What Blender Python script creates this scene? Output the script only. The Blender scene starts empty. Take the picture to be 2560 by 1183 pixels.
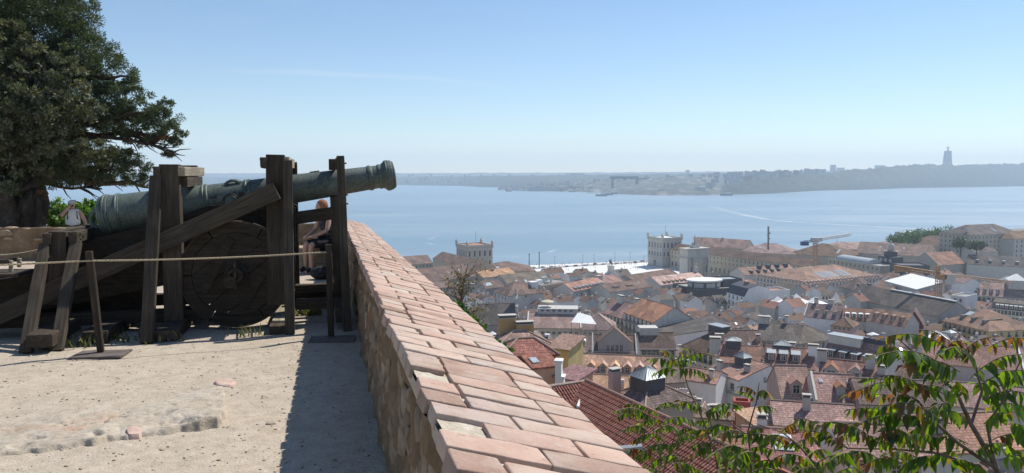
import bpy, bmesh, math, random
import numpy as np
from mathutils import Vector, Matrix, noise as mnoise

random.seed(7)
rng = np.random.default_rng(11)
R = math.radians
SC = bpy.context.scene
COL = SC.collection

# ------------------------------------------------------------------ camera
F_PX, Y_HORIZON, CAM_Z = 1900.0, 434.0, 1.6          # focal length in photo pixels, horizon row, eye height
PITCH = math.atan((591.5 - Y_HORIZON) / F_PX)
cam = bpy.data.objects.new('camera', bpy.data.cameras.new('camera'))
COL.objects.link(cam)
cam.location = (0, 0, CAM_Z)
cam.rotation_euler = (math.pi / 2 - PITCH, 0, 0)
cam.data.sensor_width = 36
cam.data.lens = 36 * F_PX / 2560
cam.data.clip_start = 0.05
cam.data.clip_end = 60000
SC.camera = cam

# ------------------------------------------------------------------ sky and sun
SUN_AZ, SUN_EL = 48.0, 53.0                          # degrees right of the view direction, above the horizon
world = bpy.data.worlds.new('World')
SC.world = world
world.use_nodes = True
wn = world.node_tree.nodes
wl = world.node_tree.links
wn.clear()
sky = wn.new('ShaderNodeTexSky')
sky.sky_type = 'NISHITA'
sky.sun_disc = False
sky.sun_elevation = R(SUN_EL)
sky.sun_rotation = R(SUN_AZ)
sky.altitude = 100
sky.air_density = 1.0
sky.dust_density = 0.0
sky.ozone_density = 4.0
bg = wn.new('ShaderNodeBackground')
bg.inputs['Strength'].default_value = 0.11
wo = wn.new('ShaderNodeOutputWorld')
wl.new(bg.outputs[0], wo.inputs[0])


def wmath(op, a, b=None, c=None):
 n = wn.new('ShaderNodeMath')
 n.operation = op
 for i, v in enumerate((a, b, c)):
  if v is None:
   continue
  if isinstance(v, (int, float)):
   n.inputs[i].default_value = v
  else:
   wl.new(v, n.inputs[i])
 return n.outputs[0]


# thin cirrus streaks, laid in the sky by direction
tc = wn.new('ShaderNodeTexCoord')
sp = wn.new('ShaderNodeSeparateXYZ')
wl.new(tc.outputs['Generated'], sp.inputs[0])
azi = wmath('DIVIDE', sp.outputs[0], sp.outputs[1])
ele = wmath('DIVIDE', sp.outputs[2], sp.outputs[1])
cmb = wn.new('ShaderNodeCombineXYZ')
wl.new(wmath('MULTIPLY', azi, 5.0), cmb.inputs[0])
wl.new(wmath('MULTIPLY', wmath('ADD', ele, wmath('MULTIPLY', azi, 0.055)), 46.0), cmb.inputs[1])
nz = wn.new('ShaderNodeTexNoise')
nz.inputs['Scale'].default_value = 1.0
nz.inputs['Detail'].default_value = 7
nz.inputs['Distortion'].default_value = 0.7
wl.new(cmb.outputs[0], nz.inputs['Vector'])
mr = wn.new('ShaderNodeMapRange')
mr.inputs['From Min'].default_value = 0.56
mr.inputs['From Max'].default_value = 0.95
mr.inputs['To Max'].default_value = 0.22
wl.new(nz.outputs['Fac'], mr.inputs['Value'])
streak = wmath('ADD', ele, wmath('MULTIPLY', azi, 0.05))
streak = wmath('SUBTRACT', streak, wmath('ADD', 0.1165, wmath('MULTIPLY', wmath('SUBTRACT', nz.outputs['Fac'], 0.5), 0.02)))
gau = wmath('POWER', 2.7183, wmath('MULTIPLY', wmath('POWER', wmath('ABSOLUTE', wmath('DIVIDE', streak, 0.0035)), 2.0), -1.0))
gaz = wmath('POWER', 2.7183, wmath('MULTIPLY', wmath('POWER', wmath('ABSOLUTE', wmath('DIVIDE', wmath('ADD', azi, 0.2), 0.17)), 4.0), -1.0))
front = wmath('GREATER_THAN', sp.outputs[1], 0.0)
amt = wmath('MULTIPLY', front, wmath('ADD', wmath('MULTIPLY', wmath('MULTIPLY', gau, gaz), 0.16), wmath('MULTIPLY', mr.outputs[0], 0.35)))
mx = wn.new('ShaderNodeMixRGB')
mx.inputs['Color2'].default_value = (7.0, 7.3, 7.8, 1)
wl.new(amt, mx.inputs['Fac'])
wl.new(sky.outputs[0], mx.inputs['Color1'])
wl.new(mx.outputs[0], bg.inputs['Color'])

sun = bpy.data.objects.new('sun', bpy.data.lights.new('sun', 'SUN'))
COL.objects.link(sun)
sun.data.energy = 4.7
sun.data.angle = R(0.53)
sun.data.color = (1.0, 0.955, 0.88)
_sd = Vector((math.sin(R(SUN_AZ)) * math.cos(R(SUN_EL)), math.cos(R(SUN_AZ)) * math.cos(R(SUN_EL)), math.sin(R(SUN_EL))))
sun.rotation_euler = _sd.to_track_quat('Z', 'Y').to_euler()
sun.location = (20, 30, 40)

vs = SC.view_settings
vs.view_transform = 'Standard'
vs.look = 'None'
vs.gamma = 1.0
vs.use_curve_mapping = False
vs.exposure = 0.22
SC.render.engine = 'CYCLES'
SC.cycles.use_denoising = True
SC.cycles.max_bounces = 6
SC.cycles.diffuse_bounces = 3
SC.cycles.glossy_bounces = 3
SC.cycles.transmission_bounces = 4
SC.cycles.volume_bounces = 1
SC.cycles.transparent_max_bounces = 8
SC.cycles.caustics_reflective = False
SC.cycles.caustics_refractive = False
SC.cycles.sample_clamp_indirect = 6.0

# ------------------------------------------------------------------ projection helpers (photo pixel -> place in the world)
_c, _s = math.cos(PITCH), math.sin(PITCH)


def ray(px, py):
 dx = (px - 1280.0) / F_PX
 dy = (591.5 - py) / F_PX
 return np.array([dx, _c + _s * dy, -_s + _c * dy])


CAMV = np.array([0, 0, CAM_Z])


def at_z(px, py, z):
 d = ray(px, py)
 return CAMV + d * ((z - CAM_Z) / d[2])


def at_y(px, py, y):
 d = ray(px, py)
 return CAMV + d * (y / d[1])


def to_px(p):
 x, y, z = p[0], p[1], p[2] - CAM_Z
 d = y * _c - z * _s
 u = y * _s + z * _c
 return 1280 + F_PX * x / d, 591.5 - F_PX * u / d


# the parapet runs along W; N points across it, outwards over the town
_v = ray(825, 484)
_az = math.atan2(_v[0], _v[1])
SLOPE = -_v[2] / math.hypot(_v[0], _v[1])
W2 = np.array([math.sin(_az), math.cos(_az)])
N2 = np.array([math.cos(_az), -math.sin(_az)])
CAN = 9.47                                            # the gun's wheel stands this far along W


def ground_z(x, y):
 return -SLOPE * (W2[0] * x + W2[1] * y)


def on_ground(px, py, h=0.0):
 d = ray(px, py)
 t = (h - CAM_Z) / (d[2] + SLOPE * (W2 @ d[:2]))
 return CAMV + t * d


def on_plane(px, py, v):
 """point of the pixel's ray in the vertical plane v metres behind the near wheel"""
 d = ray(px, py)
 t = (CAN + v) / (W2 @ d[:2])
 return CAMV + t * d


def wall_pt(perp, along, h=0.0):
 xy = N2 * perp + W2 * along
 return np.array([xy[0], xy[1], ground_z(*xy) + h])


# ------------------------------------------------------------------ mesh helpers
class MB:
 def __init__(self):
  self.v, self.f, self.m, self.uv = [], [], [], []

 def add(self, vs_, fs_, mi=0):
  o = len(self.v)
  self.v.extend([tuple(map(float, p)) for p in vs_])
  for f in fs_:
   self.f.append(tuple(i + o for i in f))
   self.m.append(mi)

 def box(self, x0, y0, z0, x1, y1, z1, mi=0):
  self.add([(x0, y0, z0), (x1, y0, z0), (x1, y1, z0), (x0, y1, z0), (x0, y0, z1), (x1, y0, z1), (x1, y1, z1), (x0, y1, z1)],
     [(0, 3, 2, 1), (4, 5, 6, 7), (0, 1, 5, 4), (1, 2, 6, 5), (2, 3, 7, 6), (3, 0, 4, 7)], mi)

 def prism(self, poly, off, mi=0):
  """poly: list of 3d points, off: vector the polygon is extruded by"""
  n = len(poly)
  a = [np.array(p, float) for p in poly]
  b = [p + np.array(off, float) for p in a]
  self.add(a + b, [tuple(range(n)), tuple(range(2 * n - 1, n - 1, -1))] + [(i, i + n, (i + 1) % n + n, (i + 1) % n) for i in range(n)], mi)

 def tube(self, pts, rad, seg=8, mi=0, cap=True):
  pts = [Vector(p) for p in pts]
  n = len(pts)
  if not hasattr(rad, '__len__'):
   rad = [rad] * n
  up = Vector((0.13, 0.27, 1)).normalized()
  vs_, fs_ = [], []
  for i, p in enumerate(pts):
   t = (pts[min(i + 1, n - 1)] - pts[max(i - 1, 0)]).normalized()
   a = t.cross(up)
   if a.length < 1e-3:
    a = t.cross(Vector((1, 0, 0)))
   a.normalize()
   b = t.cross(a)
   for k in range(seg):
    w = 2 * math.pi * k / seg
    vs_.append(p + (a * math.cos(w) + b * math.sin(w)) * rad[i])
  for i in range(n - 1):
   for k in range(seg):
    k2 = (k + 1) % seg
    fs_.append((i * seg + k, i * seg + k2, (i + 1) * seg + k2, (i + 1) * seg + k))
  if cap:
   fs_.append(tuple(range(seg)))
   fs_.append(tuple(range(n * seg - 1, (n - 1) * seg - 1, -1)))
  self.add(vs_, fs_, mi)

 def lathe(self, prof, seg=24, axis='z', mi=0):
  """prof: (radius, height) list"""
  n = len(prof)
  vs_, fs_ = [], []
  for r, h in prof:
   for k in range(seg):
    w = 2 * math.pi * k / seg
    q = (r * math.cos(w), r * math.sin(w), h)
    if axis == 'x':
     q = (h, r * math.cos(w), r * math.sin(w))
    elif axis == 'y':
     q = (r * math.cos(w), h, r * math.sin(w))
    vs_.append(q)
  for i in range(n - 1):
   for k in range(seg):
    k2 = (k + 1) % seg
    fs_.append((i * seg + k, i * seg + k2, (i + 1) * seg + k2, (i + 1) * seg + k))
  fs_.append(tuple(range(seg - 1, -1, -1)))
  fs_.append(tuple(range((n - 1) * seg, n * seg)))
  self.add(vs_, fs_, mi)

 def mesh(self, name, mats, smooth=False):
  me = bpy.data.meshes.new(name)
  me.from_pydata(self.v, [], self.f)
  for m in (mats if isinstance(mats, (list, tuple)) else [mats]):
   me.materials.append(m)
  if any(self.m):
   me.polygons.foreach_set('material_index', self.m)
  if smooth:
   me.polygons.foreach_set('use_smooth', [True] * len(self.f))
  me.update()
  return me

 def build(self, name, mats, parent=None, smooth=False, fix=False):
  me = self.mesh(name, mats, smooth)
  if fix:
   fix_normals(me)
  return obj(name, me, parent)


def fix_normals(me):
 bm = bmesh.new()
 bm.from_mesh(me)
 bmesh.ops.recalc_face_normals(bm, faces=bm.faces)
 bm.to_mesh(me)
 bm.free()


def obj(name, me, parent=None, mat=None):
 """links a mesh (or an Empty when me is None) in its parent's coordinates"""
 o = bpy.data.objects.new(name, me)
 COL.objects.link(o)
 if parent is not None:
  o.parent = parent
 if mat is not None:
  o.matrix_local = mat
 return o


def tag(o, label=None, cat=None, group=None, kind=None):
 if label:
  o['label'] = label
 if cat:
  o['category'] = cat
 if group:
  o['group'] = group
 if kind:
  o['kind'] = kind
 return o


def empty(name, loc, rz=0.0, label=None, cat=None, group=None):
 o = bpy.data.objects.new(name, None)
 COL.objects.link(o)
 o.empty_display_size = 0.3
 o.location = [float(q) for q in loc]
 o.rotation_euler = (0, 0, rz)
 return tag(o, label, cat, group)


def smooth_by_angle(me, deg=35):
 bm = bmesh.new()
 bm.from_mesh(me)
 for f in bm.faces:
  f.smooth = True
 for e in bm.edges:
  if len(e.link_faces) == 2 and e.calc_face_angle(0) > R(deg):
   e.smooth = False
 bm.to_mesh(me)
 bm.free()


def big_mesh(name, verts, faces, mats, midx=None, smooth=False):
 """numpy verts (n,3) and faces (m,k) of one size"""
 me = bpy.data.meshes.new(name)
 n, m, k = len(verts), len(faces), faces.shape[1]
 me.vertices.add(n)
 me.vertices.foreach_set('co', np.ascontiguousarray(verts, dtype=np.float32).ravel())
 me.loops.add(m * k)
 me.loops.foreach_set('vertex_index', np.ascontiguousarray(faces, dtype=np.int32).ravel())
 me.polygons.add(m)
 me.polygons.foreach_set('loop_start', np.arange(0, m * k, k, dtype=np.int32))
 for mt in (mats if isinstance(mats, (list, tuple)) else [mats]):
  me.materials.append(mt)
 if midx is not None:
  me.polygons.foreach_set('material_index', np.asarray(midx, dtype=np.int32))
 if smooth:
  me.polygons.foreach_set('use_smooth', np.ones(m, dtype=bool))
 me.update(calc_edges=True)
 me.validate()
 return me


def fbm(p, s=1.0, o=4):
 return mnoise.fractal(Vector(p) * s, 1.0, 2.0, o)


# ------------------------------------------------------------------ materials
class NT:
 def __init__(self, name):
  self.mat = bpy.data.materials.new(name)
  self.mat.use_nodes = True
  self.t = self.mat.node_tree
  self.n, self.l = self.t.nodes, self.t.links
  self.p = self.n['Principled BSDF']

 def new(self, typ, **kw):
  n = self.n.new('ShaderNode' + typ)
  for k, v in kw.items():
   if k in n.inputs.keys():
    self.set(n.inputs[k], v)
   else:
    setattr(n, k, v)
  return n

 def set(self, sock, v):
  if isinstance(v, bpy.types.NodeSocket):
   self.l.new(v, sock)
  else:
   if isinstance(v, tuple) and len(v) == 3 and sock.type == 'RGBA':
    v = v + (1,)
   sock.default_value = v

 def math(self, op, a, b=0.0, c=0.0):
  n = self.n.new('ShaderNodeMath')
  n.operation = op
  for i, v in enumerate((a, b, c)):
   self.set(n.inputs[i], v)
  return n.outputs[0]

 def coord(self, kind='Object', scale=(1, 1, 1), rot=(0, 0, 0)):
  t = self.new('TexCoord')
  m = self.new('Mapping')
  m.inputs['Scale'].default_value = scale
  m.inputs['Rotation'].default_value = rot
  self.l.new(t.outputs[kind], m.inputs['Vector'])
  return m.outputs[0]

 def world(self, scale=(1, 1, 1)):
  g = self.new('NewGeometry')
  m = self.new('Mapping')
  m.inputs['Scale'].default_value = scale
  self.l.new(g.outputs['Position'], m.inputs['Vector'])
  return m.outputs[0]

 def noise(self, vec, scale, detail=5, rough=0.55, dist=0.0):
  n = self.new('TexNoise', Scale=scale, Detail=float(detail), Roughness=rough, Distortion=dist)
  self.l.new(vec, n.inputs['Vector'])
  return n.outputs['Fac']

 def ramp(self, fac, stops):
  n = self.new('ValToRGB')
  e = n.color_ramp.elements
  while len(e) < len(stops):
   e.new(0.5)
  for i, (pos, col) in enumerate(stops):
   e[i].position = pos
   e[i].color = tuple(col) + (1,) if len(col) == 3 else col
  self.l.new(fac, n.inputs['Fac'])
  return n.outputs['Color']

 def mix(self, fac, a, b, mode='MIX'):
  n = self.new('MixRGB')
  n.blend_type = mode
  self.set(n.inputs[0], fac)
  self.set(n.inputs[1], a)
  self.set(n.inputs[2], b)
  return n.outputs[0]

 def vary(self, col, amount, hue=0.0):
  """value (and a little hue) shift for each object"""
  oi = self.new('ObjectInfo')
  n = self.new('HueSaturation')
  n.inputs['Value'].default_value = 1
  self.set(n.inputs['Value'], self.math('MULTIPLY_ADD', oi.outputs['Random'], 2 * amount, 1 - amount))
  if hue:
   wn_ = self.new('TexWhiteNoise')
   wn_.noise_dimensions = '1D'
   self.l.new(oi.outputs['Random'], wn_.inputs['W'])
   self.set(n.inputs['Hue'], self.math('MULTIPLY_ADD', wn_.outputs['Value'], 2 * hue, 0.5 - hue))
   self.set(n.inputs['Saturation'], self.math('MULTIPLY_ADD', wn_.outputs['Value'], 0.45, 0.62))
  self.l.new(col, n.inputs['Color'])
  return n.outputs[0]

 def bump(self, h, strength=0.5, dist=0.02, prev=None):
  n = self.new('Bump')
  n.inputs['Strength'].default_value = strength
  n.inputs['Distance'].default_value = dist
  self.l.new(h, n.inputs['Height'])
  if prev is not None:
   self.l.new(prev, n.inputs['Normal'])
  return n.outputs[0]

 def out(self, col=None, rough=0.8, normal=None, metallic=0.0, spec=0.3, **kw):
  if col is not None:
   self.set(self.p.inputs['Base Color'], col)
  self.set(self.p.inputs['Roughness'], rough)
  self.p.inputs['Metallic'].default_value = metallic
  self.p.inputs['Specular IOR Level'].default_value = spec
  if normal is not None:
   self.l.new(normal, self.p.inputs['Normal'])
  for k, v in kw.items():
   self.set(self.p.inputs[k], v)
  return self.mat


def simple(name, c1, c2=None, scale=4.0, rough=0.8, bump=0.0, bscale=20.0, bdist=0.02, vary=0.0, hue=0.0, metallic=0.0, spec=0.3,
   stretch=(1, 1, 1), lo=0.35, hi=0.65, coord='Object'):
 t = NT(name)
 v = t.coord(coord, stretch)
 c2 = c2 or tuple(q * 0.8 for q in c1)
 col = t.ramp(t.noise(v, scale, 6), [(lo, c1), (hi, c2)])
 if vary:
  col = t.vary(col, vary, hue)
 nrm = t.bump(t.noise(v, bscale, 6), bump, bdist) if bump else None
 return t.out(col, rough, nrm, metallic, spec)


MAT = {}


def mat_brick():
 t = NT('terracotta_brick')
 v = t.coord('Object')
 oi = t.new('ObjectInfo')
 vv = t.new('VectorMath', operation='ADD')
 t.l.new(v, vv.inputs[0])
 sc_ = t.new('VectorMath', operation='SCALE')
 sc_.inputs[0].default_value = (31, 17, 23)
 t.l.new(oi.outputs['Random'], sc_.inputs['Scale'])
 t.l.new(sc_.outputs[0], vv.inputs[1])
 v = vv.outputs[0]
 big = t.noise(v, 7, 6, 0.6)
 fine = t.noise(v, 90, 4, 0.6)
 col = t.ramp(big, [(0.3, (0.395, 0.28, 0.23)), (0.5, (0.47, 0.35, 0.295)), (0.72, (0.5, 0.41, 0.35))])
 rr = t.ramp(oi.outputs['Random'], [(0.0, (0.66, 0.6, 0.56)), (0.14, (0.9, 0.82, 0.77)), (0.3, (1.0, 0.93, 0.88)), (0.5, (1.05, 0.97, 0.9)), (0.75, (0.92, 0.97, 0.98)), (1.0, (1.1, 1.09, 1.04))])
 col = t.mix(1.0, col, rr, 'MULTIPLY')
 grey = t.ramp(t.noise(v, 3.2, 5, 0.6), [(0.52, (0, 0, 0)), (0.74, (1, 1, 1))])
 col = t.mix(t.math('MULTIPLY', grey, 0.75), col, (0.5, 0.43, 0.36))
 col = t.mix(t.math('MULTIPLY', t.ramp(fine, [(0.55, (0, 0, 0)), (0.72, (1, 1, 1))]), 0.35), col, (0.6, 0.47, 0.36))
 pit = t.ramp(t.noise(v, 45, 3, 0.5), [(0.27, (1, 1, 1)), (0.36, (0, 0, 0))])
 col = t.mix(t.math('MULTIPLY', pit, 0.5), col, (0.2, 0.13, 0.09))
 stain = t.ramp(t.noise(v, 5.5, 7, 0.7, 0.8), [(0.58, (0, 0, 0)), (0.72, (1, 1, 1))])
 col = t.mix(t.math('MULTIPLY', stain, 0.62), col, (0.2, 0.16, 0.13))
 lich = t.ramp(t.noise(v, 13, 5, 0.65), [(0.62, (0, 0, 0)), (0.7, (1, 1, 1))])
 col = t.mix(t.math('MULTIPLY', lich, 0.45), col, (0.52, 0.5, 0.44))
 nb = t.bump(fine, 0.5, 0.005)
 nb = t.bump(big, 0.5, 0.014, nb)
 return t.out(col, 0.92, nb, spec=0.12)


def mat_wood(name, c1, c2, c3):
 t = NT(name)
 v = t.coord('Object', (1.2, 14, 14))
 g = t.noise(v, 2.4, 8, 0.62, 0.3)
 col = t.ramp(g, [(0.28, c1), (0.5, c2), (0.74, c3)])
 v2 = t.coord('Object', (1, 1, 1))
 blot = t.noise(v2, 2.2, 5)
 col = t.mix(t.ramp(blot, [(0.4, (0, 0, 0)), (0.7, (0.55, 0.55, 0.55))]), col, tuple(q * 0.55 for q in c2))
 # saw checks across the grain, dark thin lines
 chk = t.noise(t.coord('Object', (0.4, 60, 60)), 1.6, 3, 0.5)
 crack = t.ramp(chk, [(0.30, (1, 1, 1)), (0.36, (0, 0, 0))])
 col = t.mix(t.math('MULTIPLY', crack, 0.6), col, tuple(q * 0.25 for q in c1))
 col = t.vary(col, 0.12)
 nb = t.bump(g, 0.4, 0.01)
 return t.out(col, 0.88, nb, spec=0.15)


def mat_bronze():
 t = NT('verdigris_bronze')
 v = t.coord('Object')
 b = t.noise(v, 3.0, 8, 0.65, 0.4)
 f = t.noise(v, 38, 5, 0.7)
 col = t.ramp(b, [(0.3, (0.04, 0.05, 0.048)), (0.48, (0.085, 0.108, 0.098)), (0.62, (0.13, 0.158, 0.138)), (0.8, (0.22, 0.245, 0.205))])
 col = t.mix(t.ramp(f, [(0.42, (0, 0, 0)), (0.62, (0.6, 0.6, 0.6))]), col, (0.19, 0.225, 0.19))
 drip = t.noise(t.coord('Object', (26, 1.4, 1.4)), 1.3, 4, 0.6)
 col = t.mix(t.ramp(drip, [(0.56, (0, 0, 0)), (0.75, (0.55, 0.55, 0.55))]), col, (0.06, 0.075, 0.075))
 nb = t.bump(f, 0.5, 0.006)
 nb = t.bump(b, 0.3, 0.02, nb)
 return t.out(col, 0.62, nb, 0.35, 0.4)


def mat_ground():
 t = NT('dusty_gravel_ground')
 v = t.world()
 a = t.noise(v, 0.6, 6, 0.6)
 b = t.noise(v, 9, 7, 0.65)
 c = t.noise(v, 70, 4, 0.6)
 col = t.ramp(a, [(0.3, (0.42, 0.345, 0.265)), (0.5, (0.5, 0.425, 0.335)), (0.7, (0.45, 0.385, 0.305))])
 col = t.mix(t.ramp(b, [(0.4, (0, 0, 0)), (0.7, (0.7, 0.7, 0.7))]), col, (0.33, 0.27, 0.205))
 vo = t.new('TexVoronoi', Scale=42.0)
 t.l.new(v, vo.inputs['Vector'])
 cellc = t.new('SeparateColor')
 t.l.new(vo.outputs['Color'], cellc.inputs[0])
 peb = t.ramp(cellc.outputs[0], [(0.0, (0.22, 0.18, 0.14)), (0.25, (0.46, 0.39, 0.31)), (0.8, (0.5, 0.44, 0.36)), (1.0, (0.66, 0.61, 0.53))])
 near = t.ramp(vo.outputs['Distance'], [(0.2, (1, 1, 1)), (0.42, (0, 0, 0))])
 col = t.mix(t.math('MULTIPLY', near, 0.5), col, peb)
 col = t.mix(t.ramp(c, [(0.3, (0.45, 0.45, 0.45)), (0.45, (0, 0, 0))]), col, (0.17, 0.14, 0.11))
 nb = t.bump(c, 0.5, 0.006)
 nb = t.bump(b, 0.5, 0.03, nb)
 nb = t.bump(near, 0.35, 0.006, nb)
 return t.out(col, 0.95, nb, spec=0.1)


def mat_rubble(name, c1, c2, c3):
 t = NT(name)
 v = t.world()
 a = t.noise(v, 2.2, 7, 0.65, 0.5)
 b = t.noise(v, 16, 6, 0.65)
 col = t.ramp(a, [(0.3, c1), (0.5, c2), (0.7, c3)])
 col = t.mix(t.ramp(b, [(0.45, (0, 0, 0)), (0.7, (0.6, 0.6, 0.6))]), col, tuple(q * 0.5 for q in c2))
 red = t.noise(t.world((1, 1, 2.2)), 1.3, 4)
 col = t.mix(t.ramp(red, [(0.6, (0, 0, 0)), (0.7, (0.5, 0.5, 0.5))]), col, (0.36, 0.17, 0.09))
 col = t.vary(col, 0.18)
 nb = t.bump(b, 0.7, 0.03)
 nb = t.bump(t.noise(v, 60, 3), 0.4, 0.006, nb)
 return t.out(col, 0.95, nb, spec=0.1)


def mat_leaf(name, stops, trans=0.35, var=0.25, backfac=1.0, uvwhite=False):
 t = NT(name)
 g = t.new('NewGeometry')
 oi = t.new('ObjectInfo')
 ri = t.math('FRACT', t.math('ADD', g.outputs['Random Per Island'], oi.outputs['Random']))
 col = t.ramp(ri, stops)
 big = t.noise(t.world(), 0.9, 3)
 n = t.new('HueSaturation')
 t.set(n.inputs['Value'], t.math('MULTIPLY_ADD', big, 2 * var, 1 - var))
 t.l.new(col, n.inputs['Color'])
 col = n.outputs[0]
 dif = t.new('BsdfDiffuse')
 t.l.new(col, dif.inputs['Color'])
 tr = t.new('BsdfTranslucent')
 tcol = t.mix(1.0, col, (1.5, 1.55, 0.5), 'MULTIPLY')
 t.l.new(tcol, tr.inputs['Color'])
 mixs = t.new('MixShader')
 mixs.inputs[0].default_value = trans
 t.l.new(dif.outputs[0], mixs.inputs[1])
 t.l.new(tr.outputs[0], mixs.inputs[2])
 gl = t.new('BsdfGlossy')
 gl.inputs['Roughness'].default_value = 0.55
 gl.inputs['Color'].default_value = (0.9, 0.95, 1, 1)
 mix2 = t.new('MixShader')
 mix2.inputs[0].default_value = 0.03
 t.l.new(mixs.outputs[0], mix2.inputs[1])
 t.l.new(gl.outputs[0], mix2.inputs[2])
 o = t.n['Material Output']
 t.l.new(mix2.outputs[0], o.inputs['Surface'])
 return t.mat


def mat_tile(name, c1, c2, c3, rib=0.21, row=0.38, strength=1.0, hue=0.012, vary=0.16):
 """clay tile roof, UV in metres: u along the eave, v up the slope"""
 t = NT(name)
 uv = t.new('UVMap')
 s = t.new('SeparateXYZ')
 t.l.new(uv.outputs[0], s.inputs[0])
 u = t.math('DIVIDE', s.outputs[0], rib)
 v = t.math('DIVIDE', s.outputs[1], row)
 # each tile its own tint
 cx = t.new('CombineXYZ')
 t.set(cx.inputs[0], t.math('FLOOR', u))
 t.set(cx.inputs[1], t.math('FLOOR', v))
 oi = t.new('ObjectInfo')
 t.set(cx.inputs[2], t.math('MULTIPLY', oi.outputs['Random'], 97.0))
 w = t.new('TexWhiteNoise')
 t.l.new(cx.outputs[0], w.inputs['Vector'])
 col = t.ramp(w.outputs['Value'], [(0.0, c1), (0.45, c2), (0.85, c3), (1.0, tuple(q * 1.25 for q in c3))])
 blot = t.noise(t.coord('Object'), 0.35, 6, 0.65, 0.6)
 col = t.mix(t.ramp(blot, [(0.45, (0, 0, 0)), (0.7, (0.6, 0.6, 0.6))]), col, tuple(0.5 * (a_ + b_) for a_, b_ in zip(c1, (0.13, 0.115, 0.1))))
 lich = t.noise(t.coord('Object'), 2.3, 6, 0.7)
 col = t.mix(t.ramp(lich, [(0.56, (0, 0, 0)), (0.75, (0.5, 0.5, 0.5))]), col, (0.3, 0.27, 0.22))
 vo = t.new('TexVoronoi', Scale=.22)
 vo.inputs['Randomness'].default_value = .85
 t.l.new(uv.outputs[0], vo.inputs['Vector'])
 sc_ = t.new('SeparateColor')
 t.l.new(vo.outputs['Color'], sc_.inputs[0])
 patch = t.ramp(sc_.outputs[0], [(0.0, (0.62, 0.6, 0.6)), (0.35, (0.85, 0.83, 0.8)), (0.6, (1.0, 1.0, 1.0)), (0.85, (1.2, 1.12, 1.05)), (1.0, (1.38, 1.2, 1.08))])
 col = t.mix(0.8, col, patch, 'MULTIPLY')
 col = t.vary(col, vary, hue)
 rb = t.math('ABSOLUTE', t.math('SINE', t.math('MULTIPLY', u, math.pi)))
 rb = t.math('POWER', rb, 0.6)
 rw = t.math('FRACT', v)
 gap = t.math('LESS_THAN', rb, 0.32)
 rowd = t.math('GREATER_THAN', rw, 0.78)
 col = t.mix(t.math('MULTIPLY', rowd, 0.5), col, (0.05, 0.03, 0.025))  # shading of the tile rows painted into the colour as dark stripes
 h = t.math('ADD', t.math('MULTIPLY', rb, 1.0), t.math('MULTIPLY', t.math('SUBTRACT', 1.0, rw), 0.55))
 nb = t.bump(h, strength * .45, 0.06)
 return t.out(col, 0.85, nb, spec=0.2)


def mat_plaster(name, c, dirt=0.5, vary=0.06):
 t = NT(name)
 v = t.coord('Object')
 a = t.noise(t.coord('Object', (1, 1, 0.25)), 0.9, 7, 0.65, 0.3)
 col = t.ramp(a, [(0.35, c), (0.75, tuple(q * (1 - 0.42 * dirt) for q in c))])
 b = t.noise(v, 5, 6, 0.7)
 col = t.mix(t.ramp(b, [(0.55, (0, 0, 0)), (0.8, (dirt * 0.6,) * 3)]), col, tuple(q * 0.6 for q in c))
 col = t.vary(col, vary)
 return t.out(col, 0.88, t.bump(b, 0.15, 0.02), spec=0.15)


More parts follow.
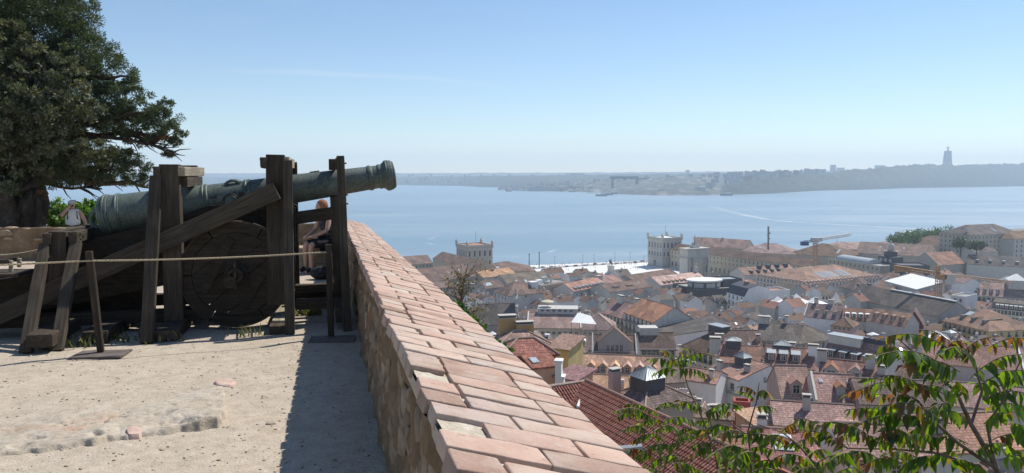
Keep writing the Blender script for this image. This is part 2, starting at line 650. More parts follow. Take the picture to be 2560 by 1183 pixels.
def make_materials():
 m = MAT
 m['brick'] = mat_brick()
 m['mortar'] = simple('lime_mortar', (0.56, 0.5, 0.41), (0.4, 0.34, 0.26), 14, 0.95, 0.9, 40, 0.015, spec=0.1)
 m['wood'] = mat_wood('weathered_timber', (0.038, 0.03, 0.023), (0.072, 0.058, 0.044), (0.12, 0.1, 0.076))
 m['wood_dark'] = mat_wood('dark_old_timber', (0.022, 0.0175, 0.0135), (0.045, 0.036, 0.0275), (0.075, 0.06, 0.046))
 m['wood_pale'] = mat_wood('bleached_sunlit_timber', (0.2, 0.17, 0.12), (0.34, 0.295, 0.215), (0.45, 0.4, 0.3))  # paler timber; on the crossbeams it paints the sunlit side into the colour
 m['bronze'] = mat_bronze()
 m['iron'] = simple('rusty_iron', (0.045, 0.036, 0.032), (0.1, 0.07, 0.055), 9, 0.65, 0.4, 40, 0.004, metallic=0.5)
 m['steel_plate'] = simple('rusted_steel_plate', (0.11, 0.09, 0.08), (0.19, 0.16, 0.14), 6, 0.7, 0.3, 30, 0.004, metallic=0.3)
 m['rope'] = simple('hemp_rope', (0.5, 0.41, 0.28), (0.36, 0.29, 0.19), 60, 0.95, 0.8, 120, 0.004)
 m['ground'] = mat_ground()
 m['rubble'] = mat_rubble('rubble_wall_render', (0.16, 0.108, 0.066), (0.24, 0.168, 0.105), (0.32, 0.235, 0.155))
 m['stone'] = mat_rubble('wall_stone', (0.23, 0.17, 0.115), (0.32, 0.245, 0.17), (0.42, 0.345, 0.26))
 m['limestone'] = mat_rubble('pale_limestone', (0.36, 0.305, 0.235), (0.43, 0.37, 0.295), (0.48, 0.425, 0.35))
 m['redstone'] = simple('pink_stone', (0.48, 0.32, 0.26), (0.56, 0.42, 0.35), 8, 0.9, 0.5, 30, 0.01)
 m['pebble'] = simple('pebbles', (0.5, 0.44, 0.36), (0.27, 0.22, 0.17), 3, 0.9, coord='Object')
 m['bark'] = mat_rubble('tree_bark', (0.045, 0.036, 0.03), (0.08, 0.066, 0.054), (0.16, 0.14, 0.12))
 m['twig'] = simple('twig_bark', (0.16, 0.115, 0.08), (0.26, 0.2, 0.15), 18, 0.85)
 m['pine'] = mat_leaf('pine_needles', [(0, (0.036, 0.058, 0.03)), (0.5, (0.07, 0.096, 0.046)), (1, (0.12, 0.145, 0.07))], 0.25)
 m['oakleaf'] = mat_leaf('oak_leaves', [(0, (0.055, 0.066, 0.04)), (0.5, (0.1, 0.112, 0.066)), (0.9, (0.15, 0.155, 0.095)), (1, (0.19, 0.19, 0.13))], 0.25)
 m['bush'] = mat_leaf('bright_bush_leaves', [(0, (0.06, 0.13, 0.02)), (0.5, (0.1, 0.2, 0.03)), (1, (0.16, 0.27, 0.05))], 0.45)
 m['ivy'] = mat_leaf('ivy_leaves', [(0, (0.035, 0.085, 0.018)), (0.6, (0.06, 0.125, 0.025)), (1, (0.11, 0.17, 0.04))], 0.3)
 m['dry'] = mat_leaf('sparse_dry_leaves', [(0, (0.16, 0.12, 0.06)), (0.5, (0.14, 0.13, 0.06)), (1, (0.2, 0.18, 0.09))], 0.3)
 m['grass'] = mat_leaf('grass_blades', [(0, (0.06, 0.085, 0.03)), (1, (0.2, 0.19, 0.09))], 0.35)
 m['ail_green'] = mat_leaf('leaflet_green', [(0, (0.06, 0.11, 0.016)), (0.5, (0.11, 0.18, 0.022)), (1, (0.19, 0.27, 0.03))], 0.68, 0.3)
 m['ail_olive'] = mat_leaf('leaflet_olive', [(0, (0.1, 0.12, 0.02)), (0.6, (0.16, 0.15, 0.03)), (1, (0.22, 0.13, 0.045))], 0.65, 0.3)
 m['ail_red'] = mat_leaf('leaflet_red', [(0, (0.2, 0.07, 0.04)), (0.6, (0.25, 0.1, 0.05)), (1, (0.3, 0.15, 0.075))], 0.5, 0.2)
 m['skin'] = simple('skin', (0.5, 0.31, 0.23), (0.46, 0.27, 0.2), 8, 0.6)


make_materials()
# ================================================================== terrace: ground, parapet, stones
WALL_IN, WALL_OUT, WALL_END = 0.30, 0.90, 21.4
H_IN, H_OUT = 0.93, 0.765
PAR_A = 20.6                                           # the far parapet, this far along W


def terrace_relief(x, y):
 return 0.012 * fbm((x, y, 0), 2.2, 4) + 0.02 * fbm((x, y, 3), 0.5, 3)


def build_ground():
 # rows spread by distance so that the relief is fine near the camera
 al = np.concatenate([np.linspace(-3, 2.5, 12), np.geomspace(2.6, 21.6, 150)])
 pe = np.concatenate([np.linspace(-22, -6, 40), np.linspace(-5.9, 0.36, 150)])
 vs_ = []
 for a in al:
  for p in pe:
   xy = N2 * p + W2 * a
   vs_.append((xy[0], xy[1], ground_z(*xy) + terrace_relief(*xy)))
 n, m = len(al), len(pe)
 fs_ = [(i * m + j, i * m + j + 1, (i + 1) * m + j + 1, (i + 1) * m + j) for i in range(n - 1) for j in range(m - 1)]
 me = big_mesh('ground', np.array(vs_), np.array(fs_), MAT['ground'], smooth=True)
 o = obj('ground', me)
 tag(o, kind='structure')
 # the garden beyond the far parapet lies a little lower
 mb = MB()
 pts = [wall_pt(p, a, 0) for p, a in ((-24, 21.0), (0.4, 21.0), (0.4, 30), (-30, 36))]
 g = 8
 grid = []
 for i in range(g + 1):
  for j in range(g + 1):
   u, v = i / g, j / g
   p = (pts[0] * (1 - u) + pts[1] * u) * (1 - v) + (pts[3] * (1 - u) + pts[2] * u) * v
   grid.append((p[0], p[1], -0.95 + 0.1 * fbm((p[0], p[1], 1), 0.3)))
 mb.add(grid, [(i * (g + 1) + j, (i + 1) * (g + 1) + j, (i + 1) * (g + 1) + j + 1, i * (g + 1) + j + 1) for i in range(g) for j in range(g)])
 o = mb.build('garden_ground', MAT['ground'], fix=True)
 tag(o, kind='structure')


def wall_frame():
 """x across the top (outwards and down), y along, z up off the brick surface"""
 x = np.append(N2 * (WALL_OUT - WALL_IN), H_OUT - H_IN)
 x /= np.linalg.norm(x)
 y = np.append(W2, -SLOPE)
 y /= np.linalg.norm(y)
 z = np.cross(x, y)
 return x, y, z / np.linalg.norm(z)


def frame_matrix(o, x, y, z):
 return Matrix(((x[0], y[0], z[0], o[0]), (x[1], y[1], z[1], o[1]), (x[2], y[2], z[2], o[2]), (0, 0, 0, 1)))


def brick_mesh(L, Wd, T, seed):
 rr = random.Random(seed)
 bm = bmesh.new()
 bmesh.ops.create_cube(bm, size=1)
 for v in bm.verts:
  v.co.x = v.co.x * L + rr.uniform(-.004, .004)
  v.co.y = v.co.y * Wd + rr.uniform(-.004, .004)
  v.co.z *= T
 bmesh.ops.subdivide_edges(bm, edges=[e for e in bm.edges if abs((e.verts[0].co - e.verts[1].co).x) > L * 0.5], cuts=3)
 for v in bm.verts:
  if v.co.z > 0 and rr.random() < .6:
   v.co.y += rr.uniform(-.004, .004)
 bmesh.ops.bevel(bm, geom=[e for e in bm.edges if e.calc_face_angle(0) > 0.5], offset=rr.uniform(.003, .0065), segments=2, affect='EDGES', profile=0.55)
 for v in bm.verts:
  n = fbm((v.co.x * 1.0 + seed * 3.1, v.co.y, v.co.z), 9, 3)
  v.co += v.normal * n * 0.004
 bmesh.ops.recalc_face_normals(bm, faces=bm.faces)
 me = bpy.data.meshes.new('brick')
 for f in bm.faces:
  f.smooth = True
 bm.to_mesh(me)
 bm.free()
 me.materials.append(MAT['brick'])
 return me


def build_parapet():
 org = wall_pt(WALL_IN, 10)
 wall = empty('parapet_wall', org, 0, 'waist-high rubble parapet wall capped with sloping terracotta bricks above the town', 'wall')
 inv = Matrix.Translation(-Vector(org))
 # body: inner face uneven, outer face falls down the cliff
 al = np.concatenate([np.linspace(-2, 1.2, 10), np.geomspace(1.3, WALL_END, 150)])
 hs = np.linspace(-0.12, H_IN - 0.045, 26)
 vs_ = []
 for a in al:
  for h in hs:
   q = wall_pt(WALL_IN + 0.028 - 0.03 * (1 - h / H_IN), a, h)
   d = 0.05 * fbm(q * np.array([1, 1, 1.2]), 3.6, 5) + 0.03 * fbm(q, 12, 3) + 0.03 * fbm(q, 0.8, 2)
   q[:2] -= N2 * d
   vs_.append(q)
 n, m = len(al), len(hs)
 fs_ = [(i * m + j, (i + 1) * m + j, (i + 1) * m + j + 1, i * m + j + 1) for i in range(n - 1) for j in range(m - 1)]
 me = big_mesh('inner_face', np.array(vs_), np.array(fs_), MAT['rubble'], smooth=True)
 obj('inner_face', me, wall, inv)
 mb = MB()
 for a0, a1 in ((-2, 3), (3, 8), (8, 14), (14, WALL_END - .003)):
  sec = [(WALL_IN + .06, -0.3), (WALL_IN + .06, H_IN - .075), (WALL_OUT - .03, H_OUT - .075), (WALL_OUT - .03, -7)]
  sec.append((WALL_IN + .06, -7))
  p0 = [wall_pt(p, a0, h) for p, h in sec]
  p1 = [wall_pt(p, a1, h) for p, h in sec]
  k = len(sec)
  mb.add(p0 + p1, [tuple(range(k)), tuple(range(2 * k - 1, k - 1, -1))] + [(i, i + k, (i + 1) % k + k, (i + 1) % k) for i in range(k)])
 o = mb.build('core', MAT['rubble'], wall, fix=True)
 o.matrix_local = inv
 # mortar bed with relief, just under the brick faces
 x, y, z = wall_frame()
 wlen = math.hypot(WALL_OUT - WALL_IN, H_IN - H_OUT)
 al = np.concatenate([np.linspace(0.6, 5, 120), np.linspace(5.1, WALL_END - .01, 140)])
 us = np.linspace(0.005, wlen - 0.006, 22)
 vs_ = []
 o0 = wall_pt(WALL_IN, 0, H_IN)
 for a in al:
  for u in us:
   p = o0 + y * a + x * u
   p = p - z * (0.0125 - 0.005 * fbm(p, 30, 3) - 0.004 * fbm(p, 6, 2))
   vs_.append(p)
 n, m = len(al), len(us)
 fs_ = [(i * m + j, i * m + j + 1, (i + 1) * m + j + 1, (i + 1) * m + j) for i in range(n - 1) for j in range(m - 1)]
 # skirt at the inner and outer lip
 me = big_mesh('mortar_bed', np.array(vs_), np.array(fs_), MAT['mortar'], smooth=True)
 obj('mortar_bed', me, wall, inv)
 mb = MB()
 for (u, dz) in ((0.004, 0), (wlen - 0.006, 0)):
  for i in range(len(al) - 1):
   a, b = o0 + y * al[i] + x * u - z * .03, o0 + y * al[i + 1] + x * u - z * .03
   dn = np.array([0, 0, -.06])
   mb.add([a, b, b + dn, a + dn], [(0, 1, 2, 3)])
 ob = mb.build('mortar_lip', MAT['mortar'], wall)
 ob.matrix_local = inv
 # the bricks
 lens = {'full': 0.292, 'three': 0.272, 'half': 0.142}
 T = 0.055
 var = {k: [brick_mesh(L, 0.147, T, 10 * i + len(k)) for i in range(5)] for k, L in lens.items()}
 rb = random.Random(5)
 a = 1.66
 i = 0
 while a < WALL_END - 0.1:
  pat = (('full', 'full'), ('half', 'full', 'half'), ('full', 'three'), ('half', 'full', 'half'), ('three', 'full'))[i % 5 if i % 2 == 0 else 1]
  u = -0.012 + rb.uniform(-.012, .012)
  for j, k in enumerate(pat):
   L = lens[k]
   sc_ = 1.0
   if j == len(pat) - 1:
    sc_ = max(0.5, min(1.25, (wlen + 0.012 - u) / L))
   miss = (abs(a - 2.84) < 0.08 and j == 0) or (abs(a - 2.21) < 0.085 and j == 0)
   if not miss:
    p = o0 + y * (a + rb.uniform(-.006, .006)) + x * (u + L * sc_ / 2) - z * (T / 2 - 0.004 + rb.uniform(-.004, .003))
    mtx = frame_matrix(p, x, y, z) @ Matrix.Rotation(rb.uniform(-.016, .016), 4, 'Z') @ Matrix.Rotation(rb.uniform(-.012, .012), 4, 'X')
    if rb.random() < .5:
     mtx = mtx @ Matrix.Rotation(math.pi, 4, 'Z')
    mtx = inv @ mtx @ Matrix.Diagonal((sc_ * rb.uniform(.985, 1.0), rb.uniform(.97, 1.01), 1, 1))
    obj('brick', rb.choice(var[k]), wall, mtx)
   u += L * sc_ + rb.uniform(.011, .019)
  a += 0.1645
  i += 1
 # stones bedded in the inner face
 shapes = []
 for s in range(6):
  bm = bmesh.new()
  bmesh.ops.create_icosphere(bm, subdivisions=2, radius=1)
  for v in bm.verts:
   v.co *= 1 + 0.28 * fbm(v.co + Vector((s * 5, 0, 0)), 1.3, 3)
   v.co.z *= 0.42
  for f in bm.faces:
   f.smooth = True
  me = bpy.data.meshes.new('stone')
  bm.to_mesh(me)
  bm.free()
  me.materials.append(MAT['stone'])
  shapes.append(me)
 for k in range(230):
  a = 1.8 * math.exp(rb.random() * math.log(18 / 1.8))
  h = rb.uniform(0.04, H_IN - .16)
  q = wall_pt(WALL_IN + .028 - 0.03 * (1 - h / H_IN), a, h)
  q[:2] += N2 * 0.004
  zz = np.append(-N2, 0.0)
  yy = np.append(W2, 0.0)
  xx = np.cross(yy, zz)
  r = rb.uniform(.05, .13)
  mtx = inv @ frame_matrix(q, xx, yy, zz) @ Matrix.Rotation(rb.uniform(-.4, .4), 4, 'Z') @ Matrix.Diagonal((r * rb.uniform(.5, .8), r * rb.uniform(.8, 1.4), .06, 1))
  obj('stone', rb.choice(shapes), wall, mtx)
 # ---- far parapet, low and crossing behind the gun
 org2 = wall_pt(-8, PAR_A)
 far = empty('far_parapet', org2, 0, 'low ochre parapet of patched stone crossing behind the gun, under the pine', 'wall')
 inv2 = Matrix.Translation(-Vector(org2))
 mb = MB()
 pe = np.linspace(-24, WALL_IN, 90)
 hs = np.linspace(-.15, .82, 14)
 vs_, fs_ = [], []
 for p in pe:
  for h in hs:
   q = wall_pt(p, PAR_A, h)
   q[:2] -= W2 * (0.05 * fbm(q, 1.7, 4) + .02 * fbm(q, 7, 3))
   vs_.append(q)
  q = wall_pt(p, PAR_A + .5, .8 + .02 * fbm((p, 0, 0), 1))
  vs_.append(q)
  vs_.append(wall_pt(p, PAR_A + .5, -1.5))
 m = len(hs) + 2
 fs_ = [(i * m + j, (i + 1) * m + j, (i + 1) * m + j + 1, i * m + j + 1) for i in range(len(pe) - 1) for j in range(m - 1)]
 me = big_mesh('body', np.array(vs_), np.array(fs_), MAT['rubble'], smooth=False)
 fix_normals(me)
 obj('body', me, far, inv2)
 for k in range(26):
  p, h = rb.uniform(-15, -.3), rb.uniform(.1, .7)
  if k == 0:
   p, h = -10.05, .58
  q = wall_pt(p, PAR_A, h)
  q[:2] -= W2 * 0.02
  zz, yy = np.append(-W2, 0.0), np.append(N2, 0.0)
  xx = np.cross(yy, zz)
  r = rb.uniform(.08, .2) if k else .26
  st = obj('stone', shapes[k % 6], far, inv2 @ frame_matrix(q, xx, yy, zz) @ Matrix.Diagonal((r * .45, r, .07, 1)))
  if k == 0:
   st['label'] = 'pale oval stone set in the parapet'
 # bed of rough cap stones along its edge
 for k in range(44):
  p = -15 + k * .34 + rb.uniform(-.05, .05)
  q = wall_pt(p, PAR_A + rb.uniform(.06, .2), .8 + rb.uniform(-.02, .015))
  obj('cap_stone', shapes[k % 6], far, inv2 @ Matrix.Translation(Vector(q)) @ Matrix.Rotation(rb.uniform(-.3, .3), 4, 'Z') @ Matrix.Diagonal((rb.uniform(.12, .24), rb.uniform(.1, .16), .08, 1)))
 # ---- stone bench block behind the gun
 mb = MB()
 p0 = [wall_pt(p, a, h) for p, a, h in ((-2.6, 16.0, -.05), (0.27, 16.0, -.05), (0.27, 16.0, .5), (-2.6, 16.0, .5))]
 mb.prism(p0, np.append(W2 * 0.55, 0))
 o = mb.build('stone_bench', MAT['stone'], fix=True)
 bv = o.modifiers.new('b', 'BEVEL')
 bv.width = .03
 bv.segments = 2
 tag(o, 'low stone bench along the wall behind the gun', 'bench')
 return shapes


def rock_slab(name, label, pix, h, mat, seed, cat='rock', rough=.02):
 """a flat rock bedded in the ground, outline given on the ground"""
 rr = random.Random(seed)
 base = [on_ground(*p) for p in pix]
 out = []
 for i, p in enumerate(base):
  q = base[(i + 1) % len(base)]
  for t in (0, .25, .5, .75):
   r_ = p * (1 - t) + q * t
   j = np.array([rr.uniform(-1, 1), rr.uniform(-1, 1), 0]) * rough * 1.0
   out.append(r_ + j)
 out = [(out[i - 1] + out[i] * 2 + out[(i + 1) % len(out)]) / 4 for i in range(len(out))]
 c = sum(out) / len(out)
 rings = []
 n = len(out)
 for s_, hh in ((1.2, -.05), (1.1, h * .12), (1.02, h * .55), (.92, h * .85), (.7, h * .9), (.4, h * .95), (.12, h * .9)):
  ring = []
  for p in out:
   q = c + (p - c) * s_
   q[2] = ground_z(q[0], q[1]) + hh + (rough * fbm((q[0], q[1], seed), 9, 4) if hh > 0 else 0)
   ring.append(q)
  rings.append(ring)
 vs_ = [p - c for r_ in rings for p in r_] + [rings[-1][0] * 0 + np.array([0, 0, rings[-1][0][2] - c[2]])]
 fs_ = []
 for k in range(len(rings) - 1):
  for i in range(n):
   fs_.append((k * n + i, k * n + (i + 1) % n, (k + 1) * n + (i + 1) % n, (k + 1) * n + i))
 k = len(rings) - 1
 for i in range(n):
  fs_.append((k * n + i, k * n + (i + 1) % n, len(vs_) - 1))
 mb = MB()
 mb.add(vs_, fs_)
 o = mb.build(name, mat, fix=True)
 o.location = c
 smooth_by_angle(o.data, 50)
 return tag(o, label, cat)


def build_bedrock():
 """one broad outcrop almost flush with the dust, broken off in a low step along its front"""
 fx = [-60, 10, 60, 110, 170, 220, 262, 300, 330, 365, 400, 455, 500, 545, 565, 575]
 fy = [1150, 1147, 1141, 1137, 1128, 1121, 1112, 1103, 1101, 1101, 1092, 1080, 1079, 1073, 1058, 1040]
 fh = [.012, .02, .016, .028, .034, .03, .045, .02, .03, .03, .034, .05, .075, .075, .06, .02]
 X = np.arange(-60, 612, 2.6)
 Yp = np.arange(946, 1156, 1.15)
 V = []
 c = on_ground(300, 1050)
 for px in X:
  n1 = fbm((px * .018, 0, 1), 1.0, 2)
  n2 = fbm((px * .022, 3, 2), 1.0, 1)
  yf = np.interp(px, fx, fy) + 7 * n1 + 2.0 * n2
  H = float(np.interp(px, fx, fh))
  for py in Yp:
   g = on_ground(px, py)
   d = yf - py
   m = min(1, max(0, d / 6.0))
   m = m * m * (3 - 2 * m)
   right = 566 + 14 * fbm((py * .03, 7, 0), 1, 4) - max(0, 1030 - py) * .05
   r_ = min(1, max(0, (right - px) / 5))
   back = min(1, max(0, (py - (962 + (560 - px) * .09)) / 70.0))
   top = H * (1 + .5 * fbm((g[0], g[1], 2), 4, 3)) * math.exp(-max(0, d) / 60.0) + .012 * back
   rough = fbm((g[0], g[1], 5), 3.2, 4)
   pit = min(0, fbm((g[0], g[1], 9), 5, 3) + .22) * .06
   h = (top * 1.15 + .012 * rough * back + pit * back * min(1, max(0, d - 6) / 12)) * m * r_ - .012
   V.append((g[0] - c[0], g[1] - c[1], terrace_relief(g[0], g[1]) + ground_z(g[0], g[1]) + h - c[2]))
 n, k = len(X), len(Yp)
 Fs = [(a * k + b, a * k + b + 1, (a + 1) * k + b + 1, (a + 1) * k + b) for a in range(n - 1) for b in range(k - 1)]
 me = big_mesh('bedrock_outcrop', np.array(V), np.array(Fs), MAT['limestone'], smooth=True)
 fix_normals(me)
 o = obj('bedrock_outcrop', me)
 o.location = c
 tag(o, 'broad flat outcrop of pale bedrock broken off in a low shadowed step', 'rock')


def build_rocks():
 build_bedrock()
 rock_slab('pink_stone', 'round pink stone bedded in the step of the outcrop', [(318, 1104), (348, 1101), (360, 1088), (340, 1078), (316, 1084)], .05, MAT['redstone'], 5, rough=.008)
 rock_slab('pink_stone', 'flat pink stone flush with the ground by the shadow', [(540, 967), (575, 968), (592, 958), (565, 952), (536, 957)], .025, MAT['redstone'], 6, rough=.008)
 rock_slab('stone_flake', 'small loose pale flake below the pink stone', [(268, 1128), (330, 1120), (326, 1112), (275, 1116)], .014, MAT['limestone'], 10, rough=.008)
 rock_slab('stone_flake', 'small pale flake near the wall shadow', [(664, 1062), (690, 1060), (688, 1055), (668, 1056)], .012, MAT['limestone'], 12, rough=.006)
 # loose gravel on the terrace: countless
 n = 9000
 p = np.array([(-1, -1, 0), (1, -1, 0), (1, 1, 0), (-1, 1, 0), (0, 0, .9), (0, 0, -.5)], float)
 fc = np.array([(0, 1, 4), (1, 2, 4), (2, 3, 4), (3, 0, 4), (1, 0, 5), (2, 1, 5), (3, 2, 5), (0, 3, 5)])
 al = 2.4 * np.exp(rng.random(n) * math.log(14 / 2.4))
 pe = -7 * rng.random(n) ** 1.1 + .25
 xy = pe[:, None] * N2 + al[:, None] * W2
 vv = np.zeros((n, 6, 3))
 for i in range(n):
  r = .003 + .009 * rng.random() ** 3 * (1.6 if rng.random() < .04 else 1)
  a = rng.random() * 6.28
  rot = np.array([[math.cos(a), -math.sin(a), 0], [math.sin(a), math.cos(a), 0], [0, 0, 1]])
  q = (p * np.array([r, r * (.5 + .5 * rng.random()), r * .8]) + (rng.random((6, 3)) - .5) * r * .6) @ rot.T
  z = ground_z(*xy[i]) + terrace_relief(*xy[i])
  vv[i] = q + np.array([xy[i, 0], xy[i, 1], z + r * .15])
 ff = (fc[None] + (np.arange(n) * 6)[:, None, None]).reshape(-1, 3)
 o = obj('gravel', big_mesh('gravel', vv.reshape(-1, 3), ff, [MAT['pebble']]))
 tag(o, 'fine loose gravel scattered over the dusty terrace', 'gravel', kind='stuff')
 # tufts of weeds by the sills
 spots = [('sparse weed tuft at the foot of the leftmost block', 118, 868, 60), ('weed tuft under the foot of the rope post', 205, 866, 70), ('weed tuft beside the long prop', 400, 853, 60),
    ('weeds growing beyond the wheel in the sun', 765, 785, 130), ('dry grass tuft below the wheel', 625, 838, 30), ('weed tuft right of the double block', 300, 853, 40)]
 for lab, px, py, k in spots:
  c = on_ground(px, py)
  vs_, fs_ = [], []
  for i in range(k):
   a, l_ = rng.random() * 6.28, .04 + .1 * rng.random()
   b = rng.normal(0, .07, 2) * np.array([1.6, 1])
   d = np.array([math.cos(a), math.sin(a)])
   w = .006 + .006 * rng.random()
   s_ = np.array([-d[1], d[0]]) * w
   lean = d * l_ * rng.uniform(.2, .9)
   o0 = len(vs_)
   vs_ += [(b[0] - s_[0], b[1] - s_[1], -.01), (b[0] + s_[0], b[1] + s_[1], -.01), (b[0] + lean[0] * .5 + s_[0], b[1] + lean[1] * .5 + s_[1], l_ * .6), (b[0] + lean[0], b[1] + lean[1], l_)]
   fs_.append((o0, o0 + 1, o0 + 2, o0 + 3))
  o = obj('weed_tuft', big_mesh('weed_tuft', np.array(vs_), np.array(fs_), MAT['grass']))
  o.location = c
  tag(o, lab, 'weeds', kind='stuff')


build_ground()
STONES = build_parapet()
build_rocks()
# ================================================================== the gun, its carriage and timber frames
U3 = np.append(N2, 0.0)
V3 = np.append(W2, 0.0)
Z3 = np.array([0, 0, 1.0])


def mpp(p):
 """metres per photo pixel at a place"""
 return (p[1] * _c - (p[2] - CAM_Z) * _s) / F_PX


def timber(name, parent, p0, p1, a, b, mat, hint=None, bev=.006, notch=None):
 """squared timber from p0 to p1; b is its size along hint (default: the gun's depth direction), a across that"""
 p0, p1 = np.array(p0, float), np.array(p1, float)
 x = p1 - p0
 L = np.linalg.norm(x)
 x /= L
 h = V3 if hint is None else np.array(hint, float)
 y = h - x * (h @ x)
 y /= np.linalg.norm(y)
 z = np.cross(x, y)
 bm = bmesh.new()
 bmesh.ops.create_cube(bm, size=1)
 rr = random.Random(int(L * 1e4) + len(name))
 for v in bm.verts:
  v.co = Vector(((v.co.x + .5) * L, v.co.y * b, v.co.z * a))
 bmesh.ops.subdivide_edges(bm, edges=[e for e in bm.edges if abs((e.verts[0].co - e.verts[1].co).x) > L * .6], cuts=4)
 for v in bm.verts:
  k = fbm((v.co.x * .9, v.co.y * 3 + L, v.co.z * 3), 1.5, 2)
  v.co.y += .006 * k + rr.uniform(-.002, .002)
  v.co.z += .006 * k + rr.uniform(-.002, .002)
 bmesh.ops.bevel(bm, geom=[e for e in bm.edges if e.calc_face_angle(0) > .6], offset=bev, segments=1, affect='EDGES')
 bmesh.ops.recalc_face_normals(bm, faces=bm.faces)
 me = bpy.data.meshes.new(name)
 bm.to_mesh(me)
 bm.free()
 me.materials.append(MAT[mat])
 return obj(name, me, parent, Matrix.Translation(-Vector(parent.location)) @ frame_matrix(p0, x, y, z))


def bolts(parent, pts, r=.014, l=.03, d=None):
 d = -V3 if d is None else d
 me = MB()
 me.lathe([(r, 0), (r, l * .7), (r * .6, l)], 8)
 m = me.mesh('bolt', MAT['iron'])
 for p in pts:
  q = Vector(d).to_track_quat('Z', 'Y').to_matrix().to_4x4()
  obj('bolt', m, parent, Matrix.Translation(Vector(p) - parent.location) @ q)


def span(px0, py0, px1, py1, v0, v1):
 return on_plane(px0, py0, v0), on_plane(px1, py1, v1)


def beam_px(name, parent, a, b, va, vb, wpx, thick, mat='wood', **kw):
 p0, p1 = on_plane(a[0], a[1], va), on_plane(b[0], b[1], vb)
 w = wpx * (mpp(p0) + mpp(p1)) / 2
 return timber(name, parent, p0, p1, w, thick, mat, **kw), p0, p1


def cross_px(name, parent, c, wpx, hpx, v0, v1, mat='wood'):
 """a timber running back over the gun; its near end face is at pixel c"""
 p0 = on_plane(c[0], c[1], v0)
 p1 = p0 + V3 * (v1 - v0)
 m = mpp(p0)
 return timber(name, parent, p0, p1, wpx * m, hpx * m, mat, hint=Z3), p0, p1


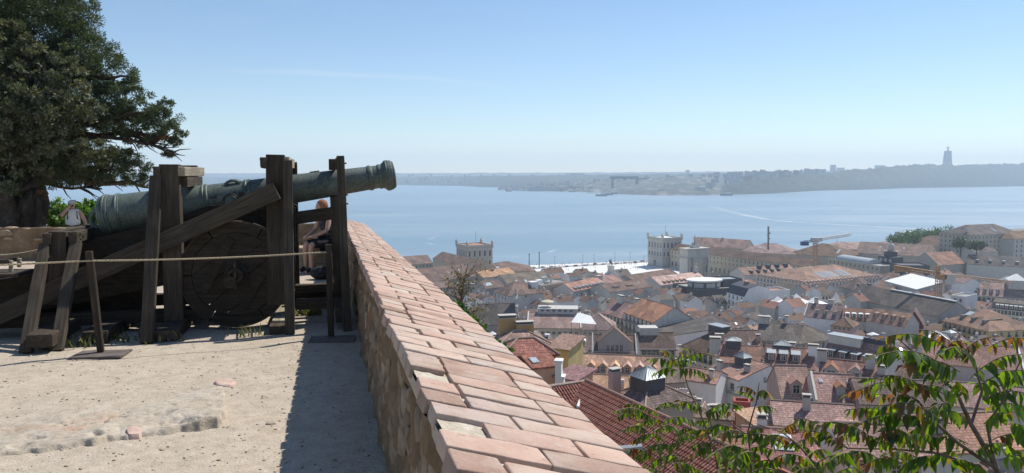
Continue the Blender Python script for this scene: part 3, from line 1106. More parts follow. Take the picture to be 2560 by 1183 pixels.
def build_gun():
 # ---------------- barrel
 P0, P1 = on_plane(262, 541, .6), on_plane(985, 436.5, .6)
 ax = P1 - P0
 L = np.linalg.norm(ax)
 ax /= L
 gun = empty('bronze_cannon', P0, 0, 'long weathered green bronze cannon barrel pointing out over the parapet', 'cannon')
 prof_px = [(252, 30), (254, 44), (258, 49), (264, 51), (268, 50), (269, 53.5), (273, 54), (275, 51.5), (277, 53.5), (281, 53), (282, 50.5), (300, 49.5), (301, 52), (304, 52.5), (306, 51), (309, 51.5), (310, 49), (360, 47.6), (450, 44.2),
    (511, 41.8), (512, 43.5), (516, 44), (518, 42.6), (521, 44), (525, 43.6), (527, 41), (560, 40), (616, 38.4), (617, 40.2), (621, 41), (624, 39.4), (628, 40.6), (631, 40), (633, 37.8), (700, 36.2), (780, 34.3), (860, 31.4), (920, 29.2), (921, 31),
    (925, 31.6), (929, 31), (931, 28.9), (945, 28.5), (946, 30.3), (949, 31), (953, 30.4), (955, 30), (960, 33.5), (964, 37.5), (966, 38.5), (968, 37.6), (970, 38.3), (973, 38), (974, 36.6), (977, 37), (980, 36), (981, 33.5), (984, 33.5), (986, 31), (987, 24), (988, 18)]
 k0, k1 = mpp(P0), mpp(P1)

 def t_of(px):
  # place on the axis whose image falls at this column
  lo, hi = -.3, 1.3
  for _ in range(40):
   m = (lo + hi) / 2
   if to_px(P0 + ax * L * m)[0] < px:
    lo = m
   else:
    hi = m
  return lo
 prof = []
 for px, r in prof_px:
  t = t_of(px)
  prof.append((r * mpp(P0 + ax * L * t), t * L))
 end = prof[-1]
 prof += [(end[0] * .98, end[1] - .02), (end[0] * .95, end[1] - .55)]
 mb = MB()
 mb.lathe(prof, 56, 'x')
 y = V3 - ax * (V3 @ ax)
 y /= np.linalg.norm(y)
 z = np.cross(ax, y)
 rot = frame_matrix((0, 0, 0), ax, y, z)
 me = mb.mesh('barrel', MAT['bronze'])
 # fuse faces at the ends are fine; sharpen only the mouldings
 smooth_by_angle(me, 32)
 obj('barrel', me, gun, rot)

 def axis_pt(px):
  return P0 + ax * L * t_of(px)
 # cascabel loop
 m_ = k0
 mb = MB()
 loop = [(258, 522), (244, 522), (232, 532), (228, 548), (232, 562), (246, 574), (262, 580)]
 mb.tube([on_plane(px, py, .6) - P0 for px, py in loop], [9 * m_, 8 * m_, 7 * m_, 7 * m_, 7 * m_, 8 * m_, 10 * m_], 10)
 mb.build('cascabel_loop', MAT['bronze'], gun, smooth=True)
 # trunnion with its band
 for side in (-1, 1):
  c = axis_pt(584) - z * .0 + V3 * side * .17
  c = c + Z3 * -.035
  mb = MB()
  mb.lathe([(.066, 0), (.066, .14), (.058, .15), (.02, .15)], 24)
  d = V3 * side
  q = Vector(d).to_track_quat('Z', 'Y').to_matrix().to_4x4()
  o = mb.build('trunnion', MAT['bronze'], gun)
  smooth_by_angle(o.data)
  o.matrix_local = Matrix.Translation(Vector(c - P0)) @ q
  mb = MB()
  for k in range(15):
   a0, a1 = math.pi * k / 15, math.pi * (k + 1) / 15
   r0, r1 = .078, .095
   sec = []
   for a in (a0, a1):
    sec += [(r0 * math.cos(a), r0 * math.sin(a)), (r1 * math.cos(a), r1 * math.sin(a))]
   pts = [(sec[0][0], 0, sec[0][1]), (sec[1][0], 0, sec[1][1]), (sec[3][0], 0, sec[3][1]), (sec[2][0], 0, sec[2][1])]
   mb.prism([np.array((p[0], side * .09, p[2])) for p in pts], (0, side * .06, 0))
  o = mb.build('trunnion_cap', MAT['iron'], gun, fix=True)
  o.matrix_local = Matrix.Translation(Vector(c - P0)) @ frame_matrix((0, 0, 0), U3, V3, Z3)
 # lifting handles on top
 for vv, px in ((-.09, 590), (.09, 590)):
  a, b = axis_pt(px - 22), axis_pt(px + 20)
  pts = []
  for k in range(9):
   s_ = k / 8
   pts.append(a * (1 - s_) + b * s_ + z * (.165 + .05 * math.sin(math.pi * s_)) + V3 * vv - P0)
  mb = MB()
  mb.tube(pts, [.024, .02, .018, .017, .017, .017, .018, .02, .024], 8)
  mb.build('lifting_handle', MAT['bronze'], gun, smooth=True)
 for px, w in ((541, 8), (609, 6)):
  mb = MB()
  c = axis_pt(px) - y * 0.188 + z * .01
  mm = mpp(c)
  mb.box(-w * mm, -.012, -9 * mm, w * mm, .02, 9 * mm)
  o = mb.build('cartouche', MAT['iron'], gun)
  o.matrix_local = Matrix.Translation(Vector(c - P0)) @ rot
 mb = MB()
 c = axis_pt(792) + z * (34.6 * mpp(axis_pt(792)))
 mb.tube([c - P0 - ax * .06, c - P0 + ax * .06], .012, 8)
 mb.build('sight_ridge', MAT['bronze'], gun)

 # ---------------- carriage
 base = on_ground(592, 821)
 car = empty('gun_carriage', base, 0, 'dark timber gun carriage with solid wooden wheels under the cannon', 'gun carriage')
 cinv = Matrix.Translation(-Vector(base))
 # cheeks either side of the barrel
 poly = [(-90, 712), (60, 690), (230, 598), (400, 556), (520, 515), (560, 512), (566, 520), (600, 520), (606, 508), (690, 494), (738, 520), (738, 612), (640, 690), (420, 712), (-90, 815)]
 for vv in (.28, .86):
  mb = MB()
  mb.prism([on_plane(px, py, .28) + V3 * (vv - .28) - base for px, py in poly], V3 * .13)
  mb.build('cheek', MAT['wood_dark'], car, fix=True)
 mb = MB()
 c = on_plane(592, 686, .55)
 mb.tube([c - V3 * .72 - base, c + V3 * .82 - base], .075, 12)
 mb.build('axle', MAT['wood_dark'], car)
 # wheels
 rad = 0.632
 for vc in (.03, 1.08):
  cw = on_plane(592, 688, .03) + V3 * (vc - .03)
  cw[2] = ground_z(cw[0], cw[1]) + rad + .02
  wm = cinv @ frame_matrix(cw, U3, V3, Z3)
  s_ = -1 if vc < .5 else 1
  mb = MB()
  seg = 72
  # tyre: iron band
  ring = []
  for k in range(seg):
   a = 2 * math.pi * k / seg
   ring.append((math.cos(a), math.sin(a)))
  vsr, fsr = [], []
  for (cx, cz) in ring:
   for (r_, yy) in ((rad, -.075), (rad, .075), (rad - .014, .075), (rad - .014, -.075)):
    vsr.append((cx * r_, yy, cz * r_))
  for k in range(seg):
   k2 = (k + 1) % seg
   for j in range(4):
    fsr.append((k * 4 + j, k * 4 + (j + 1) % 4, k2 * 4 + (j + 1) % 4, k2 * 4 + j))
  mb.add(vsr, fsr)
  wheel = mb.build('wheel', MAT['iron'], car, fix=True)
  wheel.matrix_local = wm
  # felloes: six curved blocks with gaps between
  for k in range(6):
   mb = MB()
   a0, a1 = 2 * math.pi * k / 6 + .012, 2 * math.pi * (k + 1) / 6 - .012
   vsr, fsr = [], []
   nseg = 10
   for j in range(nseg + 1):
    a = a0 + (a1 - a0) * j / nseg
    for r_, yy in ((rad - .0145, -.062), (rad - .0145, .062), (rad - .135, .062), (rad - .135, -.062)):
     vsr.append((math.cos(a) * r_, yy, math.sin(a) * r_))
   for j in range(nseg):
    for q in range(4):
     fsr.append((j * 4 + q, j * 4 + (q + 1) % 4, j * 4 + 4 + (q + 1) % 4, j * 4 + 4 + q))
   fsr += [(0, 1, 2, 3), (nseg * 4 + 3, nseg * 4 + 2, nseg * 4 + 1, nseg * 4)]
   mb.add(vsr, fsr)
   mb.build('felloe', MAT['wood_dark'], wheel, fix=True)
  # boards filling the wheel, laid on the slant
  tilt = math.radians(-52)
  ct, st = math.cos(tilt), math.sin(tilt)
  ri = rad - .14
  edges = [-ri + .002, -.3, -.105, .085, .29, ri - .002]
  for k in range(5):
   e0, e1 = edges[k] + .004, edges[k + 1] - .004
   outl = []
   for e, sgn in ((e0, 1), (e1, 1), (e1, -1), (e0, -1)):
    pass
   n = 9
   top = [(e0 + (e1 - e0) * j / n) for j in range(n + 1)]
   up = [(e, math.sqrt(max(ri * ri - e * e, 1e-4))) for e in top]
   dn = [(e, -h) for e, h in reversed(up)]
   pr = up + dn
   yo = (-.05 - .004 * (k % 2)) if s_ < 0 else (.05 + .004 * (k % 2))
   mb = MB()
   mb.prism([np.array((e * ct - h * st, yo, e * st + h * ct)) for e, h in pr], (0, -s_ * .05, 0))
   mb.build('board', MAT['wood_dark'], wheel, fix=True)
  # cross battens and hub
  for bx, rot_ in ((-.24, tilt + .05), (.25, tilt - .03)):
   mb = MB()
   mb.box(bx - .05, -.012, -.36, bx + .05, .012, .36)
   o = mb.build('batten', MAT['wood_dark'], wheel)
   o.matrix_local = Matrix.Translation((0, s_ * .067, 0)) @ Matrix.Rotation(-rot_ * .55, 4, 'Y')
  mb = MB()
  mb.lathe([(.13, 0), (.135, .05), (.105, .07), (.1, .13), (.085, .15), (.05, .15), (.045, .11)], 28)
  o = mb.build('hub', MAT['wood_dark'], wheel)
  smooth_by_angle(o.data)
  o.matrix_local = Matrix.Translation((0, s_ * .04, 0)) @ Matrix.Rotation(math.pi / 2 * (1 if s_ < 0 else -1), 4, 'X')
  mb = MB()
  mb.box(-.015, -.01, -.16, .015, .01, .16)
  o = mb.build('linchpin', MAT['iron'], wheel)
  o.matrix_local = Matrix.Translation((0, s_ * .165, 0))
 # long slanting beam on the near side, its twin on the far side
 beam_px('slanting_beam', car, (-70, 818), (692, 477), -.12, -.12, 45, .11)
 p0, p1 = span(-70, 818, 692, 477, -.12, -.12)
 timber('slanting_beam', car, p0 + V3 * 1.5, p1 + V3 * 1.5, .2, .11, 'wood_dark')
 beam_px('ground_sill', car, (-60, 806), (520, 784), .12, .12, 30, .16, 'wood_dark')
 p0, p1 = span(-60, 806, 860, 772, .12, .12)
 timber('ground_sill', car, p0 + V3 * 1.25, p1 + V3 * 1.25, .15, .16, 'wood_dark')
 beam_px('rail', car, (738, 546), (834, 533), .5, .5, 31, .1)
 beam_px('rail', car, (738, 722), (852, 718), .75, .75, 20, .12)
 beam_px('rail', car, (738, 762), (872, 756), .18, .18, 25, .12)
 # platform at the trail end, with two little brackets
 beam_px('trail_plank', car, (-80, 684), (68, 682), .1, .1, 8, .5)
 for (a, b) in (((-20, 672), (22, 672)),):
  pass
 for x0, yt, yb in ((27, 651, 681), (48, 646, 668)):
  beam_px('bracket', car, (x0, yt), (x0, yb), .05 if x0 == 27 else .3, .05 if x0 == 27 else .3, 8, .05, 'wood_pale')
 beam_px('bracket', car, (-30, 654), (24, 655), .04, .04, 12, .05)
 beam_px('bracket', car, (6, 650), (46, 648), .3, .3, 10, .05)
 mb = MB()
 mb.prism([on_plane(px, py, .58) - base for px, py in ((-90, 705), (384, 640), (384, 800), (-90, 818))], V3 * .06)
 mb.build('dark_gap_panel', MAT['wood_dark'], car, fix=True)  # dark panel added to close off the sunlit gaps under the carriage
 # wedge under the breech
 beam_px('quoin', car, (205, 596), (330, 560), .6, .6, 26, .3, 'wood_dark')

 # ---------------- four timber frames clamp the gun
 def sill(fr, c, wpx, hpx, v0, v1, mat='wood', name='sill_block'):
  return cross_px(name, fr, c, wpx, hpx, v0, v1, mat)

 def frame_base(px, py):
  return on_ground(px, py)
 # leftmost
 f = empty('timber_frame', frame_base(140, 850), 0, 'leftmost timber frame, with two long splayed props, behind the tilted rope post', 'timber frame')
 beam_px('post', f, (149, 578), (150, 760), 0, 0, 40, .17)
 p0, p1 = span(149, 578, 150, 760, 0, 0)
 timber('post', f, p0 + V3 * 1.2, p1 + V3 * 1.2, .18, .17, 'wood')
 cross_px('crossbeam', f, (116, 598), 20, 28, -.12, 1.3)
 o, a, b = cross_px('crossbeam', f, (181, 594), 20, 28, -.12, 1.3)
 beam_px('prop', f, (113, 611), (64, 884), -.07, -.98, 27, .075)
 beam_px('prop', f, (190, 605), (141, 879), -.07, -.9, 28, .075)
 p0, p1 = span(113, 611, 64, 884, -.07, -.07)
 timber('prop', f, p0 + V3 * 1.3, p1 + V3 * 2.0, .11, .075, 'wood')
 sill(f, (97, 854), 60, 33, -1.02, -.1)
 sill(f, (237, 846), 58, 34, -.62, .8)
 sill(f, (256, 834), 46, 26, -.3, .9)
 m_ = mpp(a)
 bolts(f, [a + U3 * 10 * m_ * 1.02 + V3 * d + Z3 * hz for d, hz in ((.1, .03), (.1, -.03), (.2, 0.0))], .011, .02, U3)
 # second
 f = empty('timber_frame', frame_base(410, 840), 0, 'timber frame standing left of the wheel, over the breech half of the cannon', 'timber frame')
 beam_px('post', f, (425, 411), (438, 800), 0, 0, 45, .17)
 p0, p1 = span(425, 411, 438, 800, 0, 0)
 timber('post', f, p0 + V3 * 1.2, p1 + V3 * 1.2, .2, .17, 'wood')
 cross_px('crossbeam', f, (391, 429), 18, 25, -.1, 1.3)
 cross_px('crossbeam', f, (453, 429), 17, 24, -.1, 1.3, 'wood_pale')  # pale timber paints the sunlit side into its colour
 cross_px('crossbeam', f, (458, 456), 20, 27, .06, 1.15)
 beam_px('prop', f, (390, 441), (367, 858), -.06, -.74, 29, .08)
 p0, p1 = span(390, 441, 367, 858, -.06, -.06)
 timber('prop', f, p0 + V3 * 1.3, p1 + V3 * 1.9, .13, .08, 'wood')
 sill(f, (411, 841), 58, 27, -.66, 1.0)
 # third
 f = empty('timber_frame', frame_base(715, 832), 0, 'tallest timber frame, in front of the right edge of the wheel', 'timber frame')
 beam_px('post', f, (689, 387), (692, 760), 0.02, 0.02, 44, .17)
 p0, p1 = span(689, 387, 692, 760, .02, .02)
 timber('post', f, p0 + V3 * 1.2, p1 + V3 * 1.2, .2, .17, 'wood')
 cross_px('crossbeam', f, (659, 407), 19, 27, -.08, 1.3)
 cross_px('crossbeam', f, (717, 407), 14, 26, -.02, 1.3, 'wood_pale')  # sunlit side put into the colour by the pale timber
 beam_px('prop', f, (719, 402), (725, 836), -.12, -.55, 23, .085)
 p0, p1 = span(719, 402, 725, 836, -.1, -.1)
 timber('prop', f, p0 + V3 * 1.35, p1 + V3 * 1.8, .11, .085, 'wood')
 sill(f, (694, 826), 42, 22, -.5, .9)
 sill(f, (700, 808), 40, 13, -.3, .9, 'wood_pale')
 # by the parapet
 f = empty('timber_frame', frame_base(862, 832), 0, 'narrow timber frame pressed against the parapet under the cannon muzzle', 'timber frame')
 o, a, b = beam_px('prop', f, (851, 391), (869, 838), -.1, -.5, 20, .085)
 p0, p1 = span(851, 391, 860, 640, -.1, -.1)
 timber('prop', f, p0 + V3 * 1.35, p1 + V3 * 1.7, .1, .085, 'wood')
 cross_px('crossbeam', f, (831, 411), 18, 27, -.06, 1.3)
 beam_px('post', f, (836, 491), (850, 800), .58, .58, 22, .14)
 sill(f, (849, 790), 21, 36, -.35, .7)
 bolts(f, [a * (1 - t) + b * t + U3 * .045 for t in (.04, .22, .27)], .01, .025, U3)

 # ---------------- rope barrier
 def rope_post(label, top, foot, plate):
  ft = on_ground(*foot)
  o = empty('rope_post', ft, 0, label, 'rope post')
  d = ray(*top)
  t = (W2 @ ft[:2] + .02) / (W2 @ d[:2])
  tp = CAMV + t * d
  timber('post', o, ft + Z3 * .012, tp, 15 * mpp(ft), .06, 'wood_dark')
  m = MB()
  m.box(-.24, -.17, -.005, .24, .17, .014)
  pl = m.build('base_plate', MAT['steel_plate'], o)
  pc = on_ground(*plate) - ft
  pl.matrix_local = Matrix.Translation(Vector(pc)) @ Matrix.Rotation(_az * -.6, 4, 'Z') @ Matrix.Rotation(-SLOPE, 4, 'X')
  return ft, tp
 f1, t1 = rope_post('slanting dark rope post standing alone in front of the gun, casting a long shadow', (222, 628), (253, 884), (253, 887))
 f2, t2 = rope_post('slim dark rope post in the parapet shade, where the rope ends', (820, 611), (829, 843), (831, 849))
 f0 = f1 - U3 * 3.4
 f0[2] = ground_z(f0[0], f0[1])
 d1 = f1 * .09 + t1 * .91
 d2 = f2 * .08 + t2 * .92
 d0 = d1 - U3 * 3.4 - Z3 * .03
 pts = []
 for a, b, sag in ((d0, d1, .02), (d1, d2, .02)):
  for k in range(24):
   s_ = k / 24
   p = a * (1 - s_) + b * s_ - Z3 * sag * 4 * s_ * (1 - s_)
   pts.append(p - V3 * .03)
 pts.append(d2 - V3 * .03)
 # a twisted rope: three strands wound together
 mb = MB()
 fine = []
 for i in range(len(pts) - 1):
  for k in range(5):
   fine.append(pts[i] * (1 - k / 5) + pts[i + 1] * k / 5)
 for s3 in range(3):
  st = []
  for i, p in enumerate(fine):
   w = i * 1.1 + s3 * 2.094
   st.append(p + (V3 * math.cos(w) + Z3 * math.sin(w)) * .005)
  mb.tube(st, .0056, 5, cap=False)
 o = mb.build('barrier_rope', MAT['rope'], smooth=True)
 tag(o, 'thick hemp barrier rope strung across the front of the gun', 'rope')
 # a second rope farther back at the left
 a, b = on_plane(-90, 634, .9), on_plane(112, 621, .9)
 mb = MB()
 mb.tube([a * (1 - k / 20) + b * k / 20 - Z3 * .05 * 4 * (k / 20) * (1 - k / 20) for k in range(21)], .011, 6)
 o = mb.build('barrier_rope', MAT['rope'], smooth=True)
 tag(o, 'short run of rope farther back, at the left edge by the ochre parapet', 'rope')


build_gun()


# ================================================================== people
def skin_figure(name, nodes, edges, mat, parent, root, sub=2):
 me = bpy.data.meshes.new(name)
 keys = list(nodes)
 me.from_pydata([nodes[k][0] for k in keys], [], [])
 me.edges.add(len(edges))
 for e, (a, b) in zip(me.edges, edges):
  e.vertices = (keys.index(a), keys.index(b))
 me.update()
 me.materials.append(mat)
 o = obj(name, me, parent)
 md = o.modifiers.new('skin', 'SKIN')
 md.use_smooth_shade = True
 for k, sv in zip(keys, me.skin_vertices[0].data):
  r = nodes[k][1]
  sv.radius = (r, r) if not hasattr(r, '__len__') else r
  sv.use_root = (k == root)
 s_ = o.modifiers.new('sub', 'SUBSURF')
 s_.levels = s_.render_levels = sub
 return o


def hand(nodes, edges, wrist, tip_dir, side_dir, pre, curl=.4):
 """palm and five fingers grown on from a wrist joint"""
 w = np.array(nodes[wrist][0])
 d = np.array(tip_dir, float) / np.linalg.norm(tip_dir)
 s_ = np.array(side_dir, float) / np.linalg.norm(side_dir)
 n_ = np.cross(d, s_)
 palm = w + d * .07
 nodes[pre + 'palm'] = (palm, (.036, .018))
 edges.append((wrist, pre + 'palm'))
 for i, (off, ln) in enumerate(((-.027, .065), (-.009, .075), (.009, .07), (.027, .055))):
  a = palm + d * .028 + s_ * off
  b = a + d * ln * .55 + n_ * ln * curl * .3
  c = b + d * ln * .3 + n_ * ln * curl * .5
  for q, p, r in (('a', a, .0095), ('b', b, .009), ('c', c, .008)):
   nodes[f'{pre}f{i}{q}'] = (p, r)
  edges += [(pre + 'palm', f'{pre}f{i}a'), (f'{pre}f{i}a', f'{pre}f{i}b'), (f'{pre}f{i}b', f'{pre}f{i}c')]
 a = w + d * .035 - s_ * .035
 b = a + d * .04 - s_ * .015
 nodes[pre + 'ta'] = (a, .011)
 nodes[pre + 'tb'] = (b, .009)
 edges += [(wrist, pre + 'ta'), (pre + 'ta', pre + 'tb')]


def blob(mb, c, r, seg=16, rings=10, top=1.0, fn=None):
 """ellipsoid patch, optionally reshaped"""
 vs_, fs_ = [], []
 for i in range(rings + 1):
  ph = math.pi * i / rings
  for k in range(seg):
   th = 2 * math.pi * k / seg
   p = np.array([math.sin(ph) * math.cos(th), math.sin(ph) * math.sin(th), math.cos(ph)])
   if fn:
    p = fn(p)
   vs_.append(np.array(c) + p * np.array(r))
 for i in range(rings):
  for k in range(seg):
   fs_.append((i * seg + k, (i + 1) * seg + k, (i + 1) * seg + (k + 1) % seg, i * seg + (k + 1) % seg))
 mb.add(vs_, fs_)


def head_mesh(mb, c, fwd, h=.23, up=(0, 0, 1)):
 """a head with brow, nose, mouth, chin and ears; c is its centre"""
 f = np.array(fwd, float)
 f /= np.linalg.norm(f)
 u = np.array(up, float)
 s_ = np.cross(f, u)
 s_ /= np.linalg.norm(s_)
 u = np.cross(s_, f)
 vs_, fs_ = [], []
 rings, seg = 20, 24
 for i in range(rings + 1):
  ph = math.pi * i / rings
  zz = math.cos(ph)
  for k in range(seg):
   th = 2 * math.pi * k / seg
   x, y = math.sin(ph) * math.cos(th), math.sin(ph) * math.sin(th)   # x forward, y side
   jaw = 1 - .28 * max(0, -zz) ** 1.3
   X, Y, Z = x * .098 * (1 if x < 0 else .95), y * .077 * jaw, zz * h / 2
   if x > .55:
    fr = (x - .55) / .45 * math.exp(-(y / .16) ** 2)
    X += .024 * fr * math.exp(-((zz + .12) / .17) ** 2)        # nose
    X += .007 * fr * math.exp(-((zz + .52) / .08) ** 2)        # lips
    X += .010 * fr * math.exp(-((zz + .85) / .14) ** 2)        # chin
   if x > .3:
    X -= .011 * math.exp(-((abs(y) - .38) / .15) ** 2) * math.exp(-((zz - .06) / .1) ** 2)   # eye sockets
   if abs(x) < .25 and abs(y) > .8:
    Y += .012 * np.sign(y) * math.exp(-((zz - .0) / .16) ** 2) * math.exp(-(x / .14) ** 2)  # ears
   vs_.append(np.array(c) + f * X + s_ * Y + u * Z)
 for i in range(rings):
  for k in range(seg):
   fs_.append((i * seg + k, (i + 1) * seg + k, (i + 1) * seg + (k + 1) % seg, i * seg + (k + 1) % seg))
 mb.add(vs_, fs_)


def build_people():
 cloth = lambda n, c, c2=None, sc_=30: simple(n, c, c2 or tuple(q * .8 for q in c), sc_, .9, .3, 60, .004)
 white = cloth('white_cotton', (0.78, 0.76, 0.72))
 pack = cloth('grey_backpack', (0.09, 0.09, 0.09))
 denim = cloth('dark_trousers', (0.035, 0.04, 0.055))
 hair_d = cloth('dark_hair', (0.07, 0.045, 0.03), (.04, .025, .02), 50)
 hair_r = cloth('red_hair', (0.34, 0.14, 0.075), (0.24, 0.09, 0.05), 40)
 black = simple('black_print_fabric', (0.022, 0.022, 0.025), (0.3, 0.29, 0.28), 34, .9, lo=.56, hi=.62)
 blackp = cloth('black_cotton', (0.02, 0.02, 0.024))
 bag = cloth('black_bag', (0.025, 0.025, 0.03))
 plastic = simple('black_plastic', (0.02, 0.02, 0.02), None, 8, .35)

 # ---- standing visitor beyond the far parapet, one hand raised to the face
 hp = at_y(180, 514, 22.0)
 gz = hp[2] - 1.56
 o = empty('person', (hp[0], hp[1], gz), 0, 'person in white top, cap and backpack raising a camera to the face beyond the parapet', 'person')
 f = np.array([.5, -.86, 0])
 f /= np.linalg.norm(f)
 s_ = np.cross(f, Z3)                             # the figure's right hand side
 P = lambda a, b, h: f * a + s_ * b + Z3 * h
 nd = {'pel': (P(0, 0, .94), (.19, .13)), 'belly': (P(.01, 0, 1.08), (.18, .125)), 'chest': (P(.0, 0, 1.27), (.2, .13)), 'neck0': (P(-.01, 0, 1.42), (.085, .08)), 'neck': (P(0, 0, 1.48), .053), 'skull': (P(.02, 0, 1.56), .06)}
 eg = [('pel', 'belly'), ('belly', 'chest'), ('chest', 'neck0'), ('neck0', 'neck'), ('neck', 'skull')]
 for sd, k in ((1, 'r'), (-1, 'l')):
  nd[k + 'sh'] = (P(0, .19 * sd, 1.37), .07)
  nd[k + 'hip'] = (P(0, .09 * sd, .88), .088)
  nd[k + 'kn'] = (P(.02, .1 * sd, .49), .058)
  nd[k + 'an'] = (P(-.02, .1 * sd, .08), .042)
  nd[k + 'to'] = (P(.14, .11 * sd, .03), .035)
  eg += [('neck0', k + 'sh'), ('pel', k + 'hip'), (k + 'hip', k + 'kn'), (k + 'kn', k + 'an'), (k + 'an', k + 'to')]
 nd['rel'] = (P(.18, .3, 1.28), .055)
 nd['rwr'] = (P(.2, .12, 1.48), .038)
 nd['lel'] = (P(.05, -.3, 1.12), .055)
 nd['lwr'] = (P(.2, -.33, .95), .03)
 eg += [('rsh', 'rel'), ('rel', 'rwr'), ('lsh', 'lel'), ('lel', 'lwr')]
 hand(nd, eg, 'rwr', P(-.02, -.08, .1), P(.3, .5, 0), 'r', .8)
 hand(nd, eg, 'lwr', P(.08, -.02, -.1), P(1, 0, .3), 'l', .5)
 body = skin_figure('body', nd, eg, MAT['skin'], o, 'pel')
 mb = MB()
 head_mesh(mb, P(.03, 0, 1.585), f + np.array([0, 0, -.08]))
 mb.build('head', MAT['skin'], body, smooth=True)
 mb = MB()
 blob(mb, P(-.015, 0, 1.6), (.1, .1, .11), fn=lambda p: p * (1.06 if p[2] > -.2 else .94))
 hr = mb.build('hair', hair_d, o, smooth=True)
 sh = {k: (np.array(nd[k][0]), tuple(q * 1.13 for q in (nd[k][1] if hasattr(nd[k][1], '__len__') else (nd[k][1],) * 2))) for k in ('pel', 'belly', 'chest', 'neck0', 'rsh', 'lsh')}
 skin_figure('shirt', sh, [('pel', 'belly'), ('belly', 'chest'), ('chest', 'neck0'), ('neck0', 'rsh'), ('neck0', 'lsh')], white, o, 'pel')
 tr = {k: (np.array(nd[k][0]) - Z3 * (.04 if k == 'pel' else 0), tuple(q * 1.12 for q in (nd[k][1] if hasattr(nd[k][1], '__len__') else (nd[k][1],) * 2))) for k in ('pel', 'rhip', 'lhip', 'rkn', 'lkn', 'ran', 'lan')}
 skin_figure('trousers', tr, [('pel', 'rhip'), ('rhip', 'rkn'), ('rkn', 'ran'), ('pel', 'lhip'), ('lhip', 'lkn'), ('lkn', 'lan')], denim, o, 'pel')
 mb = MB()
 blob(mb, P(.01, 0, 1.635), (.108, .108, .088), fn=lambda p: np.array([p[0], p[1], max(p[2], -.15)]))
 cap = mb.build('cap', white, o, smooth=True)
 mb = MB()
 vz = [P(.09 + .11 * math.cos(t), .09 * math.sin(t), 1.632 - .03 * math.cos(t)) for t in np.linspace(-1.5, 1.5, 11)] + [P(.07, 0, 1.635)]
 mb.prism(vz, (0, 0, .008))
 mb.build('visor', white, cap, fix=True)
 mb = MB()
 c = P(.15, .02, 1.56)
 mb.add([c + f * a + s_ * b + Z3 * h for a in (-.02, .03) for b in (-.055, .055) for h in (-.03, .03)], [(0, 1, 3, 2), (4, 6, 7, 5), (0, 4, 5, 1), (2, 3, 7, 6), (0, 2, 6, 4), (1, 5, 7, 3)])
 cm = mb.build('camera_body', plastic, None, fix=True)
 cm.location = o.location
 cm.name = 'handheld_camera'
 tag(cm, 'small black camera held to the eyes of the person in the white cap', 'camera')
 mb = MB()
 blob(mb, P(-.2, 0, 1.22), (.17, .13, .25), fn=lambda p: np.sign(p) * np.abs(p) ** .7)
 bp = mb.build('backpack', pack, None, smooth=True)
 bp.location = o.location
 tag(bp, 'grey backpack worn by the person in the white cap', 'backpack')
 for sd in (1, -1):
  mb = MB()
  mb.tube([P(-.1, .1 * sd, 1.42), P(.0, .115 * sd, 1.455), P(.11, .115 * sd, 1.38), P(.13, .12 * sd, 1.22), P(.02, .16 * sd, 1.05), P(-.12, .12 * sd, 1.03)], .017, 6)
  mb.build('strap', pack, bp, smooth=True)

 # ---- seated woman behind the gun
 seat = on_plane(806, 622, 16.2 - CAN)
 g = wall_pt(N2 @ seat[:2], 15.75, 0)
 o = empty('person', (g[0], g[1], g[2]), 0, 'seated person with short red hair in black patterned clothes, seen past the gun wheel', 'person')
 f = np.array([-.75, -.66, 0])
 f /= np.linalg.norm(f)
 s_ = np.cross(f, Z3)
 P = lambda a, b, h: f * a + s_ * b + Z3 * h
 nd = {'pel': (P(-.2, 0, .62), (.17, .14)), 'belly': (P(-.17, 0, .79), (.165, .135)), 'chest': (P(-.1, 0, 1.0), (.17, .125)), 'neck0': (P(-.06, 0, 1.16), (.075, .07)), 'neck': (P(-.02, 0, 1.23), .053), 'skull': (P(.0, 0, 1.31), .06)}
 eg = [('pel', 'belly'), ('belly', 'chest'), ('chest', 'neck0'), ('neck0', 'neck'), ('neck', 'skull')]
 for sd, k in ((1, 'r'), (-1, 'l')):
  nd[k + 'sh'] = (P(-.08, .18 * sd, 1.12), .062)
  nd[k + 'hip'] = (P(-.12, .1 * sd, .6), .105)
  nd[k + 'kn'] = (P(.3, .12 * sd, .6), .07)
  nd[k + 'an'] = (P(.3, .12 * sd, .13), .042)
  nd[k + 'to'] = (P(.44, .13 * sd, .05), .036)
  nd[k + 'el'] = (P(.02, .25 * sd, .86), .047)
  nd[k + 'wr'] = (P(.24, .12 * sd, .76), .031)
  eg += [('neck0', k + 'sh'), ('pel', k + 'hip'), (k + 'hip', k + 'kn'), (k + 'kn', k + 'an'), (k + 'an', k + 'to'), (k + 'sh', k + 'el'), (k + 'el', k + 'wr')]
 hand(nd, eg, 'rwr', P(.1, -.05, -.03), P(0, 1, .2), 'r', .5)
 hand(nd, eg, 'lwr', P(.1, .05, -.02), P(0, 1, -.2), 'l', .5)
 body = skin_figure('body', nd, eg, MAT['skin'], o, 'pel')
 mb = MB()
 head_mesh(mb, P(.02, 0, 1.335), f)
 mb.build('head', MAT['skin'], body, smooth=True)
 mb = MB()
 blob(mb, P(-.02, 0, 1.36), (.118, .112, .125), 20, 14, fn=lambda p: p * (1 + .08 * fbm(p, 4, 3)) if p[2] > -.3 else p * .9)
 mb.build('hair', hair_r, o, smooth=True)
 grow = lambda ks, m: {k: (np.array(nd[k][0]), tuple(q * m for q in (nd[k][1] if hasattr(nd[k][1], '__len__') else (nd[k][1],) * 2))) for k in ks}
 skin_figure('top', grow(('pel', 'belly', 'chest', 'neck0', 'rsh', 'lsh'), 1.14), [('pel', 'belly'), ('belly', 'chest'), ('chest', 'neck0'), ('neck0', 'rsh'), ('neck0', 'lsh')], black, o, 'pel')
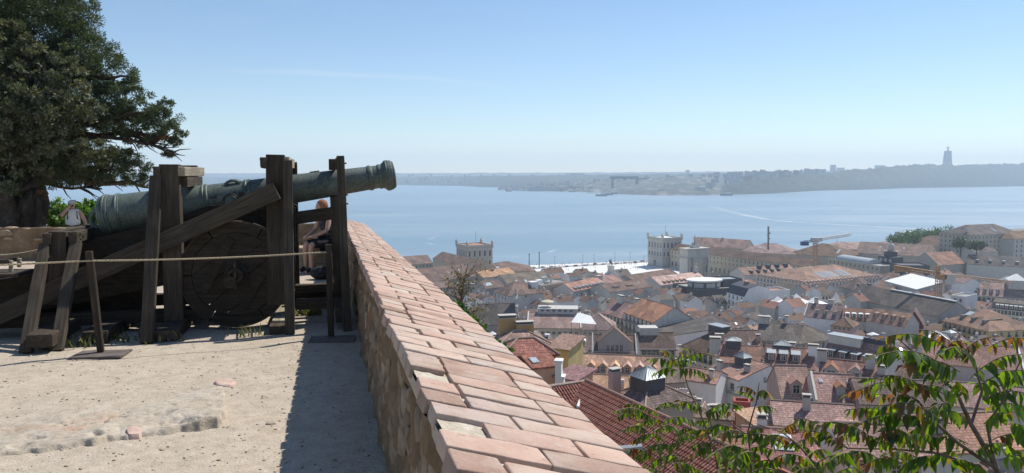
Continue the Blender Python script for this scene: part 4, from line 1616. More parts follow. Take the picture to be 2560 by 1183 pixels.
 skin_figure('shorts', grow(('pel', 'rhip', 'lhip', 'rkn', 'lkn'), 1.15), [('pel', 'rhip'), ('rhip', 'rkn'), ('pel', 'lhip'), ('lhip', 'lkn')], blackp, o, 'pel')
 skin_figure('shoe', grow(('ran', 'rto'), 1.2), [('ran', 'rto')], blackp, o, 'ran')
 skin_figure('shoe', grow(('lan', 'lto'), 1.2), [('lan', 'lto')], blackp, o, 'lan')
 # bag on the ground beside her
 c = on_ground(806, 697)
 mb = MB()
 blob(mb, (0, 0, .11), (.24, .17, .13), fn=lambda p: np.array([p[0], p[1], max(p[2], -.85)]) * (1 + .12 * fbm(p, 2.5, 3)))
 b = mb.build('shoulder_bag', bag, smooth=True)
 b.location = c
 tag(b, 'slumped black shoulder bag on the ground in front of the stone bench', 'bag')
 mb = MB()
 mb.tube([(-.15, 0, .2), (-.1, -.05, .3), (.05, -.06, .32), (.15, 0, .2)], .012, 6)
 mb.build('handle', bag, b, smooth=True)


build_people()
# ================================================================== trees and plants on the terrace and below the wall
def leaf_cloud(centers, radii, per, size, aspect, droop=0.0, needle=False, seed=1):
 """small leaf faces scattered in many little puffs; returns verts and quad faces"""
 g = np.random.default_rng(seed)
 n = len(centers)
 C = np.repeat(np.asarray(centers, float), per, axis=0)
 Rr = np.repeat(np.asarray(radii, float), per)
 d = g.normal(size=(len(C), 3))
 d /= np.linalg.norm(d, axis=1)[:, None]
 pos = C + d * (Rr * g.random(len(C)) ** .45)[:, None] * np.array([1, 1, .75])
 # leaf direction: outwards from its puff, partly random
 t = d * .7 + g.normal(size=d.shape) * .7
 t[:, 2] -= droop
 t /= np.linalg.norm(t, axis=1)[:, None]
 a = np.cross(t, g.normal(size=d.shape))
 a /= np.linalg.norm(a, axis=1)[:, None] + 1e-9
 L = size * (.6 + .8 * g.random(len(C)))[:, None]
 wdt = L * aspect
 v0 = pos
 v1 = pos + t * L * .5 + a * wdt
 v2 = pos + t * L
 v3 = pos + t * L * .5 - a * wdt
 V = np.stack([v0, v1, v2, v3], 1).reshape(-1, 3)
 Fq = np.arange(len(V)).reshape(-1, 4)
 return V, Fq


def puffs(blobs, n_per_r2, seed=3, inner=.35):
 """puff centres over the surface of pixel-defined blobs: (px, py, radius px, distance, flatten)"""
 g = np.random.default_rng(seed)
 out, rad = [], []
 for px, py, r, D, fl in blobs:
  c = at_y(px, py, D)
  m = mpp(c)
  n = max(6, int(n_per_r2 * (r / 50.0) ** 2))
  d = g.normal(size=(n, 3))
  d /= np.linalg.norm(d, axis=1)[:, None]
  s_ = inner + (1 - inner) * g.random(n) ** .5
  p = c + d * s_[:, None] * r * m * np.array([1, 1.0, fl])
  out.append(p)
  rad.append(np.full(n, r * m) * g.uniform(.14, .3, n))
 return np.concatenate(out), np.concatenate(rad)


def limb(mb, pts, r0, r1, seg=8, wob=.05):
 fine = []
 for i in range(len(pts) - 1):
  for k in range(4):
   s_ = k / 4
   fine.append(np.array(pts[i]) * (1 - s_) + np.array(pts[i + 1]) * s_)
 fine.append(np.array(pts[-1]))
 n = len(fine)
 out = []
 for i, p in enumerate(fine):
  j = np.array([fbm(p + 3.1, 1.1, 2), fbm(p + 9.7, 1.1, 2), fbm(p + 17.3, 1.1, 2)]) * wob
  out.append(p + j)
 mb.tube(out, [r0 + (r1 - r0) * i / (n - 1) for i in range(n)], seg)
 return out


def build_left_trees():
 D = 22.5
 # ---------------- stone pine
 base = at_y(70, 575, D)
 base[2] = -.95
 t = empty('pine_tree', base, 0, 'tall umbrella pine with dark clumped crown leaning right over the gun', 'tree')
 A = lambda px, py, d=D: at_y(px, py, d) - base
 mb = MB()
 limb(mb, [A(72, 640), A(66, 560), A(58, 480), A(40, 380), A(20, 240), A(30, 60), A(60, -80)], .58, .3, 14, .25)
 for q in range(9):
  dx = -46 + 12 * q
  limb(mb, [A(72 + dx * 1.15, 640, D - .35), A(66 + dx, 565, D - .45 - .1 * (q % 2)), A(60 + dx * .8, 500, D - .4), A(50 + dx * .6, 430, D - .3)], .12 + .03 * (q % 3), .07, 7, .35)
 limb(mb, [A(30, 640, D - .8), A(20, 560, D - .8), A(-10, 470, D - .8), A(-60, 330, D - .8)], .45, .25, 12, .2)
 mb.build('trunk', MAT['bark'], t, smooth=True)
 limbs = [[(40, 380), (150, 340), (260, 335), (350, 340), (430, 345)], [(40, 360), (160, 320), (260, 300), (330, 290), (390, 280)], [(50, 470), (140, 440), (230, 455), (320, 455), (375, 465)],
    [(60, 450), (130, 425), (200, 420), (290, 425)], [(30, 280), (140, 220), (240, 190), (320, 190)], [(20, 200), (120, 120), (200, 60)], [(50, 430), (110, 455), (180, 470), (260, 468)],
    [(300, 338), (360, 352), (400, 372), (425, 385)], [(260, 335), (320, 350), (370, 362)]]
 for k, l_ in enumerate(limbs):
  mb = MB()
  limb(mb, [A(x, y, D + .4 * math.sin(k * 2.1 + i)) for i, (x, y) in enumerate(l_)], .16 if k < 6 else .07, .025, 7, .12)
  # twigs under the bough
  rr = random.Random(k)
  for q in range(16):
   s_ = rr.uniform(.25, 1) * (len(l_) - 1)
   i = min(int(s_), len(l_) - 2)
   w = s_ - i
   x0 = l_[i][0] * (1 - w) + l_[i + 1][0] * w
   y0 = l_[i][1] * (1 - w) + l_[i + 1][1] * w
   dd = D + rr.uniform(-.6, .6)
   x1, y1 = x0 + rr.uniform(10, 60), y0 + rr.uniform(-30, 34)
   mb.tube([A(x0, y0), A((x0 + x1) / 2, (y0 + y1) / 2 + rr.uniform(-6, 6), (D + dd) / 2), A(x1, y1, dd)], [.03, .018, .008], 5)
  mb.build('limb', MAT['bark'], t, smooth=True)
 blobs = [(40, -20, 130, D, .9), (130, 60, 105, D, .8), (185, 20, 60, D, .8), (190, 110, 70, D, .8), (235, 150, 75, D, .8), (275, 185, 62, D, .8), (300, 240, 62, D, .75), (330, 215, 30, D, .8), (230, 250, 80, D, .8),
    (150, 200, 110, D + 1, .9), (60, 230, 130, D + 1, .9), (385, 265, 46, D, .75), (405, 300, 48, D, .75), (430, 330, 33, D, .8), (395, 345, 36, D, .5), (345, 300, 55, D, .6), (350, 345, 40, D, .5), (415, 385, 16, D, .8), (440, 352, 18, D, .8),
    (280, 300, 60, D, .55), (200, 320, 90, D + 1, .6), (90, 330, 110, D + 1, .8), (30, 420, 90, D + 1, .8), (300, 405, 58, D, .55), (340, 425, 42, D, .55), (250, 400, 70, D, .5), (180, 410, 80, D, .5), (110, 420, 80, D, .6), (355, 450, 24, D, .5),
    (290, 450, 42, D, .3), (210, 450, 50, D, .28), (60, 100, 120, D + .8, .9), (-40, 150, 150, D, 1), (-40, 380, 120, D, 1), (-30, -60, 160, D, 1)]
 pc, pr = puffs(blobs, 25, 5, .55)
 V, Fq = leaf_cloud(pc, pr * .85, 105, .095, .11, seed=2)
 o = obj('crown', big_mesh('crown', V - base, Fq, MAT['pine']), t)
 o['kind'] = 'stuff'
 # ---------------- broad-leaved tree in front of it
 D2 = 20.8 + 1.2
 base = at_y(-60, 600, D2)
 base[2] = -.95
 t = empty('oak_tree', base, 0, 'grey-green broad-leaved tree at the left edge, in front of the pine', 'tree')
 mb = MB()
 A = lambda px, py, d=D2: at_y(px, py, d) - base
 limb(mb, [A(-70, 640), A(-60, 520), A(-30, 400), A(20, 300), A(60, 200)], .4, .12, 12, .2)
 limb(mb, [A(-50, 470), A(40, 380), A(120, 300), A(190, 250)], .2, .04, 8, .15)
 limb(mb, [A(-40, 420), A(60, 400), A(150, 385), A(240, 380)], .16, .03, 8, .15)
 mb.build('trunk', MAT['bark'], t, smooth=True)
 D2 -= .9
 blobs = [(20, 110, 75, D2, .9), (60, 170, 80, D2, .9), (0, 240, 95, D2, 1), (120, 160, 55, D2, .8), (165, 140, 45, D2, .8), (110, 240, 90, D2, .9), (185, 215, 60, D2, .7), (50, 320, 95, D2, .9), (160, 290, 75, D2, .6), (215, 270, 45, D2, .6),
    (120, 330, 70, D2, .6), (20, 400, 90, D2, .9), (150, 385, 60, D2, .6), (230, 375, 50, D2, .5), (270, 390, 34, D2, .5), (-40, 300, 120, D2, 1)]
 pc, pr = puffs(blobs, 12, 8, .5)
 V, Fq = leaf_cloud(pc, pr * .85, 75, .105, .24, seed=4)
 o = obj('crown', big_mesh('crown', V - base, Fq, MAT['oakleaf']), t)
 o['kind'] = 'stuff'
 # ---------------- bright bushes behind the parapet
 for k, (lab, bl) in enumerate((('bright green bush behind the person in the white cap', [(140, 520, 34, 25, .7), (120, 545, 34, 25, .8), (165, 545, 36, 25, .8), (190, 530, 30, 25, .7), (130, 560, 30, 25, .7)]),
         ('bright green bush between the person in the white cap and the cannon breech', [(215, 545, 32, 25.5, .8), (240, 530, 26, 25.5, .7), (230, 515, 22, 25.5, .7), (255, 548, 26, 25.5, .8), (200, 560, 30, 25.5, .8), (205, 510, 20, 25.5, .6)]))):
  b = at_y(bl[0][0], 575, bl[0][3])
  b[2] = -1.0
  t = empty('bush', b, 0, lab, 'bush')
  mb = MB()
  for q in range(7):
   e = at_y(bl[q % len(bl)][0], bl[q % len(bl)][1], bl[0][3]) - b
   mb.tube([(0, 0, 0), e * .5 + np.array([.1, 0, .1]), e], [.04, .025, .01], 5)
  mb.build('stem', MAT['twig'], t)
  pc, pr = puffs(bl, 26, 20 + k, .2)
  V, Fq = leaf_cloud(pc, pr, 34, .13, .34, seed=30 + k)
  o = obj('foliage', big_mesh('foliage', V - b, Fq, MAT['bush']), t)
  o['kind'] = 'stuff'


def build_wall_plants():
 # ivy creeping up over the outer lip of the parapet
 g = np.random.default_rng(5)
 cs, rs = [], []
 for a in np.linspace(4.2, 6.8, 170):
  k = 0.6 + .4 * math.sin(a * 2.3)
  p = wall_pt(WALL_OUT + .03 + .06 * g.random(), a, H_OUT - .1 - .14 * g.random() + .03 * k)
  cs.append(p)
  rs.append(.03 + .03 * g.random() * k)
  if g.random() < .8:
   cs.append(p + np.array([.1, 0, -.25 * g.random() - .1]))
   rs.append(.08)
 V, Fq = leaf_cloud(cs, rs, 26, .035, .4, seed=12)
 o = obj('ivy', big_mesh('ivy', V, Fq, MAT['ivy']))
 tag(o, 'green ivy creeping along the outer lip of the brick parapet', 'ivy', kind='stuff')
 # half-bare shrub rising beyond the wall
 D = 16.0
 b = at_y(1165, 800, D)
 b[2] = -6.0
 t = empty('bare_shrub', b, 0, 'thin half-bare shrub rising beyond the parapet in front of the brown roofs', 'shrub')
 A = lambda px, py, d=D: at_y(px, py, d) - b
 rr = random.Random(4)
 mb = MB()
 tips = []
 mb.tube([(0, 0, 0), A(1160, 830), A(1150, 770), A(1158, 715), A(1170, 660)], [.07, .05, .035, .02, .006], 6)
 for k in range(46):
  y0 = rr.uniform(690, 850)
  x0 = 1153 + (y0 - 760) * .05 + rr.uniform(-3, 3)
  x1 = x0 + rr.uniform(-50, 62)
  y1 = y0 - rr.uniform(5, 60) * (1 if y0 > 720 else .5)
  d = D + rr.uniform(-.5, .5)
  mb.tube([A(x0, y0), A((x0 + x1) / 2 + rr.uniform(-4, 4), (y0 + y1) / 2 - 3, (D + d) / 2), A(x1, y1, d)], [.014, .009, .004], 5)
  tips.append((x1, y1, d))
  for q in range(4):
   w = rr.uniform(.3, 1)
   xa, ya = x0 + (x1 - x0) * w, y0 + (y1 - y0) * w
   xb, yb = xa + rr.uniform(-16, 16), ya - rr.uniform(0, 24)
   mb.tube([A(xa, ya, d), A(xb, yb, d + rr.uniform(-.2, .2))], [.005, .002], 4)
   tips.append((xb, yb, d))
 mb.build('branches', MAT['twig'], t)
 cs = [A(*p) for p in tips] + [A(rr.uniform(1120, 1215), rr.uniform(770, 850), D + rr.uniform(-.4, .4)) for _ in range(30)]
 V, Fq = leaf_cloud(cs, [.09] * len(cs), 4, .04, .35, seed=9)
 o = obj('leaves', big_mesh('leaves', V, Fq, MAT['dry']), t)
 o['kind'] = 'stuff'


def leaflet_mesh(name, mat, bend):
 """one lanceolate leaflet, unit long, x along it"""
 xs = [0, .12, .32, .55, .78, 1.0]
 ws = [.03, .14, .2, .175, .1, .0]
 vs_, fs_ = [], []
 for x, w in zip(xs, ws):
  z = -bend * x * x
  fold = .32 * w
  vs_ += [(x, -w, z + fold), (x, 0, z), (x, w, z + fold)]
 for i in range(len(xs) - 1):
  a, b = i * 3, i * 3 + 3
  fs_ += [(a, a + 1, b + 1, b), (a + 1, a + 2, b + 2, b + 1)]
 mb = MB()
 mb.add(vs_, fs_)
 me = mb.mesh(name, MAT[mat], True)
 return me


LEAF_V = None


def build_ailanthus():
 """young trees of heaven growing up from the slope below the wall"""
 mats = ['ail_green', 'ail_olive', 'ail_red']
 shapes = {(m, k): leaflet_mesh('leaf', m, (.1, .25, .42)[k]) for m in mats for k in range(3)}
 rr = random.Random(21)
 total = [0]

 def tree(label, stem_specs, leaf_specs, n_parts):
  base = at_y(*stem_specs[0][0][0])
  t = empty('ailanthus_tree', base, 0, label, 'tree')
  for pts, r0, r1 in stem_specs:
   mb = MB()
   limb(mb, [at_y(*p) - base for p in pts], r0, r1, 7, .03)
   mb.build('stem', MAT['twig'], t, smooth=True)
  items = []
  rach = MB()
  for (x0, y0, x1, y1, D, size, pal) in leaf_specs:
   D += rr.uniform(-.25, .25)
   p0, p1 = at_y(x0, y0, D), at_y(x1, y1, D + rr.uniform(-.5, .5) * (.35 if D < 6 else .7))
   L = np.linalg.norm(p1 - p0)
   size *= .98 if D < 6 else .95
   n = max(5, int(L / (size * .33)))
   pts = []
   for i in range(n + 1):
    s_ = i / n
    p = p0 * (1 - s_) + p1 * s_ + Z3 * (L * .13 * math.sin(math.pi * s_) - L * .05 * s_ * s_)
    pts.append(p)
   rach.tube([p - base for p in pts], [.0035 if D < 6 else .005] * (len(pts) - 1) + [.0015], 5)
   ax = (p1 - p0) / L
   side = np.cross(ax, Z3)
   side /= np.linalg.norm(side)
   for i in range(1, n + 1):
    s_ = i / n
    for sd in ((1, -1) if i < n else (0,)):
     if rr.random() < .05:
      continue
     d = side * sd * rr.uniform(.25, 1.1) + ax * rr.uniform(-.1, .7) - Z3 * rr.uniform(.35, 1.5)
     if sd == 0:
      d = ax - Z3 * .5
     d /= np.linalg.norm(d)
     l_ = size * rr.uniform(.75, 1.2) * (1.0 - .38 * abs(s_ - .45) * 1.3)
     u = rr.random()
     if pal == 'g':
      m = 0 if u < .9 else 1
     elif pal == 'o':
      m = 1 if u < .4 else (0 if u < .92 else 2)
     elif pal == 'r':
      m = 2 if u < .42 else (1 if u < .8 else 0)
     else:
      m = (0 if s_ < .75 else 1) if u < .8 else (1 if u < .96 else 2)
      if s_ > .82 and u > .4:
       m = 2
     nrm = np.cross(d, np.cross(Z3 + side * rr.uniform(-1.2, 1.2) + ax * rr.uniform(-.6, .6), d))
     nrm /= np.linalg.norm(nrm) + 1e-9
     yv = np.cross(nrm, d)
     items.append((l_ / D, l_, pts[i] - base, d, yv, nrm, mats[m], rr.randrange(3)))
  rach.build('leaf_stalks', MAT['twig'], t, smooth=True)['kind'] = 'stuff'
  items.sort(key=lambda q: -q[0])
  for it in items[:n_parts]:
   _, l_, p, d, yv, nrm, m, k = it
   obj('leaf', shapes[(m, k)], t, frame_matrix(p, d, yv, nrm) @ Matrix.Scale(l_, 4))
  rest = items[n_parts:]
  if rest:
   V, Fs, mi = [], [], []
   tmpl = {}
   for (m, k), me in shapes.items():
    tmpl[(m, k)] = np.array([v.co[:] for v in me.vertices])
   fq = np.array([p.vertices[:] for p in shapes[('ail_green', 0)].polygons])
   o0 = 0
   for _, l_, p, d, yv, nrm, m, k in rest:
    c = tmpl[(m, k)] * l_
    V.append(c[:, :1] * d + c[:, 1:2] * yv + c[:, 2:3] * nrm + p)
    Fs.append(fq + o0)
    mi += [mats.index(m)] * len(fq)
    o0 += len(c)
   o = obj('small_leaves', big_mesh('small_leaves', np.concatenate(V), np.concatenate(Fs), [MAT[q] for q in mats], mi, True), t)
   o['kind'] = 'stuff'
  total[0] += len(items)

 # ---- right-hand tree, nearest, big leaves
 D = 4.9
 stems = [([(2530, 1300, D), (2490, 1150, D), (2435, 1060, D), (2400, 980, D), (2330, 920, D), (2240, 850, D)], .022, .004),
    ([(2500, 1170, D), (2400, 1105, D), (2350, 1060, D), (2300, 1000, D), (2200, 960, D)], .016, .004),
    ([(2540, 1260, D), (2450, 1160, D), (2340, 1130, D), (2240, 1120, D), (2120, 1120, D), (2060, 1085, D)], .013, .003),
    ([(2490, 1150, D), (2475, 1060, D), (2520, 1000, D), (2560, 900, D)], .012, .004),
    ([(2435, 1060, D), (2465, 980, D), (2440, 900, D), (2400, 860, D)], .01, .003)]
 lv = [(2385, 880, 2210, 835, D, .105, 'm'), (2400, 885, 2300, 818, D, .09, 'r'), (2390, 900, 2480, 838, D, .09, 'r'), (2380, 930, 2190, 880, D, .12, 'g'), (2400, 930, 2260, 905, D, .12, 'm'),
   (2420, 950, 2560, 880, D, .12, 'g'), (2440, 970, 2600, 925, D, .13, 'g'), (2360, 985, 2120, 975, D, .125, 'm'), (2330, 985, 2170, 940, D, .1, 'o'), (2400, 1000, 2300, 960, D, .12, 'm'),
   (2460, 1000, 2580, 985, D, .15, 'g'), (2470, 1020, 2600, 1040, D, .15, 'm'), (2350, 1050, 2200, 1010, D, .12, 'o'), (2330, 1060, 2150, 1050, D, .12, 'm'), (2270, 1060, 2110, 1020, D, .11, 'o'),
   (2430, 1060, 2330, 1030, D, .11, 'm'), (2380, 1060, 2270, 1080, D, .12, 'g'), (2300, 1120, 2200, 1070, D, .12, 'm'), (2240, 1120, 2080, 1090, D, .1, 'm'), (2200, 1110, 2050, 1050, D, .1, 'o'),
   (2120, 1120, 2000, 1075, D, .1, 'm'), (2090, 1100, 1985, 1040, D, .09, 'o'), (2480, 1100, 2590, 1090, D, .14, 'm'), (2420, 1110, 2320, 1100, D, .12, 'g'), (2400, 1130, 2300, 1160, D, .13, 'g'),
   (2500, 1150, 2600, 1150, D, .13, 'm'), (2470, 870, 2590, 850, D, .1, 'r'), (2430, 900, 2360, 870, D, .11, 'g'), (2500, 930, 2570, 960, D, .14, 'g'), (2350, 960, 2290, 920, D, .11, 'm'),
   (2300, 1010, 2240, 985, D, .1, 'm'), (2250, 1000, 2160, 990, D, .09, 'r'), (2260, 1150, 2160, 1160, D, .11, 'm'), (2330, 1140, 2240, 1180, D, .12, 'g'), (2420, 990, 2380, 950, D, .1, 'g'),
   (2460, 1060, 2520, 1030, D, .12, 'm'), (2300, 1150, 2220, 1130, D, .1, 'g'), (2200, 1150, 2100, 1140, D, .1, 'm'), (2150, 1140, 2060, 1160, D, .1, 'g'), (2380, 1150, 2450, 1170, D, .12, 'g'), (2440, 1130, 2540, 1120, D, .12, 'g'), (2350, 1100, 2250, 1095, D, .11, 'g'), (2520, 1060, 2590, 1080, D, .13, 'g'), (2500, 980, 2440, 955, D, .12, 'g'), (2380, 1010, 2300, 1040, D, .11, 'g'), (2260, 1090, 2180, 1100, D, .1, 'g'), (2280, 900, 2200, 862, D, .1, 'o'), (2340, 890, 2420, 850, D, .08, 'r')]
 tree('nearest leafy sapling with large drooping leaflets and orange tips, at the right edge', stems, lv, 150)
 # ---- middle sapling
 D = 6.6
 stems = [([(2120, 1300, D), (2060, 1180, D), (2000, 1110, D), (1960, 1080, D), (1890, 1060, D)], .014, .003), ([(1930, 1300, D), (1880, 1170, D), (1870, 1080, D), (1890, 1010, D), (1895, 960, D)], .013, .003),
    ([(1980, 1300, D), (1960, 1200, D), (1900, 1110, D), (1830, 1060, D), (1800, 1030, D)], .012, .003)]
 lv = [(1893, 985, 1850, 965, D, .07, 'r'), (1895, 990, 1925, 985, D, .08, 'o'), (1890, 1020, 1935, 1020, D, .08, 'g'), (1888, 1000, 1845, 978, D, .06, 'o'), (1880, 1100, 1790, 1085, D, .12, 'm'), (1900, 1110, 1960, 1090, D, .12, 'm'),
   (1960, 1110, 1860, 1085, D, .11, 'g'), (1990, 1110, 2060, 1095, D, .12, 'm'), (1870, 1130, 1780, 1130, D, .12, 'g'), (1930, 1150, 2010, 1140, D, .13, 'm'), (1960, 1160, 1870, 1165, D, .13, 'g'), (2040, 1160, 2120, 1140, D, .12, 'm'),
   (2000, 1120, 1930, 1085, D, .1, 'o'), (1900, 1170, 1820, 1175, D, .12, 'm'), (2060, 1180, 1990, 1175, D, .12, 'g'), (1950, 1080, 2010, 1060, D, .1, 'r'), (2080, 1190, 2170, 1170, D, .12, 'm'), (1860, 1090, 1910, 1070, D, .09, 'm'),
   (1880, 1180, 1960, 1185, D, .12, 'g'), (1940, 1130, 1870, 1120, D, .11, 'g'), (1980, 1170, 2060, 1160, D, .11, 'g'), (1900, 1140, 1830, 1150, D, .11, 'g'), (2030, 1130, 1960, 1110, D, .1, 'g'), (1800, 1160, 1870, 1150, D, .1, 'g'), (1850, 1180, 1780, 1180, D, .11, 'm'), (1830, 1070, 1760, 1075, D, .1, 'm'), (2010, 1150, 2080, 1130, D, .11, 'o')]
 tree('middle leafy sapling in front of the red roofs, its red-tipped shoot against the white gable', stems, lv, 100)
 # ---- left sapling, in front of the dark red roof
 D = 8.2
 stems = [([(1830, 1300, D), (1790, 1120, D), (1755, 1040, D), (1715, 965, D), (1695, 905, D)], .014, .004), ([(1800, 1200, D), (1790, 1090, D), (1770, 1030, D), (1740, 1010, D)], .008, .003),
    ([(1730, 1300, D), (1700, 1150, D), (1640, 1080, D), (1600, 1040, D), (1560, 1020, D)], .01, .003), ([(1640, 1300, D), (1660, 1180, D), (1690, 1090, D), (1660, 1040, D)], .01, .003)]
 lv = [(1692, 910, 1655, 872, D, .1, 'o'), (1692, 915, 1625, 895, D, .13, 'g'), (1694, 905, 1715, 868, D, .09, 'o'), (1695, 912, 1765, 880, D, .12, 'g'), (1697, 925, 1775, 940, D, .12, 'm'), (1692, 925, 1640, 930, D, .11, 'g'),
   (1690, 905, 1740, 885, D, .09, 'm'), (1755, 1030, 1740, 1000, D, .1, 'm'), (1760, 1035, 1850, 1010, D, .13, 'g'), (1765, 1040, 1830, 1030, D, .12, 'm'), (1750, 1030, 1700, 1000, D, .1, 'o'), (1775, 1060, 1745, 1055, D, .11, 'g'),
   (1640, 1060, 1540, 1020, D, .1, 'g'), (1650, 1040, 1545, 1010, D, .09, 'm'), (1660, 1050, 1740, 1055, D, .11, 'g'), (1670, 1060, 1600, 1055, D, .12, 'g'), (1600, 1040, 1535, 1045, D, .09, 'm'), (1690, 1080, 1760, 1090, D, .11, 'm'),
   (1660, 1090, 1580, 1100, D, .12, 'm'), (1690, 1120, 1600, 1130, D, .13, 'o'), (1700, 1140, 1620, 1160, D, .14, 'o'), (1720, 1120, 1790, 1110, D, .12, 'm'), (1680, 1160, 1740, 1170, D, .13, 'm'), (1640, 1150, 1570, 1120, D, .12, 'r'),
   (1700, 1080, 1640, 1070, D, .1, 'g'), (1780, 1120, 1720, 1140, D, .12, 'm'), (1790, 1150, 1860, 1130, D, .12, 'g'), (1650, 1180, 1590, 1180, D, .13, 'o'), (1640, 1020, 1700, 1015, D, .09, 'g'), (1720, 1160, 1660, 1140, D, .12, 'g'), (1760, 1180, 1690, 1185, D, .12, 'g'), (1620, 1080, 1560, 1070, D, .1, 'g'), (1740, 1090, 1680, 1110, D, .11, 'g'), (1630, 1130, 1580, 1150, D, .11, 'g'), (1800, 1090, 1740, 1075, D, .1, 'g')]
 tree('leftmost leafy sapling in front of the dark red ribbed roof, beside the parapet', stems, lv, 50)


build_left_trees()
build_wall_plants()
build_ailanthus()
# ================================================================== the town: materials and the house builder
def city_materials():
 m = MAT
 # roofs: clay tiles of several ages
 m['r_brown'] = mat_tile('roof_brown', (0.135, 0.08, 0.057), (0.185, 0.115, 0.083), (0.245, 0.16, 0.12))
 m['r_red'] = mat_tile('roof_red', (0.3, 0.14, 0.095), (0.38, 0.185, 0.125), (0.46, 0.245, 0.175))
 m['r_pink'] = mat_tile('roof_pink', (0.27, 0.155, 0.117), (0.335, 0.2, 0.152), (0.4, 0.255, 0.2))
 m['r_orange'] = mat_tile('roof_orange', (0.42, 0.225, 0.145), (0.5, 0.285, 0.19), (0.57, 0.355, 0.25))
 m['r_dark'] = mat_tile('roof_dark', (0.085, 0.075, 0.07), (0.12, 0.105, 0.095), (0.165, 0.145, 0.13))
 m['r_grey'] = mat_tile('roof_grey_brown', (0.115, 0.098, 0.083), (0.16, 0.135, 0.115), (0.21, 0.18, 0.155))
 m['r_oxide'] = mat_tile('roof_oxide_red', (0.24, 0.078, 0.058), (0.31, 0.105, 0.08), (0.37, 0.145, 0.11))
 m['r_white'] = simple('white_roof_sheet', (0.8, 0.8, 0.78), (0.68, 0.68, 0.66), 1.5, .6, .15, 3, .05)
 m['r_zinc'] = simple('zinc_sheet', (0.36, 0.39, 0.4), (0.29, 0.32, 0.33), 3, .45, .1, 6, .02, metallic=.3, vary=.1)
 m['r_slate'] = simple('blue_black_slate', (0.05, 0.055, 0.065), (0.08, 0.085, 0.1), 6, .6, .2, 12, .02)
 m['r_flat'] = simple('flat_roof_felt', (0.33, 0.32, 0.3), (0.22, 0.21, 0.2), 2, .9, vary=.15)
 for k, c in dict(white=(0.84, 0.82, 0.79), offwhite=(0.66, 0.62, 0.55), cream=(0.6, 0.52, 0.38), yellow=(0.6, 0.46, 0.22), pink=(0.52, 0.37, 0.32), grey=(0.4, 0.38, 0.35), stone=(0.5, 0.45, 0.37), ochre=(0.52, 0.33, 0.16),
      palegrey=(0.54, 0.52, 0.48), maroon=(0.14, 0.04, 0.045), blue=(0.2, 0.28, 0.38), redwall=(0.42, 0.11, 0.085), peach=(0.58, 0.38, 0.25), limestone=(0.56, 0.53, 0.47), darkgrey=(0.12, 0.12, 0.125), wine=(0.2, 0.07, 0.05)).items():
  m['w_' + k] = mat_plaster('plaster_' + k, c, .55 if k not in ('white',) else .35)
 m['frame'] = simple('window_frame_white', (0.62, 0.61, 0.58), None, 3, .6)
 m['stone_trim'] = simple('stone_trim', (0.5, 0.47, 0.42), (0.4, 0.37, 0.33), 4, .85)
 m['glass'] = simple('window_glass', (0.022, 0.026, 0.032), (0.05, 0.055, 0.06), .7, .08, vary=.3, spec=.6)
 m['shutter'] = simple('shutter_grey', (0.17, 0.17, 0.17), None, 3, .6, vary=.3)
 m['rail'] = simple('black_railing', (0.03, 0.03, 0.034), None, 3, .6)
 m['bluerail'] = simple('blue_grey_railing', (0.17, 0.22, 0.28), None, 3, .5)
 m['skyl'] = simple('skylight_glass', (0.5, 0.53, 0.55), (0.36, 0.39, 0.41), 2, .18, vary=.3, spec=.8)
 m['brickred'] = simple('chimney_brick', (0.36, 0.2, 0.15), (0.28, 0.15, 0.11), 6, .9)
 m['ridge'] = simple('ridge_mortar', (0.36, 0.24, 0.185), (0.44, 0.34, 0.28), 3, .9, vary=.15)


city_materials()


def z_eave(py):
 return float(np.interp(py, [600, 700, 770, 830, 870, 900, 960, 1050, 1183], [-71, -71, -69, -60, -50, -44, -39, -30, -20]))


def terrain(d):
 return float(np.interp(d, [3, 8, 50, 96, 144, 183, 222, 290, 396, 516, 620], [-6.5, -9, -33, -43, -53, -58, -64, -75, -84, -89, -91]))


def roof_mesh(polys, mat, thick=.2):
 """sloping slabs; UVs run in metres along the eave and up the slope"""
 V, Fs, UV = [], [], []
 for poly in polys:
  p = np.array(poly, float)
  n = np.cross(p[1] - p[0], p[2] - p[0])
  n /= np.linalg.norm(n)
  if n[2] < 0:
   p = p[::-1]
   n = -n
  u = np.cross((0, 0, 1.0), n)
  if np.linalg.norm(u) < 1e-4:
   u = np.array([1.0, 0, 0])
  u /= np.linalg.norm(u)
  v = np.cross(n, u)
  k = len(p)
  o = len(V)
  q = p - np.array([0, 0, thick])
  V += [tuple(x) for x in p] + [tuple(x) for x in q]
  uvp = [(float(x @ u), float(x @ v)) for x in p]
  Fs.append(tuple(range(o, o + k)))
  UV += uvp
  Fs.append(tuple(range(o + 2 * k - 1, o + k - 1, -1)))
  UV += uvp[::-1]
  for i in range(k):
   j = (i + 1) % k
   Fs.append((o + i, o + k + i, o + k + j, o + j))
   UV += [uvp[i], uvp[i], uvp[j], uvp[j]]
 me = bpy.data.meshes.new('roof')
 me.from_pydata(V, [], Fs)
 lay = me.uv_layers.new(name='UVMap')
 lay.data.foreach_set('uv', np.array(UV, np.float32).ravel())
 me.materials.append(mat)
 me.update()
 return me


_cache = {}


